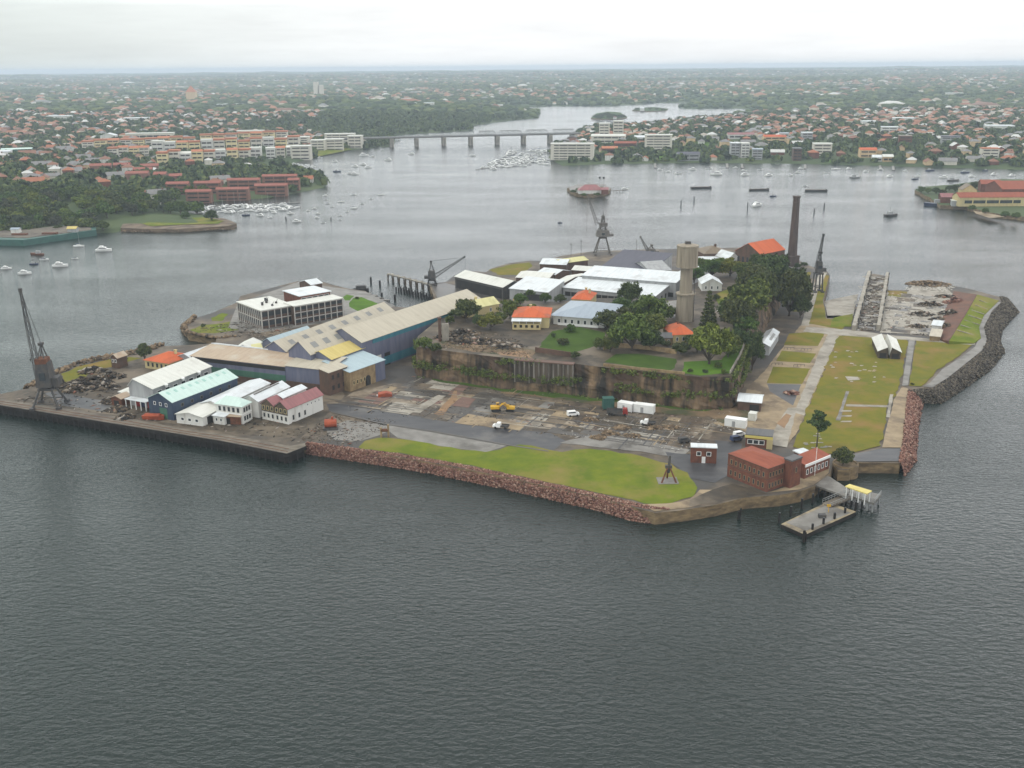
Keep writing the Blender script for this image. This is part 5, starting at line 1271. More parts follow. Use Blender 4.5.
def container(label, A, B, C, h, m, z=ZA):
    f = Fr(A, B, C, z, 2.6); t = T('container', label, 'container', (f.o.x, f.o.y, z + .12), f.yaw)
    mb = MB(); n_ = int(f.L / .6); mb.box(0, 0, .1, f.L, f.W, h)
    mb.build('body', M[m], t)
    mb = MB()
    for i in range(n_): mb.box(f.L * (i + .25) / n_, -.05, .2, f.L * (i + .7) / n_, -.005, h - .15)
    mb.build('corrugated_side', M[m], t)
    for x in (0, f.L): MB().box(x - .08, -.08, 0, x + .08, .08, h + .05).build('corner_post', M[m], t)
    MB().box(-.08, -.1, h, f.L + .08, f.W + .08, h + .1).build('roof', M[m], t)
    if m == 'white_paint': MB().box(f.L * .35, -.09, .2, f.L * .5, -.06, 2.0).build('door', M['grey_wall'], t)
container('white site cabin next to the green container at the cliff foot', (617.5, 410.5), (631.5, 413), (619, 407), 2.7, 'white_paint')
container('white site cabin nearest the cliff cave, right of its twin', (633.5, 412.5), (653, 415), (635, 408), 2.7, 'white_paint')
container('dull green shipping container at the cliff foot', (603.5, 410), (614, 409.5), (604, 404), 3.6, 'green_paint')
container('long white container below the white roofed shelter', (724.5, 426.5), (745, 429.5), (726, 422), 2.6, 'white_paint')
container('pale tan container below the white roofed shelter', (748, 421), (755, 422), (750, 413), 2.4, 'cream_roof')
def excavator(label, px, rz, sc=1.0):
    t = T('excavator', label, 'excavator', G(*px) + Vector((0, 0, .1)), rz); t.scale = (sc,) * 3
    for s in (-1, 1): MB().extr([(-1.9, .25), (-1.5, 0), (1.5, 0), (1.9, .25), (1.9, .65), (1.5, .9), (-1.5, .9), (-1.9, .65)], s * 1.2 - .3, s * 1.2 + .3, 'y').build('track', M['tyre'], t)
    MB().box(-2.2, -1.3, 1.05, 1.3, 1.3, 2.1).build('body', M['yellow_paint'], t)
    c = MB().box(.2, .3, 2.1, 1.4, 1.3, 3.1).build('cab', M['yellow_paint'], t); MB().box(.3, .25, 2.4, 1.42, .3, 3.0).build('window', M['glass'], c)
    MB().tube((1.2, -.2, 1.6), (3.6, -.2, 3.4), .28, n=4).tube((3.6, -.2, 3.4), (5.2, -.2, 1.4), .22, n=4).build('boom', M['yellow_paint'], t)
    MB().box(4.7, -.8, .5, 5.7, .4, 1.4).build('bucket', M['dark_steel'], t)
excavator('yellow excavator working on the cleared slabs', (496, 411), .1, .8)
excavator('second yellow excavator beside it with a lowered boom', (510, 411), 3.0, .72)
t = T('machine', 'orange cylindrical boiler on a dark cradle near the pink roofed workshop', 'machine', G(331, 429), .1)
MB().tube((-1.8, 0, 2.0), (1.8, 0, 2.0), 1.3, n=12).build('drum', M['orange_paint'], t); MB().box(-2.2, -1.5, 0, 2.2, 1.5, .7).build('cradle', M['dark_steel'], t); MB().tube((.6, 0, 3.1), (.6, 0, 4.0), .35).build('dome', M['orange_paint'], t)
t = T('machine', 'low orange machine lying on the slabs below the sandstone store', 'machine', G(385, 396), .2)
MB().extr([(-2.4, 0), (2.4, 0), (2.4, .8), (.6, 1.5), (-2.2, 1.1)], -1.3, 1.3, 'y').build('body', M['orange_paint'], t); MB().box(-2.8, -.3, .2, -2.4, .3, .6).build('hitch', M['white_paint'], t)
def hull_mesh(l, b, h, bow=.35, sheer=.15, flat_=False):
    """boat hull, bow towards +x"""
    xs = [-.5, -.48, -.2, .1, .5 - bow * .5, .5 - bow * .2, .5]; ws = [.78, .82, .98, 1, .82, .48, .03]
    if flat_: ws = [.95, 1, 1, 1, 1, 1, .9]
    vs = []
    for x, w_ in zip(xs, ws):
        zt = h * (1 + sheer * max(0, x) * 4)
        vs += [(x * l, -w_ * b / 2, zt), (x * l * .96, -w_ * b * .36, -.25 * h), (x * l * .96, w_ * b * .36, -.25 * h), (x * l, w_ * b / 2, zt)]
    fs = []
    for i in range(6):
        for j in range(4): fs.append((i * 4 + j, i * 4 + (j + 1) % 4, (i + 1) * 4 + (j + 1) % 4, (i + 1) * 4 + j))
    fs += [(3, 2, 1, 0), (24, 25, 26, 27)]
    return MB().add(vs, fs)
t = T('lifeboat', 'orange red lifeboat lying on the wharf before the blue shed', 'boat', G(154, 419.5) + Vector((0, 0, .4)), -.15)
t.scale = (.78,) * 3
hull_mesh(9.5, 2.8, 1.3).build('hull', M['orange_paint'], t); MB().extr([(-1.1, 1.3), (1.1, 1.3), (.7, 2.0), (-.7, 2.0)], -3.6, 2.9, 'x').build('canopy', M['orange_paint'], t)
# stacks, posts and stone lumps in the yards
def heap(label, px, r, h, m, n, seed, cat='scrap heap', name='scrap_heap', z=ZA):
    p = G(*px, z); r_ = random.Random(seed)
    pos, scl = [], []
    for i in range(n):
        a, q_ = r_.uniform(0, 6.28), r_.random() ** .6
        pos.append((r * q_ * math.cos(a), r * .7 * q_ * math.sin(a), h * (1 - q_) * r_.uniform(.2, 1))); s = r_.uniform(.3, 1.3)
        scl.append((s * 1.5, s * r_.uniform(.3, .8), s * r_.uniform(.3, .7)))
    o = mass(name, octa(seed), np.array(pos), np.array(scl), np.array([r_.uniform(0, 6.28) for _ in range(n)]), M[m], kind=None)
    o.location = p; return tag(o, label, cat)
for i, (x, y, r, h) in enumerate([(62, 386, 4.5, 2.5), (75, 390, 5, 2.4), (84, 383, 6, 3), (97, 382, 6, 3.2), (105, 388, 5, 2.4), (112, 377, 5, 2.6), (92, 372, 5, 2.2), (118, 410, 3.5, 2), (112, 402, 4, 2), (125, 418, 3, 1.8)]):
    heap(('flat dark scrap heap nearest the wharf crane', 'long dark scrap heap on the edge of the asphalt', 'biggest black scrap heap in the middle of the western yard', 'tall dark scrap heap beside the biggest one', 'dark scrap heap towards the grey shed', 'dark scrap heap below the derelict hut',
          'scrap heap on the grassy western edge', 'rusty scrap pile at the wharf edge', 'scrap pile in front of the open-sided rusty hut', 'small scrap pile beside the white awning')[i], (x, y), r, h, 'debris', 130, 20 + i)
for i, (x, y, r, h) in enumerate([(930, 305, 6, 2.4), (922, 315, 6, 2.2), (945, 297, 5, 1.6), (918, 327, 4, 1.2), (938, 320, 4, 1.3)]):
    heap(('tall dark rock heap in the north-east yard', 'broad dark rock heap below the tallest one', 'dark rock heap near the far shore of the yard', 'small dark rock heap beside the eastern pavilion', 'low rock heap against the red bank')[i], (x, y), r, h, 'debris', 130, 60 + i, 'rock heap', 'rock_heap')
for i, (x, y) in enumerate([(610, 434), (632, 436), (655, 428), (590, 420), (622, 428), (598, 438), (725, 405), (672, 428)]):
    heap(('rubble heap beside the grey pavement strip', 'rubble heap at the edge of the mud', 'rubble heap left of the white pickup', 'rubble heap near the white van', 'rubble heap in front of the tipper truck', 'rubble heap at the end of the wet road', 'fallen sandstone at the cliff corner', 'rubble heap towards the brick hut')[i], (x, y), 2.4 if i != 6 else 5, .7 if i != 6 else 3, 'rock_brown', 70, 80 + i, 'rubble heap', 'rubble_heap')
# debris strewn over the demolished floors (uncountable)
def strew(name, quads, n, m, smin, smax, z=ZA):
    pos, scl = [], []
    for i in range(n):
        a, b, c, d = [G(*p, z) for p in rr.choice(quads)]
        u, v = rr.random(), rr.random(); p = (a * (1 - u) + b * u) * (1 - v) + (d * (1 - u) + c * u) * v
        s = rr.uniform(smin, smax) * rr.random() ** .5 + .1; pos.append((p.x, p.y, z + .05)); scl.append((s * rr.uniform(.6, 2.2), s * .6, min(.35, s * .4)))
    return mass(name, octa(9), np.array(pos), np.array(scl), RNG.uniform(0, 6.28, n), M[m])
strew('debris', [((340, 410), (480, 425), (540, 394), (410, 376)), ((470, 425), (690, 455), (725, 420), (540, 394)), ((300, 440), (350, 447), (400, 420), (330, 415))], 1500, 'debris', .1, .5)
strew('rubble', [((560, 435), (690, 452), (720, 424), (590, 412)), ((700, 428), (745, 435), (760, 410), (718, 412))], 600, 'debris_pale', .12, .5)
strew('debris', [((8, 400), (300, 442), (330, 425), (60, 385)), ((190, 330), (300, 345), (330, 330), (240, 322))], 900, 'debris', .2, .9)
strew('rubble', [((853, 330), (880, 331), (886, 279), (868, 276)), ((882, 333), (938, 336), (950, 296), (890, 292)), ((905, 290), (950, 292), (955, 286), (912, 284))], 2000, 'debris_pale', .2, 1.1)
strew('debris', [((853, 330), (880, 331), (886, 279), (868, 276)), ((882, 333), (938, 336), (950, 296), (890, 292))], 900, 'debris', .2, 1.2)
strew('debris', [((436, 342), (530, 350), (530, 358), (440, 348)), ((440, 330), (510, 335), (530, 348), (440, 340))], 500, 'debris', .12, .5, ZP)
strew('rubble', [((440, 338), (520, 345), (530, 357), (445, 348))], 420, 'rock_brown', .15, .6, ZP)
for i, (x, y, r, h) in enumerate([(450, 338, 6, 2.2), (466, 341, 7, 2.0), (486, 342, 6, 1.8), (505, 346, 6, 1.6), (462, 334, 7, 2.4)]):
    heap(('earth mound nearest the ruined wall on the cliff top', 'long earth mound in the excavated cliff top', 'earth mound below the yellow cottage', 'pale earth mound below the orange roofed house', 'dark earth mound under the round tree')[i], (x, y), r, h, 'debris', 150, 140 + i, 'earth mound', 'earth_mound', ZP)
# walls of the narrow dock and of the shipyard
def long_wall(label, a, b, h, th, m, name='dock_wall', z=ZA, teeth=0):
    A, B = G(*a, z), G(*b, z); d = B - A; L = d.length
    t = T(name, label, 'wall', A, math.atan2(d.y, d.x))
    MB().box(0, -th / 2, -.02, L, th / 2, h).build('wall', M[m], t)
    for i in range(teeth):
        x = L * (i + .5) / teeth; MB().box(x - .5, -th / 2 - .5, 0, x + .5, -th / 2 - .01, h + .5).build('pier', M['dark_steel' if i % 2 else 'slab_light'], t)
long_wall('western concrete wall of the narrow patrol boat dock', (853.5, 331), (869, 275), 2.4, 1.6, 'slab_light', teeth=16)
long_wall('eastern concrete wall of the narrow patrol boat dock', (878, 331), (887, 277), 2.6, 1.4, 'slab_light', teeth=16)
# reddish bank and green terraced slope behind the seawall
def slope(name, px, zs, m, kind='structure'):
    tp = [G(x, y, z) for (x, y), z in zip(px, zs)]; n = len(tp)
    mb = MB(); mb.add([tuple(p) for p in tp] + [(p.x, p.y, ZA - .2) for p in tp], [tuple(range(n))] + [(i, (i + 1) % n, n + (i + 1) % n, n + i) for i in range(n)])
    return tag(mb.build(name, M[m]), kind=kind)
slope('embankment', [(938, 339), (944, 312), (954, 291), (977, 294.5), (966, 314), (949, 341)], [ZA + .2, ZA + .3, ZA + .2, ZA + 2.4, ZA + 2.6, ZA + 1.5], 'red_earth')
slope('grass', [(949.2, 341), (966.2, 314), (977.2, 294.5), (999, 300.5), (984, 315), (979, 327), (981, 338), (974, 343)], [ZA + 1.5, ZA + 2.6, ZA + 2.4, ZA + .35, ZA + .35, ZA + .35, ZA + .35, ZA + .4], 'lawn_green', 'stuff')
for i in range(7):
    t_ = i / 6; a = G(957 + 22 * t_, 330 - 30 * t_, ZA + 2.4); b = G(974 + 16 * t_, 335 - 31 * t_, ZA + .75)
    tag(MB().tube(a, b, .2, n=4).build('slip_beam', M['slab_light']), 'pale concrete beam lying down the green slope behind the sea wall', 'beam', 'slope beams')
for i, (x, y, r, h, m_) in enumerate([(951, 315, 6, 3, 'debris'), (955, 303, 6, 3, 'rock_pink'), (945, 328, 5, 2.4, 'debris')]):
    heap(('black rubble heap spilling onto the red bank', 'reddish rubble heap on top of the red bank', 'dark rubble heap at the foot of the red bank')[i], (x, y), r, h, m_, 150, 160 + i, 'rubble heap', 'rubble_heap')
t, L, W = bld('shed', 'small white arched shed among the dark rock heaps', 'shed', (932, 325), (941, 326), (934, 320), 2.4, 1.0, 'white_wall', 'white_roof')
t, L, W = bld('hut', 'little tan hut beside the shipyard floor', 'hut', (930, 336), (940, 337), (932, 330), 2.0, .4, 'stone', 'tan_roof', kind='sy')
heap('long low mound of dark soil on the far shore of the shipyard', (928, 284.5), 11, 2.2, 'rock_brown', 260, 97, 'mound', 'mound')
# foundations and low pipes on the big lawn, dark machinery at the asphalt corner
def slab_thing(name, label, cat, px, l, w_, h, m, rz=0., group=None):
    t = T(name, label, cat, G(*px) + Vector((0, 0, .25)), rz, group); MB().box(-l / 2, -w_ / 2, -.2, l / 2, w_ / 2, h).build('slab', M[m], t); return t
sheet('floor_slab', [(845, 377), (858, 377.5), (860, 380.5), (848, 381)], 'slab_light')
sheet('floor_slab', [(846, 405), (890, 406), (890, 408), (846, 407)], 'slab_light'); sheet('floor_slab', [(890, 395), (893, 395), (890, 418), (886, 418)], 'slab_light', rag=.3)
sheet('floor_slab', [(846, 392), (849, 392), (840, 421), (836, 421)], 'slab_grey', rag=.3)
for y in (411, 416, 421.5): sheet('floor_slab', [(842, y), (852, y), (851, y + 1.3), (840, y + 1.3)], 'slab_light')
for i in range(26):
    x, y = rr.uniform(830, 885), rr.uniform(345, 385); sheet('floor_slab', [(x, y), (x + rr.uniform(1, 4), y + .3), (x + rr.uniform(1, 4), y + 1.2), (x - 1, y + 1)], rr.choice(['slab_light', 'slab_tan', 'slab_light']))
for i in range(14):
    x, y = rr.uniform(803, 830), rr.uniform(432, 448); sheet('floor_slab', [(x, y), (x + rr.uniform(2, 5), y + .3), (x + rr.uniform(2, 5), y + 1.2), (x - 1, y + 1)], rr.choice(['slab_light', 'slab_grey']))
heap('rusty machine parts stacked on the black asphalt patch', (792, 394), 2.6, 1.6, 'rock_pink', 60, 131, 'scrap heap', 'scrap_heap')
for i, (x, y) in enumerate([(789, 350), (806, 351), (777, 365.5), (799, 367)]):
    t = T('railing', ('dark iron railing at the first lawn gap from the avenue', 'dark iron railing nearest the avenue, upper lawn gap', 'dark iron railing at the lower lawn gap', 'dark iron railing nearest the avenue, lower lawn gap')[i], 'railing', G(x, y), 0.05)
    MB().tube((-2, 0, 1), (2, 0, 1), .07, n=4).build('rail', M['dark_steel'], t)
    for k in range(4): MB().tube((-2 + 4 * k / 3, 0, 0), (-2 + 4 * k / 3, 0, 1), .07, n=4).build('post', M['dark_steel'], t)

# ================================================================== TREES
def leaf_quads(clumps, nper, size, rnd, flat_=.0):
    vs, fs = [], []
    for (c, r) in clumps:
        for i in range(nper):
            while True:
                d = Vector((rnd.uniform(-1, 1), rnd.uniform(-1, 1), rnd.uniform(-1, 1)))
                if .15 < d.length < 1: break
            p = Vector(c) + Vector((d.x * r, d.y * r, d.z * r * .75))
            n_ = (d.normalized() + Vector((rnd.uniform(-1, 1), rnd.uniform(-1, 1), rnd.uniform(-.2, 1.2))) * .8).normalized()
            u = n_.orthogonal().normalized(); w_ = n_.cross(u); a = rnd.uniform(0, 6.28)
            u, w_ = u * math.cos(a) + w_ * math.sin(a), w_ * math.cos(a) - u * math.sin(a)
            s = size * rnd.uniform(.6, 1.3); k = len(vs)
            vs += [p - u * s, p + w_ * s * .55, p + u * s, p - w_ * s * .55]; fs.append((k, k + 1, k + 2, k + 3))
    return vs, fs
def proto_tree(name, seed, leaf, R=5.0, hgt=9.0, trunk_h=3.0, nclump=46, nper=44, size=.5, shape='round', squash=.62):
    rnd = random.Random(seed)
    root = T(name, 'x', 'tree', (0, 0, 0))
    cz = trunk_h + (hgt - trunk_h) * .5; clumps = []; limbs = []
    if shape == 'round':
        lob = [(rnd.uniform(0, 6.28), rnd.uniform(.25, .55), rnd.uniform(-.25, .35)) for _ in range(6)]
        for i in range(nclump):
            a = rnd.uniform(0, 6.28); el = math.asin(rnd.uniform(-.45, 1)); q_ = rnd.uniform(.45, .92)
            k = 1 + .25 * math.sin(a * 3 + seed) + .12 * math.sin(a * 5 + seed * 2)
            c = (R * q_ * k * math.cos(a) * math.cos(el), R * q_ * k * math.sin(a) * math.cos(el), cz + (hgt - trunk_h) * .5 * q_ * math.sin(el) * (1 + .2 * rnd.random()))
            clumps.append((c, R * rnd.uniform(.18, .34)))
        limbs = [clumps[i][0] for i in range(0, nclump, 7)]
    elif shape == 'cone':
        nl = 11
        for k in range(nl):
            t_ = k / (nl - 1); r = R * (1 - t_ * .92); z = trunk_h + (hgt - trunk_h) * t_
            m_ = max(3, int(8 * (1 - t_) + 2)); off = rnd.uniform(0, 6)
            for i in range(m_):
                a = off + 6.28 * i / m_
                for q_ in (.45, .8): clumps.append(((r * q_ * math.cos(a), r * q_ * math.sin(a), z - r * .08 * q_), max(.35, R * .16)))
        limbs = []
    elif shape == 'umbrella':
        for (cx_, cy_, cz_, r_) in ((0, 0, .94, .55), (-.5, .1, .72, .6), (.55, -.1, .66, .62), (.1, .3, .78, .6), (-.1, -.4, .6, .5)):
            for i in range(nclump // 5):
                a, q_ = rnd.uniform(0, 6.28), rnd.random() ** .5
                clumps.append(((R * (cx_ + r_ * q_ * math.cos(a)), R * (cy_ + r_ * q_ * math.sin(a)), hgt * cz_ + rnd.uniform(-.5, .5)), R * .2))
        limbs = [clumps[i][0] for i in range(0, len(clumps), nclump // 5)]
    mb = MB(); mb.tube((0, 0, -.3), (.05, 0, trunk_h * .6), R * .085, R * .06, 7)
    top = hgt * .93 if shape == 'cone' else cz
    mb.tube((.05, 0, trunk_h * .6), (0, .1, top), R * .06, R * .02, 6)
    for l_ in limbs: mb.tube((.03, 0, trunk_h * rnd.uniform(.7, 1.1)), l_, R * .035, R * .01, 5)
    mb.build('trunk', M['bark'], root)
    vs, fs = leaf_quads(clumps, nper, size, rnd)
    MB().add(vs, fs).build('crown', M[leaf], root)
    return root
PT = {'fig': [proto_tree('tree', 1, 'leaf_dark', 6.0, 10, 1.0, 95, 60, .5), proto_tree('tree', 2, 'leaf_dark', 6.0, 9.5, 1.0, 95, 60, .5)],
      'mid': [proto_tree('tree', 3, 'leaf_mid', 5.2, 9, 1.0, 85, 56, .46), proto_tree('tree', 4, 'leaf_mid', 5.2, 8.5, 1.0, 85, 56, .46)],
      'light': [proto_tree('tree', 5, 'leaf_light', 5.2, 9.5, 1.0, 85, 56, .46)],
      'pine': [proto_tree('pine_tree', 6, 'leaf_dark', 3.6, 13, 1.2, 0, 26, .42, 'cone')],
      'umbrella': [proto_tree('pine_tree', 7, 'leaf_dark', 4.2, 15.5, 8.5, 90, 50, .42, 'umbrella')],
      'bush': [proto_tree('bush', 8, 'leaf_mid', 2.0, 2.6, .1, 34, 34, .3), proto_tree('bush', 9, 'leaf_dark', 2.0, 2.4, .1, 34, 34, .3)]}
SIZE = {'fig': (13.5, 10), 'mid': (11.5, 9), 'light': (11.5, 9.5), 'pine': (7.2, 13), 'umbrella': (9, 15.5), 'bush': (4.1, 2.6)}
_used = set()
CM = child_map()
def plant(kind, px, wpx, label, z=ZA, hk=1.0, group=None, cat=None, var=None):
    ps = PT[kind]; p0 = ps[rr.randrange(len(ps)) if var is None else var % len(ps)]
    s = wpx * mpp(*px, z) / SIZE[kind][0]; p = G(*px, z)
    if p0.name in _used: o = copy_tree(p0, CM)
    else: o = p0; _used.add(p0.name)
    o.location = p; o.rotation_euler = (0, 0, rr.uniform(0, 6.28)); o.scale = (s, s, s * hk)
    o['label'] = label; o['category'] = cat or ('bush' if kind == 'bush' else 'tree')
    if group: o['group'] = group
    return o
for kind, px, wpx, label, z, hk in [
    ('fig', (769, 289), 40, 'dark spreading fig farthest along the lane, nearest the powerhouse', ZP, 1.1),
    ('fig', (757, 297), 42, 'dark spreading fig behind the white gabled cottage', ZP, 1.0),
    ('fig', (789, 316), 38, 'huge dark fig leaning over the lane towards the avenue', ZA, 1.7),
    ('mid', (751, 318), 42, 'huge green tree in the middle of the grove', ZP, 1.2),
    ('fig', (735, 333), 38, 'dark fig on the western side of the grove, beside the gardens', ZP, 1.2),
    ('fig', (752, 370), 22, 'tall dark tree at the cliff foot beside the long white lane shed', ZA, 2.6),
    ('mid', (745, 335), 26, 'green tree just above the long white lane shed', ZP, 1.1),
    ('fig', (738, 349), 22, 'dark tree on the cliff edge above the shelter', ZP, 1.3),
    ('fig', (795, 303), 28, 'dark fig at the lane end beside the yellow strip of grass', ZA, 1.8),
    ('fig', (772, 300), 34, 'dark fig at the top of the lane beside the powerhouse end of the grove', ZA, 1.9),
    ('pine', (708, 331), 22, 'dark conical pine between the tower and the gardens', ZP, 1.0),
    ('light', (709, 364), 42, 'bright yellow-green round tree in front of the orange cottage', ZP, 1.15),
    ('mid', (728, 357), 22, 'mid green tree in the corner garden above the cliff', ZP, .9),
    ('mid', (648, 325), 38, 'green tree touching the dark shaft side of the water tower garden', ZP, 1.05),
    ('mid', (632, 351), 44, 'largest green tree over the long cliff lawn', ZP, 1.1),
    ('fig', (608, 330), 28, 'dark green tree at the corner of the large grey roof', ZP, 1.0),
    ('fig', (630, 305), 25, 'dark round tree standing against the long white hall', ZP, 1.3),
    ('mid', (662, 322), 24, 'green tree beside the path to the water tower', ZP, 1.0),
    ('fig', (652, 350), 26, 'dark tree between the large green tree and the orange cottage', ZP, 1.0),
    ('fig', (681, 354), 20, 'dark squat tree directly below the orange cottage', ZP, .8),
    ('fig', (466, 321), 26, 'dark round tree against the end of the turbine workshop roof', ZP, 1.2),
    ('light', (491, 329), 24, 'light green tree in front of the yellow cottage', ZP, .8),
    ('mid', (510, 318), 22, 'green tree between the yellow cottage and the orange roofed house', ZP, 1.1),
    ('fig', (478, 326), 14, 'small dark tree below the yellow cottage', ZP, 1.2),
    ('mid', (520, 306), 16, 'green tree behind the orange roofed house', ZP, 1.0),
    ('fig', (145, 360), 15, 'lone dark round tree beside the orange roofed yellow cottage', ZA, 1.5),
    ('umbrella', (816.5, 449), 23, 'tall umbrella pine with a bare trunk on the big lawn', ZA, 1.0),
    ('fig', (843, 465), 24, 'dark round tree in the planter on the quay', ZA, 1.0),
    ('mid', (694, 282), 22, 'green tree right behind the water tower', ZP, .9),
    ('mid', (712, 277), 26, 'green tree behind the small white gabled cottage', ZP, .9),
    ('light', (730, 276), 26, 'light green tree near the white gabled house', ZP, .8),
    ('fig', (757, 269), 18, 'dark tree in front of the brick powerhouse', ZP, 1.2),
    ('mid', (744, 281), 26, 'green tree between the powerhouse and the fig grove', ZP, .9),
    ('mid', (768, 276), 22, 'green tree at the foot of the powerhouse wall', ZP, .9),
    ('mid', (550, 291), 16, 'green tree beside the long white hall', ZA, 1.0),
    ('fig', (672, 317), 12, 'small dark tree at the foot of the water tower', ZP, 1.1),
    ('mid', (610, 352), 22, 'round green tree at the western corner of the long cliff lawn', ZP, .9),
    ('mid', (655, 336), 28, 'green tree between the largest tree and the tower', ZP, 1.0),
    ('fig', (624, 328), 26, 'dark tree at the right end of the large grey house', ZP, 1.05),
    ('fig', (690, 345), 16, 'dark small tree at the front of the orange cottage', ZP, .9),
    ('mid', (545, 303), 14, 'green tree beside the blue machines, above the orange roofed house', ZP, .9),
    ('fig', (560, 303), 13, 'dark tree between the white workshop and the large grey house', ZP, .9),
    ('mid', (622, 312), 20, 'green tree at the back right corner of the large grey roof', ZP, .9),
    ('mid', (532, 312), 12, 'small green tree touching the orange roofed house', ZP, .9),
    ('fig', (456, 318), 14, 'dark tree crowding the end of the turbine workshop roof', ZP, .9),
    ('mid', (500, 322), 14, 'small green tree on the right of the yellow cottage', ZP, .9),
    ('mid', (596, 322), 20, 'green tree in front of the large grey house, right end', ZP, .8),
    ('mid', (618, 343), 26, 'green tree at the left edge of the long cliff lawn', ZP, .9),
    ('fig', (640, 318), 24, 'dark tree behind the largest green tree', ZP, 1.0),
    ('light', (697, 352), 20, 'yellow-green tree beside the squat dark tree', ZP, 1.0),
    ('mid', (731, 352), 24, 'green tree leaning over the corner parapet', ZP, 1.0),
    ('fig', (742, 312), 34, 'dark fig on the garden side of the grove centre', ZP, 1.1),
    ('fig', (761, 306), 38, 'dark fig in the northern half of the grove', ZP, 1.2),
    ('mid', (726, 318), 22, 'green tree between the conical pine and the figs', ZP, 1.0),
    ('fig', (800, 318), 20, 'dark fig overhanging the lane junction', ZA, 1.6),
    ('mid', (760, 282), 26, 'green tree on the northern edge of the grove', ZP, .9),
    ('mid', (702, 268), 16, 'green tree before the brown roofed store', ZP, .8),
    ('mid', (720, 268), 16, 'green tree before the low white shed', ZP, .8),
    ('mid', (600, 349), 16, 'small round tree on the terraced cliff lawn', ZP, .9)]:
    plant(kind, px, wpx, label, z, hk)
for i, (px, wpx, label, z) in enumerate([((124, 362), 8, 'round bush beside the derelict hut', ZA), ((95, 361), 3.5, 'tiny bush on the western shoreline', ZA), ((203, 327), 5, 'bush on the rocky western point before the offices', ZA), ((357, 299), 4, 'small bush on the fresh green lawn', ZA),
                                         ((570, 332), 11, 'round bush in front of the large grey house', ZP), ((563, 345), 13, 'wide bush on the terraced cliff lawn', ZP), ((553, 337), 6, 'small bush left of the wide one', ZP), ((718, 368), 9, 'bush in the corner garden near the parapet', ZP),
                                         ((705, 373), 6, 'small bush on the bright garden edge', ZP), ((724, 374), 7, 'bush against the cliff corner parapet', ZP), ((690, 372), 6, 'small bush beside the garden steps', ZP), ((643, 343), 12, 'bush under the large green tree', ZP), ((730, 292), 9, 'dark bush beside the white gabled cottage', ZP),
                                         ((742, 288), 12, 'bush on the garden bank below the powerhouse', ZP), ((716, 300), 8, 'bush beside the curved garden path', ZP), ((912, 385), 4, 'small cone shaped bush at the seawall corner', ZA), ((425, 348), 16, 'wild bush on the cliff end beside the turbine workshop', ZP), ((436, 352), 14, 'wild bush on the cliff edge below the ruined wall', ZP),
                                         ((450, 323), 10, 'wild bush behind the ruined wall', ZP), ((575, 358), 10, 'wild bush hanging over the retaining wall end', ZP), ((530, 296), 10, 'bush by the blue machines', ZP), ((584, 300), 9, 'bush behind the small orange roofed cottage', ZP), ((668, 346), 8, 'bush at the tiny stone kitchen', ZP), ((797, 268), 7, 'bush beside the tall chimney', ZA), ((804, 266), 7, 'bush on the shore right of the chimney', ZA), ((660, 339), 9, 'bush left of the tiny stone kitchen', ZP)]):
    plant('bush', px, wpx, label, z, .9 + .3 * rr.random())
# ivy and weeds hanging on the cliff (one mass nobody could count)
vs, fs = [], []
rnd = random.Random(77)
front = [(i, p) for i, p in enumerate(ring) if pix(p)[0] < 760 and pix(p)[1] > 340]
clumps = []
for i in range(900):
    k, p = rnd.choice(front); n_ = nrm[k]; t_ = rnd.choice((.0, .02, .05, .1, .45, .5, .55, .6, .62, 1.0)) + rnd.uniform(-.03, .06)
    if mnoise.noise(p * .06 + Vector((0, 0, t_ * 3))) < -.05: continue
    off = .7 + 1.2 * t_
    clumps.append(((p.x + n_.x * off, p.y + n_.y * off, ZP - t_ * (ZP - ZA)), rnd.uniform(.5, 1.4)))
vs, fs = leaf_quads(clumps, 24, .34, rnd)
tag(MB().add(vs, fs).build('cliff_vegetation', M['leaf_mid']), kind='stuff')

# ================================================================== FAR SHORES
M['land'] = MATS['land']
def gz(px, py):
    """Ground point of the hilly mainland that pixel shows (march along the sight line)."""
    d = (FWD * FPX + RGT * (px - 512) - UPV * (py - 384)).normalized()
    t0 = (1.0 - H) / d.z if d.z < -1e-4 else 15000
    lo_ = np.linspace(t0 * .45, t0, 160)
    Pq = np.stack([d.x * lo_, d.y * lo_], 1); h_ = land_h(Pq)
    for t_, hq in zip(lo_, h_):
        if H + d.z * t_ <= hq: return Vector((d.x * t_, d.y * t_, hq))
    return G(px, py, 0)
def in_px(P3, polys):
    """Which of the points fall inside any of the outlines given by ground pixels."""
    r = np.zeros(len(P3), bool)
    for pl in polys:
        r |= sdist(P3[:, :2], np.array([G(x, y, 6)[:2] for x, y in pl])) < 0
    return r
BLOCKED = []      # (x, y, radius) of hand placed buildings

# ---- bridge across the cove mouth
bl, br = G(396, 147, 0), G(577, 142.5, 0)
d = br - bl; L = d.length; yaw = math.atan2(d.y, d.x); kz = (G(442, 146.5, 0) - Vector((0, 0, H))).dot(FWD) / FPX
t = T('bridge', 'long steel truss bridge on pale piers across the cove mouth', 'bridge', bl, yaw)
ZD = 9.5 * kz
MB().box(-50 * kz, -6, ZD - 1.6, L + 4, 6, ZD).build('deck', M['grey_steel'], t)
for s in (-1, 1): MB().box(-50 * kz, s * 6 - .2, ZD + .01, L + 4, s * 6 + .2, ZD + 1.1).build('parapet', M['pale_steel'], t)
for px_ in (392, 416, 442.5, 469, 495.5, 522, 549):
    q_ = (px_ - 396) / 181 * L
    MB().box(q_ - 2.6, -7, -3, q_ - .4, 7, ZD - 1.6).box(q_ + .4, -7, -3, q_ + 2.6, 7, ZD - 1.6).box(q_ - 2.6, -7.2, ZD - 4, q_ + 2.6, 7.2, ZD - 1.7).build('pier', M['concrete'], t)
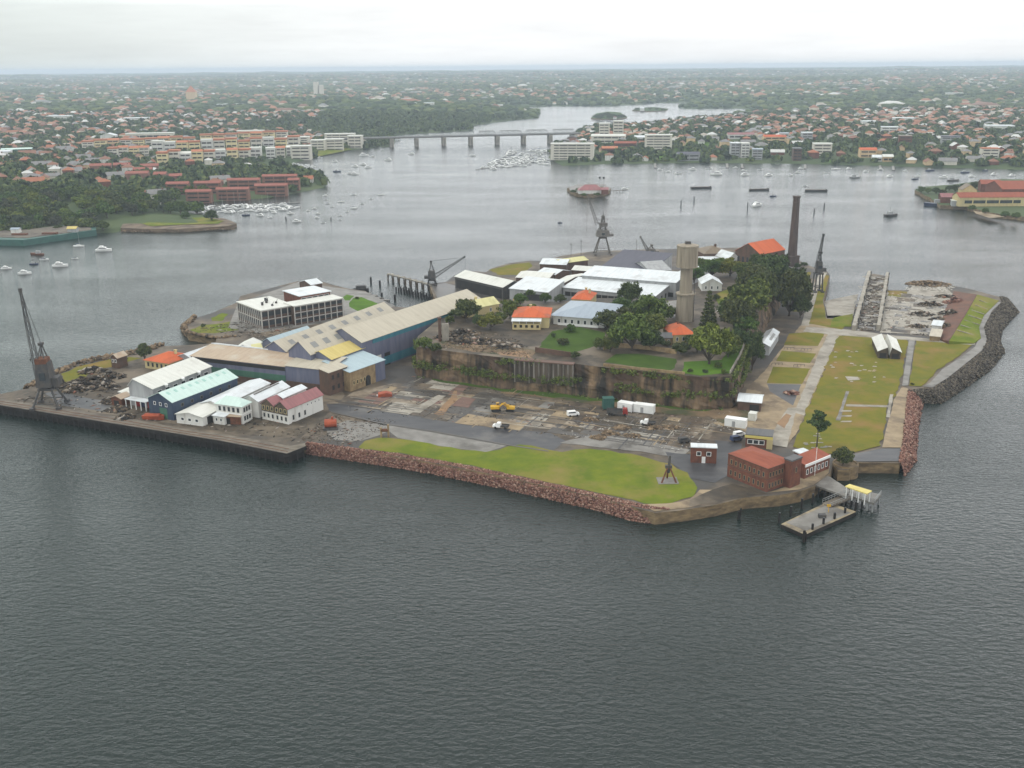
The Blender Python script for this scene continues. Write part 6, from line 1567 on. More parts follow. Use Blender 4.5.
for a_, b_ in ((476, 494.5), (496.5, 521), (523, 548), (550, 575)):
    x0, x1 = (a_ - 396) / 181 * L, (b_ - 396) / 181 * L; n_ = 8; hh_ = 5.2 * kz * .8
    mb = MB()
    for s in (-1, 1):
        y = s * 5.4
        mb.tube((x0 + (x1 - x0) / n_, y, ZD + hh_), (x1 - (x1 - x0) / n_, y, ZD + hh_), .45, n=4)
        for i in range(n_):
            xa, xb = x0 + (x1 - x0) * i / n_, x0 + (x1 - x0) * (i + 1) / n_
            za, zb = (ZD + .2, ZD + hh_) if i % 2 == 0 else (ZD + hh_, ZD + .2)
            mb.tube((xa, y, za), (xb, y, zb), .35, n=4)
    mb.build('truss', M['pale_steel'], t)

# ---- small islands
def islet(px_poly, z, m='rock_face', top='lawn_deep'):
    pts = [G(x, y, 0) for x, y in px_poly]
    q_ = []
    for i, a in enumerate(pts):
        b = pts[(i + 1) % len(pts)]
        for j in range(4): q_.append(a + (b - a) * j / 4 + Vector((jit(a + (b - a) * j / 4, 2.5, .08), jit(a + (b - a) * j / 4 + Vector((50, 0, 0)), 2.5, .08), 0)))
    mb = MB(); mb.prism([(p.x, p.y) for p in q_], -1.5, z); mb.m = [0] + [1] * (len(mb.f) - 1)
    return tag(mb.build('islet', [M[top], M['quay_stone']]), kind='structure')
def simple(label, px, w_, dpt, h, rise, wall, roof, kind='gx', rz=None, z=None, name='building', cat='building', floors=0, group=None, ov=.4, wm='glass', base=None):
    """free-standing far building: centre of its front base at the pixel, w_ in pixels"""
    p = base if base is not None else (G(*px, z) if z is not None else gz(*px)); k = (p - Vector((0, 0, H))).dot(FWD) / FPX
    L = w_ * k; W = dpt; rz = math.atan2(-p.x, p.y) * .6 + rr.uniform(-.12, .12) if rz is None else rz
    c, s_ = math.cos(rz), math.sin(rz)
    t = T(name, label, cat, (p.x - c * L / 2, p.y - s_ * L / 2, p.z - .3), rz, group)
    body(t, L, W, h, rise, wall, roof, kind, ov=ov)
    BLOCKED.append((p.x - s_ * W / 2, p.y + c * W / 2, max(L, W) * .55))
    fh = h / floors if floors else 0
    for f_ in range(floors):
        MB().box(L * .08, -.25, fh * f_ + fh * .34, L * .92, -.02, fh * f_ + fh * .68).build('window_band', M[wm], t)
    if floors:
        for i in range(1, max(2, int(L / 9))):
            x = L * i / max(2, int(L / 9)); MB().box(x - .4, -.55, 0, x + .4, -.26, h).build('pier', M[wall], t)
    return t
# the fortified islet with red roofs and two beacons
islet([(568, 191), (575, 188), (590, 186.5), (605, 187.5), (611, 191.5), (606, 196), (590, 198), (575, 196.5)], 3.2, top='slab_grey')
simple('long pale store with a bright red hipped roof on the little fort islet', (591, 193.5), 25, 12, 3.0, 4.4, 'white_wall', 'pink_roof', 'hip', z=3.2, rz=0)
simple('small brick red shed at the eastern end of the fort islet', (605, 194), 6.5, 8, 4, 1.5, 'brick', 'pink_roof', 'gx', z=3.2, rz=0)
for i, (x, y) in enumerate([(573, 193), (579, 191), (601, 190), (597, 196), (584, 196.5)]): plant('mid', (x, y), 7, 'green tree on the little fort islet', 3, .6, group='trees on the fort islet')
for i, x in enumerate([599.5, 603.5]):
    p = G(x, 190, 3.2); t = T('beacon', ('western' if i == 0 else 'eastern') + ' of two tall thin beacons on the fort islet', 'beacon', p)
    MB().tube((0, 0, 0), (0, 0, 10), .25, .15, 6).build('pole', M['pale_steel'], t); MB().lathe([(.2, 10), (.95, 10.1), (.95, 11.6), (.2, 11.8)], 8).build('lantern', M['dark'], t)
t = T('jetty', 'short timber jetty east of the fort islet', 'jetty', G(609, 192, 0))
MB().box(0, -.7, 1.2, 14, .7, 1.5).build('deck', M['timber'], t)
for i in range(5): MB().tube((1.5 + 2.8 * i, 0, -1), (1.5 + 2.8 * i, 0, 1.2), .2).build('pile', M['pile'], t)
islet([(591, 119), (596, 114.5), (608, 112.5), (620, 113.5), (627, 118), (618, 119.8), (602, 120)], 2.5)
for i, (x, y) in enumerate([(597, 118), (602, 117), (607, 116), (612, 117), (618, 118), (622, 118), (600, 119), (609, 119)]): plant('fig', (x, y), 8, 'dark tree covering the round wooded islet in the cove', 2.5, .6, group='trees on the wooded islet')
simple('small pale pavilion among trees on the round wooded islet', (615, 119), 3.5, 8, 4, 2, 'white_wall', 'pink_roof', 'hip', z=2.5)
islet([(632, 111), (640, 108.5), (655, 107.8), (668, 109.5), (666, 111.3), (648, 112)], 2)
for i, (x, y) in enumerate([(637, 110.5), (643, 110), (650, 110), (657, 110.5), (663, 110.8)]): plant('mid', (x, y), 5, 'small tree on the flat far islet', 2, .7, group='trees on the flat far islet')
simple('white hall on the flat far islet in the cove', (642, 111), 4, 14, 7, 2, 'white_wall', 'white_roof', 'gx', z=2)
# the depot island at the right edge
islet([(914, 193), (925, 190), (950, 188), (1000, 182), (1100, 184), (1100, 226), (1040, 223), (1015, 220), (990, 216.5), (965, 210), (940, 209), (925, 199)], 3.0, top='land')
simple('long cream depot shed with red roof and gabled end at the depot island', (992, 206), 66, 14, 7, 3, 'cream_wall', 'red_roof', 'gx', z=3.5, rz=-.02, floors=1)
simple('tall gabled pale house at the western end of the depot shed', (968, 203.5), 14, 12, 11, 4, 'cream_wall', 'brown_roof', 'gy', z=3.2, floors=2)
simple('broad red roofed depot store at the right edge of the photo', (1022, 200), 42, 30, 9, 5, 'brick', 'red_roof', 'gx', z=4, rz=0)
simple('red roofed brick store behind the depot shed', (990, 192), 18, 14, 7, 3, 'brick', 'red_roof', 'gx', z=3)
simple('small brick boat shed with a pink roof on the depot quay', (947, 203), 12, 9, 5, 2.5, 'brick', 'pink_roof', 'gx', z=3)
simple('small flat grey shed on the depot quay', (956, 206), 8, 8, 4, .5, 'grey_wall', 'cream_roof', 'flat', z=3)
for i, (k_, x, y, w_) in enumerate([('mid', 921, 193, 9), ('mid', 928, 194, 8), ('fig', 936, 194, 9), ('fig', 943, 195, 8), ('fig', 955, 192, 10), ('fig', 963, 191, 10), ('fig', 975, 189, 11), ('mid', 983, 190, 9), ('fig', 1003, 192, 12), ('mid', 1012, 190, 9), ('mid', 972, 211, 8), ('mid', 985, 214, 8), ('mid', 1005, 218, 9), ('mid', 1016, 219, 9), ('fig', 949, 191, 8)]):
    plant(k_, (x, y), w_, 'dark tree on the depot island at the right edge', 3, .95, group='trees on the depot island')
sheet('beach', [(973, 211), (990, 214), (1005, 217), (990, 218.5), (976, 214)], 'slab_tan', z=3.0)
# ---- left shore: point, ledge, green dock
M['rock_face'] = mat('rock_face', (0.20, 0.15, 0.10), (0.07, 0.05, 0.035), scale=(.12, .12, .9), coords='World', bump=.6)
mb = MB(); q_ = [G(x, y, 0) for x, y in [(121, 231.5), (124, 226), (140, 222), (180, 221), (224, 221.5), (233, 225), (237, 227), (228, 229.5), (205, 231), (180, 232.5), (150, 232.5)]]
mb.prism([(p.x, p.y) for p in q_], -1, 2.6); mb.m = [0] + [1] * (len(mb.f) - 1); tag(mb.build('headland', [M['rock_face'], M['rock_face']]), kind='structure')
sheet('grass', [(142, 224), (160, 219.5), (205, 217.5), (224, 221), (218, 224), (180, 225), (150, 226.5)], 'lawn_green', z=2.7, kind='stuff', rag=.8)
strew('rubble', [((120, 232.5), (234, 230), (234, 226), (122, 229))], 260, 'rock_brown', .5, 2.4, 1.0)
dk = [G(x, y, 0) for x, y in [(-40, 240), (0, 245.5), (24, 246), (97, 235.5), (96, 230), (60, 231), (20, 236), (-40, 233)]]; o0 = dk[2].copy()
t = T('floating_dock', 'long green sided floating dock against the wooded shore', 'dock', o0)
MB().prism([(p.x - o0.x, p.y - o0.y) for p in dk], -.6, 4.0).build('hull', M['green_paint'], t)
c_ = sum(dk, Vector()) / 8 - o0
MB().prism([((p.x - o0.x - c_.x) * .94 + c_.x, (p.y - o0.y - c_.y) * .8 + c_.y) for p in dk], 4.01, 4.3).build('deck', M['deck'], t)
for i, (x, y) in enumerate([(20, 235), (50, 234)]):
    p = G(x, y, 4.3) - o0; MB().box(p.x - 5, p.y - 1.5, 4.31, p.x + 5, p.y + 1.5, 5.4).build('pipe_rack', M['rust'], t)
simple('small hut with a yellow roof on the floating dock', (72, 232), 9, 4, 2.6, 1.2, 'grey_wall', 'yellow_roof', 'gx', z=4.35, rz=0, name='hut', cat='hut')
simple('small white cabin at the western end of the floating dock', (15, 233), 8, 4, 2.8, .8, 'white_wall', 'greyblue_roof', 'gx', z=4.35, rz=0, name='hut', cat='hut')
# ---- brick terraces on the left bank
M['terrace_wall'] = mat('terrace_wall', (0.24, 0.125, 0.09), (0.17, 0.09, 0.065), scale=WS)
M['terrace_roof'] = roofmat('terrace_roof', (0.27, 0.10, 0.075), (0.21, 0.08, 0.06), metal=False)
for i, (x, y, w_, n_) in enumerate([(199, 203, 25, 'front row, westernmost'), (233, 200.5, 32, 'front row, second from the west'), (271.5, 196.5, 32, 'front row, third from the west'), (294, 191, 11, 'front row, short eastern end'),
                                    (178, 195, 22, 'rear row, westernmost'), (208, 194, 26, 'rear row, behind the first front block'), (244, 191, 32, 'rear row, behind the second front block'), (280, 187, 34, 'rear row, behind the third front block')]):
    simple(f'three-storey brick terrace with a red roof, {n_}', (x, y), w_, 8, 10, 1.5, 'terrace_wall', 'terrace_roof', 'gx', rz=.06, floors=3, wm='dark', name='terrace')
for i, (x, y, w_) in enumerate([(101, 172, 20), (122, 171, 16), (137, 180, 22), (150, 172, 17), (160, 181, 12), (176, 183, 12), (143, 176, 18)]):
    simple(('long low red roofed block in the trees, farthest west', 'red roofed block beside the farthest west one', 'red roofed block nearest the wooded shore', 'red roofed block below the cream flats', 'small red roofed block among dark trees', 'small red roofed block next to the terraces', 'red roofed block half hidden in the middle of the trees')[i],
           (x, y), w_, 10, 6.5, 2.0, 'terrace_wall', 'terrace_roof', 'gx')
# ---- cream and yellow flats on the hill
FL = []
for (x0, y0, x1, y1, n_, h, cols) in [(157, 166, 262, 160.5, 9, 11, 'ycwycwycw'), (108, 158, 150, 156, 4, 9, 'ccyc'), (152, 155.5, 300, 149, 12, 12, 'wwyywcyycwyc'), (82, 150, 196, 145.5, 9, 9, 'cyocycoyc'), (200, 143, 288, 139.5, 7, 9, 'yocyoyc'), (266, 159.5, 306, 155, 4, 9, 'wcwc')]:
    for i in range(n_): FL.append((x0 + (x1 - x0) * (i + .5) / n_, y0 + (y1 - y0) * (i + .5) / n_, abs(x1 - x0) / n_ * .88, h * 1.2 * rr.uniform(.85, 1.15), cols[i]))
lab = {'y': ('yellow four-storey flats with flat or tiled roof on the hillside estate', 'yellow flats on the estate'), 'c': ('cream four-storey flats with flat or tiled roof on the hillside estate', 'cream flats on the estate'), 'w': ('white four-storey flats with pale roof on the hillside estate', 'white flats on the estate'), 'o': ('ochre flats with broad orange roof on the hillside estate', 'ochre flats on the estate')}
M['ochre_wall'] = mat('ochre_wall', (0.58, 0.43, 0.26), (0.5, 0.36, 0.2), scale=WS)
M['yellow_wall'] = mat('yellow_wall', (0.70, 0.60, 0.34), (0.60, 0.51, 0.30), scale=WS)
M['pale_wall'] = mat('pale_wall', (0.60, 0.565, 0.48), (0.5, 0.475, 0.41), scale=WS)
M['far_orange'] = roofmat('far_orange', (0.42, 0.16, 0.08), (0.34, 0.13, 0.07), metal=False)
for (x, y, w_, h, c_) in FL:
    BLOCKED.append((*gz(x, y + 4)[:2], 14))
    simple(lab[c_][0], (x, y), w_, 13, h, 2, {'y': 'yellow_wall', 'c': 'pale_wall', 'w': 'white_wall', 'o': 'ochre_wall'}[c_], 'cream_roof' if c_ == 'w' else 'far_orange', 'flat' if rr.random() < (.35 if c_ == 'o' else .75) else 'gx', floors=3, wm='dark', name='apartment_block', cat='flats', group=lab[c_][1])
for i, (x, y, w_, h, lb) in enumerate([(301, 160, 19, 17, 'broad pale apartment tower at the waterside end of the estate'), (318, 151, 14, 14, 'pale apartment slab behind the broad tower'), (335, 150.5, 18, 15, 'pale apartment slab next to the small bay'), (355, 148.5, 14, 17, 'pale apartment tower nearest the bridge'),
                                       (340, 143, 30, 13, 'long pale apartment slab behind the bay'), (297, 146, 24, 12, 'long cream apartment slab on the ridge of the estate'), (250, 136, 26, 8, 'long grey roofed hall above the estate'), (150, 139, 46, 8, 'long pale warehouse above the yellow flats')]):
    simple(lb, (x, y), w_, 16, h, .8, 'pale_wall', 'cream_roof', 'flat', floors=4 if h > 10 else 1, wm='dark', name='apartment_block', cat='flats')
simple('low shed with a long jade green roof in the western suburb', (17, 155), 28, 22, 7, 1, 'green_paint', 'mint_roof', 'gx', name='warehouse', cat='warehouse')
simple('white arched hall in the western suburb', (108, 141), 14, 20, 8, 3, 'white_wall', 'white_roof', 'gy', name='warehouse', cat='warehouse')
simple('white warehouse with a pale roof at the left edge', (3, 159), 14, 22, 8, 1, 'white_wall', 'white_roof', 'flat', name='warehouse', cat='warehouse')
simple('pinkish church-like tower on the skyline', (191, 101), 9, 30, 26, 18, 'ochre_wall', 'far_orange', 'hip', name='tower', cat='tower')
simple('taller of two pale towers on the skyline', (316, 96), 4.5, 25, 44, .8, 'pale_wall', 'cream_roof', 'flat', name='tower', cat='tower')
simple('shorter of two pale towers on the skyline', (322, 96), 4.5, 25, 34, .8, 'pale_wall', 'cream_roof', 'flat', name='tower', cat='tower')
for i, (x, y, w_) in enumerate([(424, 106, 20), (58, 120, 22), (136, 122, 24), (230, 107, 26), (405, 101, 8), (362, 101, 12), (497, 108, 12), (893, 91, 16), (982, 84, 22), (627, 83, 10), (1040, 87, 22), (870, 126, 14), (903, 122.5, 20), (955, 96, 16), (1000, 131, 26)]):
    simple(('long white roof in the park left of the cove', 'long white roof in the far western suburb', 'long white roof above the estate, west', 'flat white roof above the estate, east', 'small white roof in the hazy distance behind the estate', 'pale block in the hazy distance behind the estate', 'white boathouse on the cove shore', 'twin white halls on the right skyline', 'long white hall far on the right skyline', 'white hall on the skyline over the cove', 'white hall at the far right skyline', 'blue white building on the right hillside', 'long pale school building on the right hillside', 'pale halls below the right skyline', 'row of white roofs at the right edge')[i],
           (x, y), w_, 26, 7, 1, 'white_wall', 'white_roof', 'flat', name='warehouse', cat='warehouse')
# ---- right shore: flats along the water
for (x, y, w_, h, nf, wl, rf, lb) in [
    (572, 160, 43, 19, 6, 'pale_wall', 'cream_roof', 'long beige six-storey flats behind the big marina'), (604, 140, 10, 24, 6, 'pale_wall', 'cream_roof', 'western pale tower behind the beige flats'), (618, 139, 10, 26, 6, 'pale_wall', 'cream_roof', 'eastern pale tower behind the beige flats'), (608, 143, 34, 10, 2, 'pale_wall', 'cream_roof', 'low pale block between the two pale towers'),
    (658, 151, 27, 20, 6, 'pale_wall', 'cream_roof', 'beige slab of flats beside the waterside park'), (625, 150, 22, 9, 2, 'brick', 'red_roof', 'broad building with a bright red roof between the beige flats'), (640, 143, 12, 8, 1, 'white_wall', 'white_roof', 'white hall behind the bright red roof'), (610, 154, 16, 7, 1, 'brick', 'far_orange', 'low orange roofed hall behind the marina trees'),
    (689, 161, 22, 8, 2, 'grey_wall', 'slate_roof', 'dark roofed boat club on the water'), (735, 158, 9, 17, 5, 'grey_wall', 'white_roof', 'narrow grey flats above the small jetties, west'), (745, 158, 8, 17, 5, 'white_wall', 'cream_roof', 'narrow white flats above the small jetties, east'), (757, 160, 10, 12, 4, 'grey_wall', 'greyblue_roof', 'grey flats right of the narrow pair'),
    (784, 142, 9, 11, 3, 'white_wall', 'greyblue_roof', 'white flats on the hill behind the jetties, west'), (807, 143, 10, 13, 4, 'grey_wall', 'white_roof', 'white roofed grey flats on the hill behind the jetties, east'), (822, 156, 18, 14, 4, 'pale_wall', 'cream_roof', 'wide white balconied flats by the shore trees'), (797, 161, 8, 14, 4, 'dark_brick', 'dark_roof', 'narrow dark brick flats on the shore'),
    (775, 143, 22, 8, 2, 'ochre_wall', 'orange_roof', 'bright orange roofed building on the hill'), (741, 139, 26, 6, 1, 'white_wall', 'pink_roof', 'long pink and white building on the hill'), (868, 158, 16, 9, 2, 'ochre_wall', 'orange_roof', 'orange tiled house block by the eastern shore'), (905, 145, 12, 11, 3, 'brick', 'brown_roof', 'brown brick flats on the eastern slope'),
    (889, 134, 16, 10, 3, 'white_wall', 'white_roof', 'white flats on the eastern slope'), (888, 162, 10, 6, 1, 'ochre_wall', 'cream_roof', 'ochre boat shed on the eastern shore'), (877, 162, 9, 5, 1, 'white_wall', 'white_roof', 'white boat shed on the eastern shore'), (950, 145, 18, 10, 3, 'grey_wall', 'slate_roof', 'grey flats on the far eastern slope'), (990, 158, 16, 10, 3, 'pale_wall', 'far_orange', 'pale flats with orange roof near the eastern point')]:
    simple(lb, (x, y), w_, 15, h, .8 if nf > 2 else 2.2, wl, rf, 'flat' if nf > 2 else 'gx', floors=nf, wm='dark', name='apartment_block', cat='flats')
for i, (px_, top) in enumerate([([(672, 148), (690, 141), (714, 143), (716, 152), (700, 154), (676, 152)], 'lawn_fresh'), ([(642, 160.5), (650, 155), (672, 156), (674, 161)], 'lawn_fresh'), ([(824, 164), (826, 161.5), (838, 161.5), (838, 164.5)], 'lawn_fresh'), ([(940, 166), (942, 162.5), (965, 163), (964, 167)], 'lawn_green'), ([(312, 158.5), (318, 150), (345, 147), (352, 150)], 'lawn_green')]):
    pts = [gz(*q) for q in px_]; mb = MB(); mb.add([(p.x, p.y, p.z + .9) for p in pts], [tuple(range(len(pts)))]); tag(mb.build('grass', M[top]), kind='stuff')

for q_ in ((140, 224), (160, 222), (180, 221), (200, 220), (220, 222)): BLOCKED.append((*G(*q_, 2)[:2], 26))
plant('fig', (212, 221), 14, 'lone dark tree on the tip of the grassy point', 2.6, 1.0)
plant('mid', (186, 219.5), 10, 'small green tree in the middle of the grassy point', 2.6, 1.0)
# ---- suburbs: houses and trees standing on the hills
FOREST = [[(-60, 240), (-60, 192), (30, 192), (70, 188), (130, 192), (150, 202), (190, 207), (214, 215), (140, 221), (120, 232), (97, 234)],
          [(300, 128), (330, 118), (420, 112), (480, 110), (545, 113), (470, 126), (474, 131), (396, 136), (392, 141), (352, 141)],
          [(140, 186), (180, 172), (310, 166), (330, 183), (305, 178), (190, 182)],
          [(225, 132), (250, 126), (290, 126), (285, 132)]]
def frus(P2):
    return np.abs(P2[:, 0]) < P2[:, 1] * .56 + 30
def jgrid(y0, y1, step, p, amp=.42):
    xs = np.arange(-y1 * .58, y1 * .58, step); ys_ = np.arange(y0, y1, step)
    X, Y = np.meshgrid(xs, ys_); P2 = np.stack([X.ravel(), Y.ravel()], 1) + RNG.uniform(-amp, amp, (X.size, 2)) * step
    return P2[(RNG.random(len(P2)) < p) & frus(P2)]
def blocked(P2, extra=0.0):
    r = np.zeros(len(P2), bool)
    for x, y, q_ in BLOCKED: r |= (P2[:, 0] - x) ** 2 + (P2[:, 1] - y) ** 2 < (q_ + extra) ** 2
    return r
def on_land(P2, m):
    sd = sdist(P2, WPOLY); P2 = P2[sd > m]; sd = sd[sd > m]
    return P2, land_h(P2, sd), sd
Hn, hz, hs = on_land(jgrid(500, 2300, 23, .72), 12)
k = ~blocked(Hn, 8) & ~in_px(Hn, FOREST) & (RNG.random(len(Hn)) < .78 + 1.1 * hill(Hn * 5 + 77)); Hn, hz, hs = Hn[k], hz[k], hs[k]
order = np.argsort(Hn[:, 1] + np.abs(Hn[:, 0]) * .2)
Hn, hz = Hn[order], hz[order]
M['tile_orange'] = roofmat('tile_orange', (0.33, 0.13, 0.07), (0.25, 0.10, 0.06), metal=False)
M['tile_brown'] = roofmat('tile_brown', (0.23, 0.115, 0.075), (0.18, 0.09, 0.06), metal=False)
M['tile_grey'] = roofmat('tile_grey', (0.21, 0.205, 0.20), (0.16, 0.155, 0.15), metal=False)
RK = [('tile_orange', 'orange tiled'), ('tile_brown', 'brown tiled'), ('tile_grey', 'grey tiled'), ('far_white', 'white roofed')]
M['far_white'] = roofmat('far_white', (0.52, 0.52, 0.50), (0.44, 0.44, 0.42))
WK = ['pale_wall', 'brick', 'white_wall', 'ochre_wall']
protos = {}
def house_proto(ri, vi):
    if (ri, vi) in protos: return protos[ri, vi], False
    L, W = [(13, 9), (11, 10), (16, 9)][vi]; t = T('house', 'x', 'house', (0, 0, 0))
    body(t, L, W, [3.4, 6.2, 3.6][vi], 2.8, WK[(ri + vi) % 4], RK[ri][0], ['hip', 'hip', 'gx'][vi], ov=.5, x0=-L / 2, y0=-W / 2)
    chimneypot(t, L * .2, 0, [4.8, 7.6, 5.4][vi], 1.8, .9, 'brick')
    protos[ri, vi] = t; return t, True
NI = 290
hmap = {}
for i in range(min(NI, len(Hn))):
    x, y = Hn[i]; ri = int(rr.choice([0, 1, 1, 2, 2, 2, 3])); vi = rr.randrange(3)
    o, new = house_proto(ri, vi)
    if not new: o = copy_tree(o, hmap)
    else:
        hmap[o.name] = list(o.children)
        for ch in o.children: hmap.setdefault(ch.name, [])
    o.location = (x, y, hz[i] - .2); o.rotation_euler = (0, 0, rr.choice((0, math.pi / 2)) + rr.uniform(-.3, .3) + (.35 if x < 0 else -.2)); s = rr.uniform(.85, 1.2); o.scale = (s, s, s)
    px_ = pix((x, y, hz[i]))[0]
    reg = 'among the wooded streets of the western shore' if px_ < 140 else 'on the slopes round the hillside estate' if px_ < 420 else 'behind the big marina near the bridge' if px_ < 700 else 'on the hillside above the small jetties' if px_ < 850 else 'on the eastern slope opposite the depot island'
    lb = f'{RK[ri][1]} {("cottage", "two-storey house", "long bungalow")[vi]} {reg}'
    tag(o, lb, 'house', f'{RK[ri][1]} {("cottages", "two-storey houses", "bungalows")[vi]} {reg}')
# the rest of the suburbs, past counting
M['mass_wall'] = islandmat('mass_wall', [(0, (.42, .38, .30)), (.3, (.20, .09, .06)), (.5, (.55, .53, .48)), (.75, (.34, .26, .17)), (.9, (.62, .61, .58))], constant=True)
M['mass_roof'] = islandmat('mass_roof', [(0, (.28, .13, .08)), (.22, (.20, .12, .09)), (.42, (.22, .22, .22)), (.6, (.33, .17, .11)), (.82, (.55, .55, .53)), (.88, (.36, .32, .27))], constant=True)
HT = ([(-.5, -.5, 0), (.5, -.5, 0), (.5, .5, 0), (-.5, .5, 0), (-.5, -.5, .6), (.5, -.5, .6), (.5, .5, .6), (-.5, .5, .6), (-.25, 0, 1), (.25, 0, 1)],
      [(0, 1, 5, 4), (1, 2, 6, 5), (2, 3, 7, 6), (3, 0, 4, 7), (4, 5, 9, 8), (5, 6, 9), (6, 7, 8, 9), (7, 4, 8)])
Hf, fz, _ = on_land(jgrid(2300, 9500, 40, .52), 12)
Hf2 = ~in_px(Hf, FOREST) & (RNG.random(len(Hf)) < .5 + 2.2 * hill(Hf * 2.2 + 300)); Hf, fz = Hf[Hf2], fz[Hf2]
P3 = np.concatenate([np.column_stack([Hn[NI:], hz[NI:] - .3]), np.column_stack([Hf, fz - .3])])
n = len(P3); sc = np.column_stack([RNG.uniform(10, 17, n), RNG.uniform(8, 13, n), RNG.uniform(5.5, 9, n)])
far = P3[:, 1] > 2300; sc[far] *= RNG.uniform(1.0, 1.7, (far.sum(), 1)); big = RNG.random(n) < .035; sc[big & far] *= np.array([2.6, 2.2, 1.2])
mass('distant_houses', HT, P3, sc, RNG.uniform(-.4, .4, n) + (RNG.random(n) < .5) * 1.57, [M['mass_wall'], M['mass_roof']], [0, 0, 0, 0, 1, 1, 1, 1])
# trees
Tn, tz, ts = on_land(jgrid(450, 2300, 12, .72), 3)
inf = in_px(Tn, FOREST)
k = ~blocked(Tn, 2) & (inf | (RNG.random(len(Tn)) < .8))
hb = np.zeros(len(Tn), bool)
for x, y in Hn[Hn[:, 1] < 2300]: hb |= (Tn[:, 0] - x) ** 2 + (Tn[:, 1] - y) ** 2 < 64
k &= ~hb
Tn, tz, inf = Tn[k], tz[k], inf[k]
Te, te, _ = on_land(jgrid(450, 1500, 11, .55), 3); k = in_px(Te, FOREST) & ~blocked(Te, 2); Tn = np.concatenate([Tn, Te[k]]); tz = np.concatenate([tz, te[k]])
order = np.argsort(np.hypot(Tn[:, 0], Tn[:, 1])); Tn, tz = Tn[order], tz[order]
FP = {k_: proto_tree('tree', 30 + i, m_, 5.2, 9.5, 1.6, 44, 30, .85) for i, (k_, m_) in enumerate([('d', 'leaf_dark'), ('m', 'leaf_mid'), ('l', 'leaf_light'), ('g', 'leaf_grey')])}
CM2 = child_map(); first = set(); NT = 250
desc = {'d': 'dark green', 'm': 'mid green', 'l': 'yellow green', 'g': 'grey green'}
for i in range(min(NT, len(Tn))):
    kk = rr.choice('ddmmmgl'); o = FP[kk]
    if kk in first: o = copy_tree(o, CM2)
    first.add(kk)
    o.location = (Tn[i, 0], Tn[i, 1], tz[i] - .3); s = rr.uniform(.7, 1.25); o.scale = (s, s, s * rr.uniform(.75, 1.1)); o.rotation_euler = (0, 0, rr.uniform(0, 6.28))
    px_, py_ = pix((Tn[i, 0], Tn[i, 1], tz[i]))
    reg = ('rising behind the floating dock' if px_ < 118 and py_ > 205 else 'on the grassy point and wooded slope above it' if px_ < 215 and py_ > 190 else 'in the western shore woods' if px_ < 420 else 'along the eastern shore')
    tag(o, f'{desc[kk]} tree {reg}', 'tree', f'{desc[kk]} trees {reg}')
M['mass_leaf'] = islandmat('mass_leaf', [(0, (0.018, 0.034, 0.014)), (.5, (0.05, 0.078, 0.027)), (.85, (0.085, 0.115, 0.036)), (1, (0.14, 0.16, 0.05))])
def crown_template(seed, nq, size):
    rnd = random.Random(seed); vs, fs = [], []
    for i in range(nq):
        a, el = rnd.uniform(0, 6.28), math.asin(rnd.uniform(-.3, 1)); q_ = rnd.uniform(.6, 1.05)
        p = Vector((math.cos(a) * math.cos(el) * q_, math.sin(a) * math.cos(el) * q_, .55 + .5 * math.sin(el) * q_))
        n_ = (p - Vector((0, 0, .4)) + Vector((rnd.uniform(-.6, .6), rnd.uniform(-.6, .6), rnd.uniform(-.2, .6)))).normalized()
        u = n_.orthogonal().normalized(); w_ = n_.cross(u); s = size * rnd.uniform(.6, 1.4); k = len(vs)
        vs += [tuple(p - u * s), tuple(p + w_ * s * .7), tuple(p + u * s), tuple(p - w_ * s * .7)]; fs.append((k, k + 1, k + 2, k + 3))
    return vs, fs
for j in range(2):
    q_ = np.arange(NT + j, len(Tn), 2); n = len(q_); s = RNG.uniform(3.6, 6.8, n)
    mass('woodland', crown_template(50 + j, 46, .42), np.column_stack([Tn[q_], tz[q_] - .5]), np.column_stack([s, s, s * RNG.uniform(.85, 1.35, n)]), RNG.uniform(0, 6.28, n), M['mass_leaf'])
Tf, tfz, _ = on_land(jgrid(2300, 5200, 19, .72), 6); Tg, tgz, _ = on_land(jgrid(5200, 12500, 42, .85), 6)
P3 = np.concatenate([np.column_stack([Tf, tfz - 1]), np.column_stack([Tg, tgz - 1])]); n = len(P3)
s = np.where(P3[:, 1] < 5200, RNG.uniform(6, 12, n), RNG.uniform(12, 26, n))
iv, if_ = ico(1, 4, .7)
mass('woodland', ([(x, y, z * .8 + .45) for x, y, z in iv], if_), P3, np.column_stack([s, s, np.minimum(s * RNG.uniform(.6, 1.1, n), 11)]), RNG.uniform(0, 6.28, n), M['mass_leaf'])

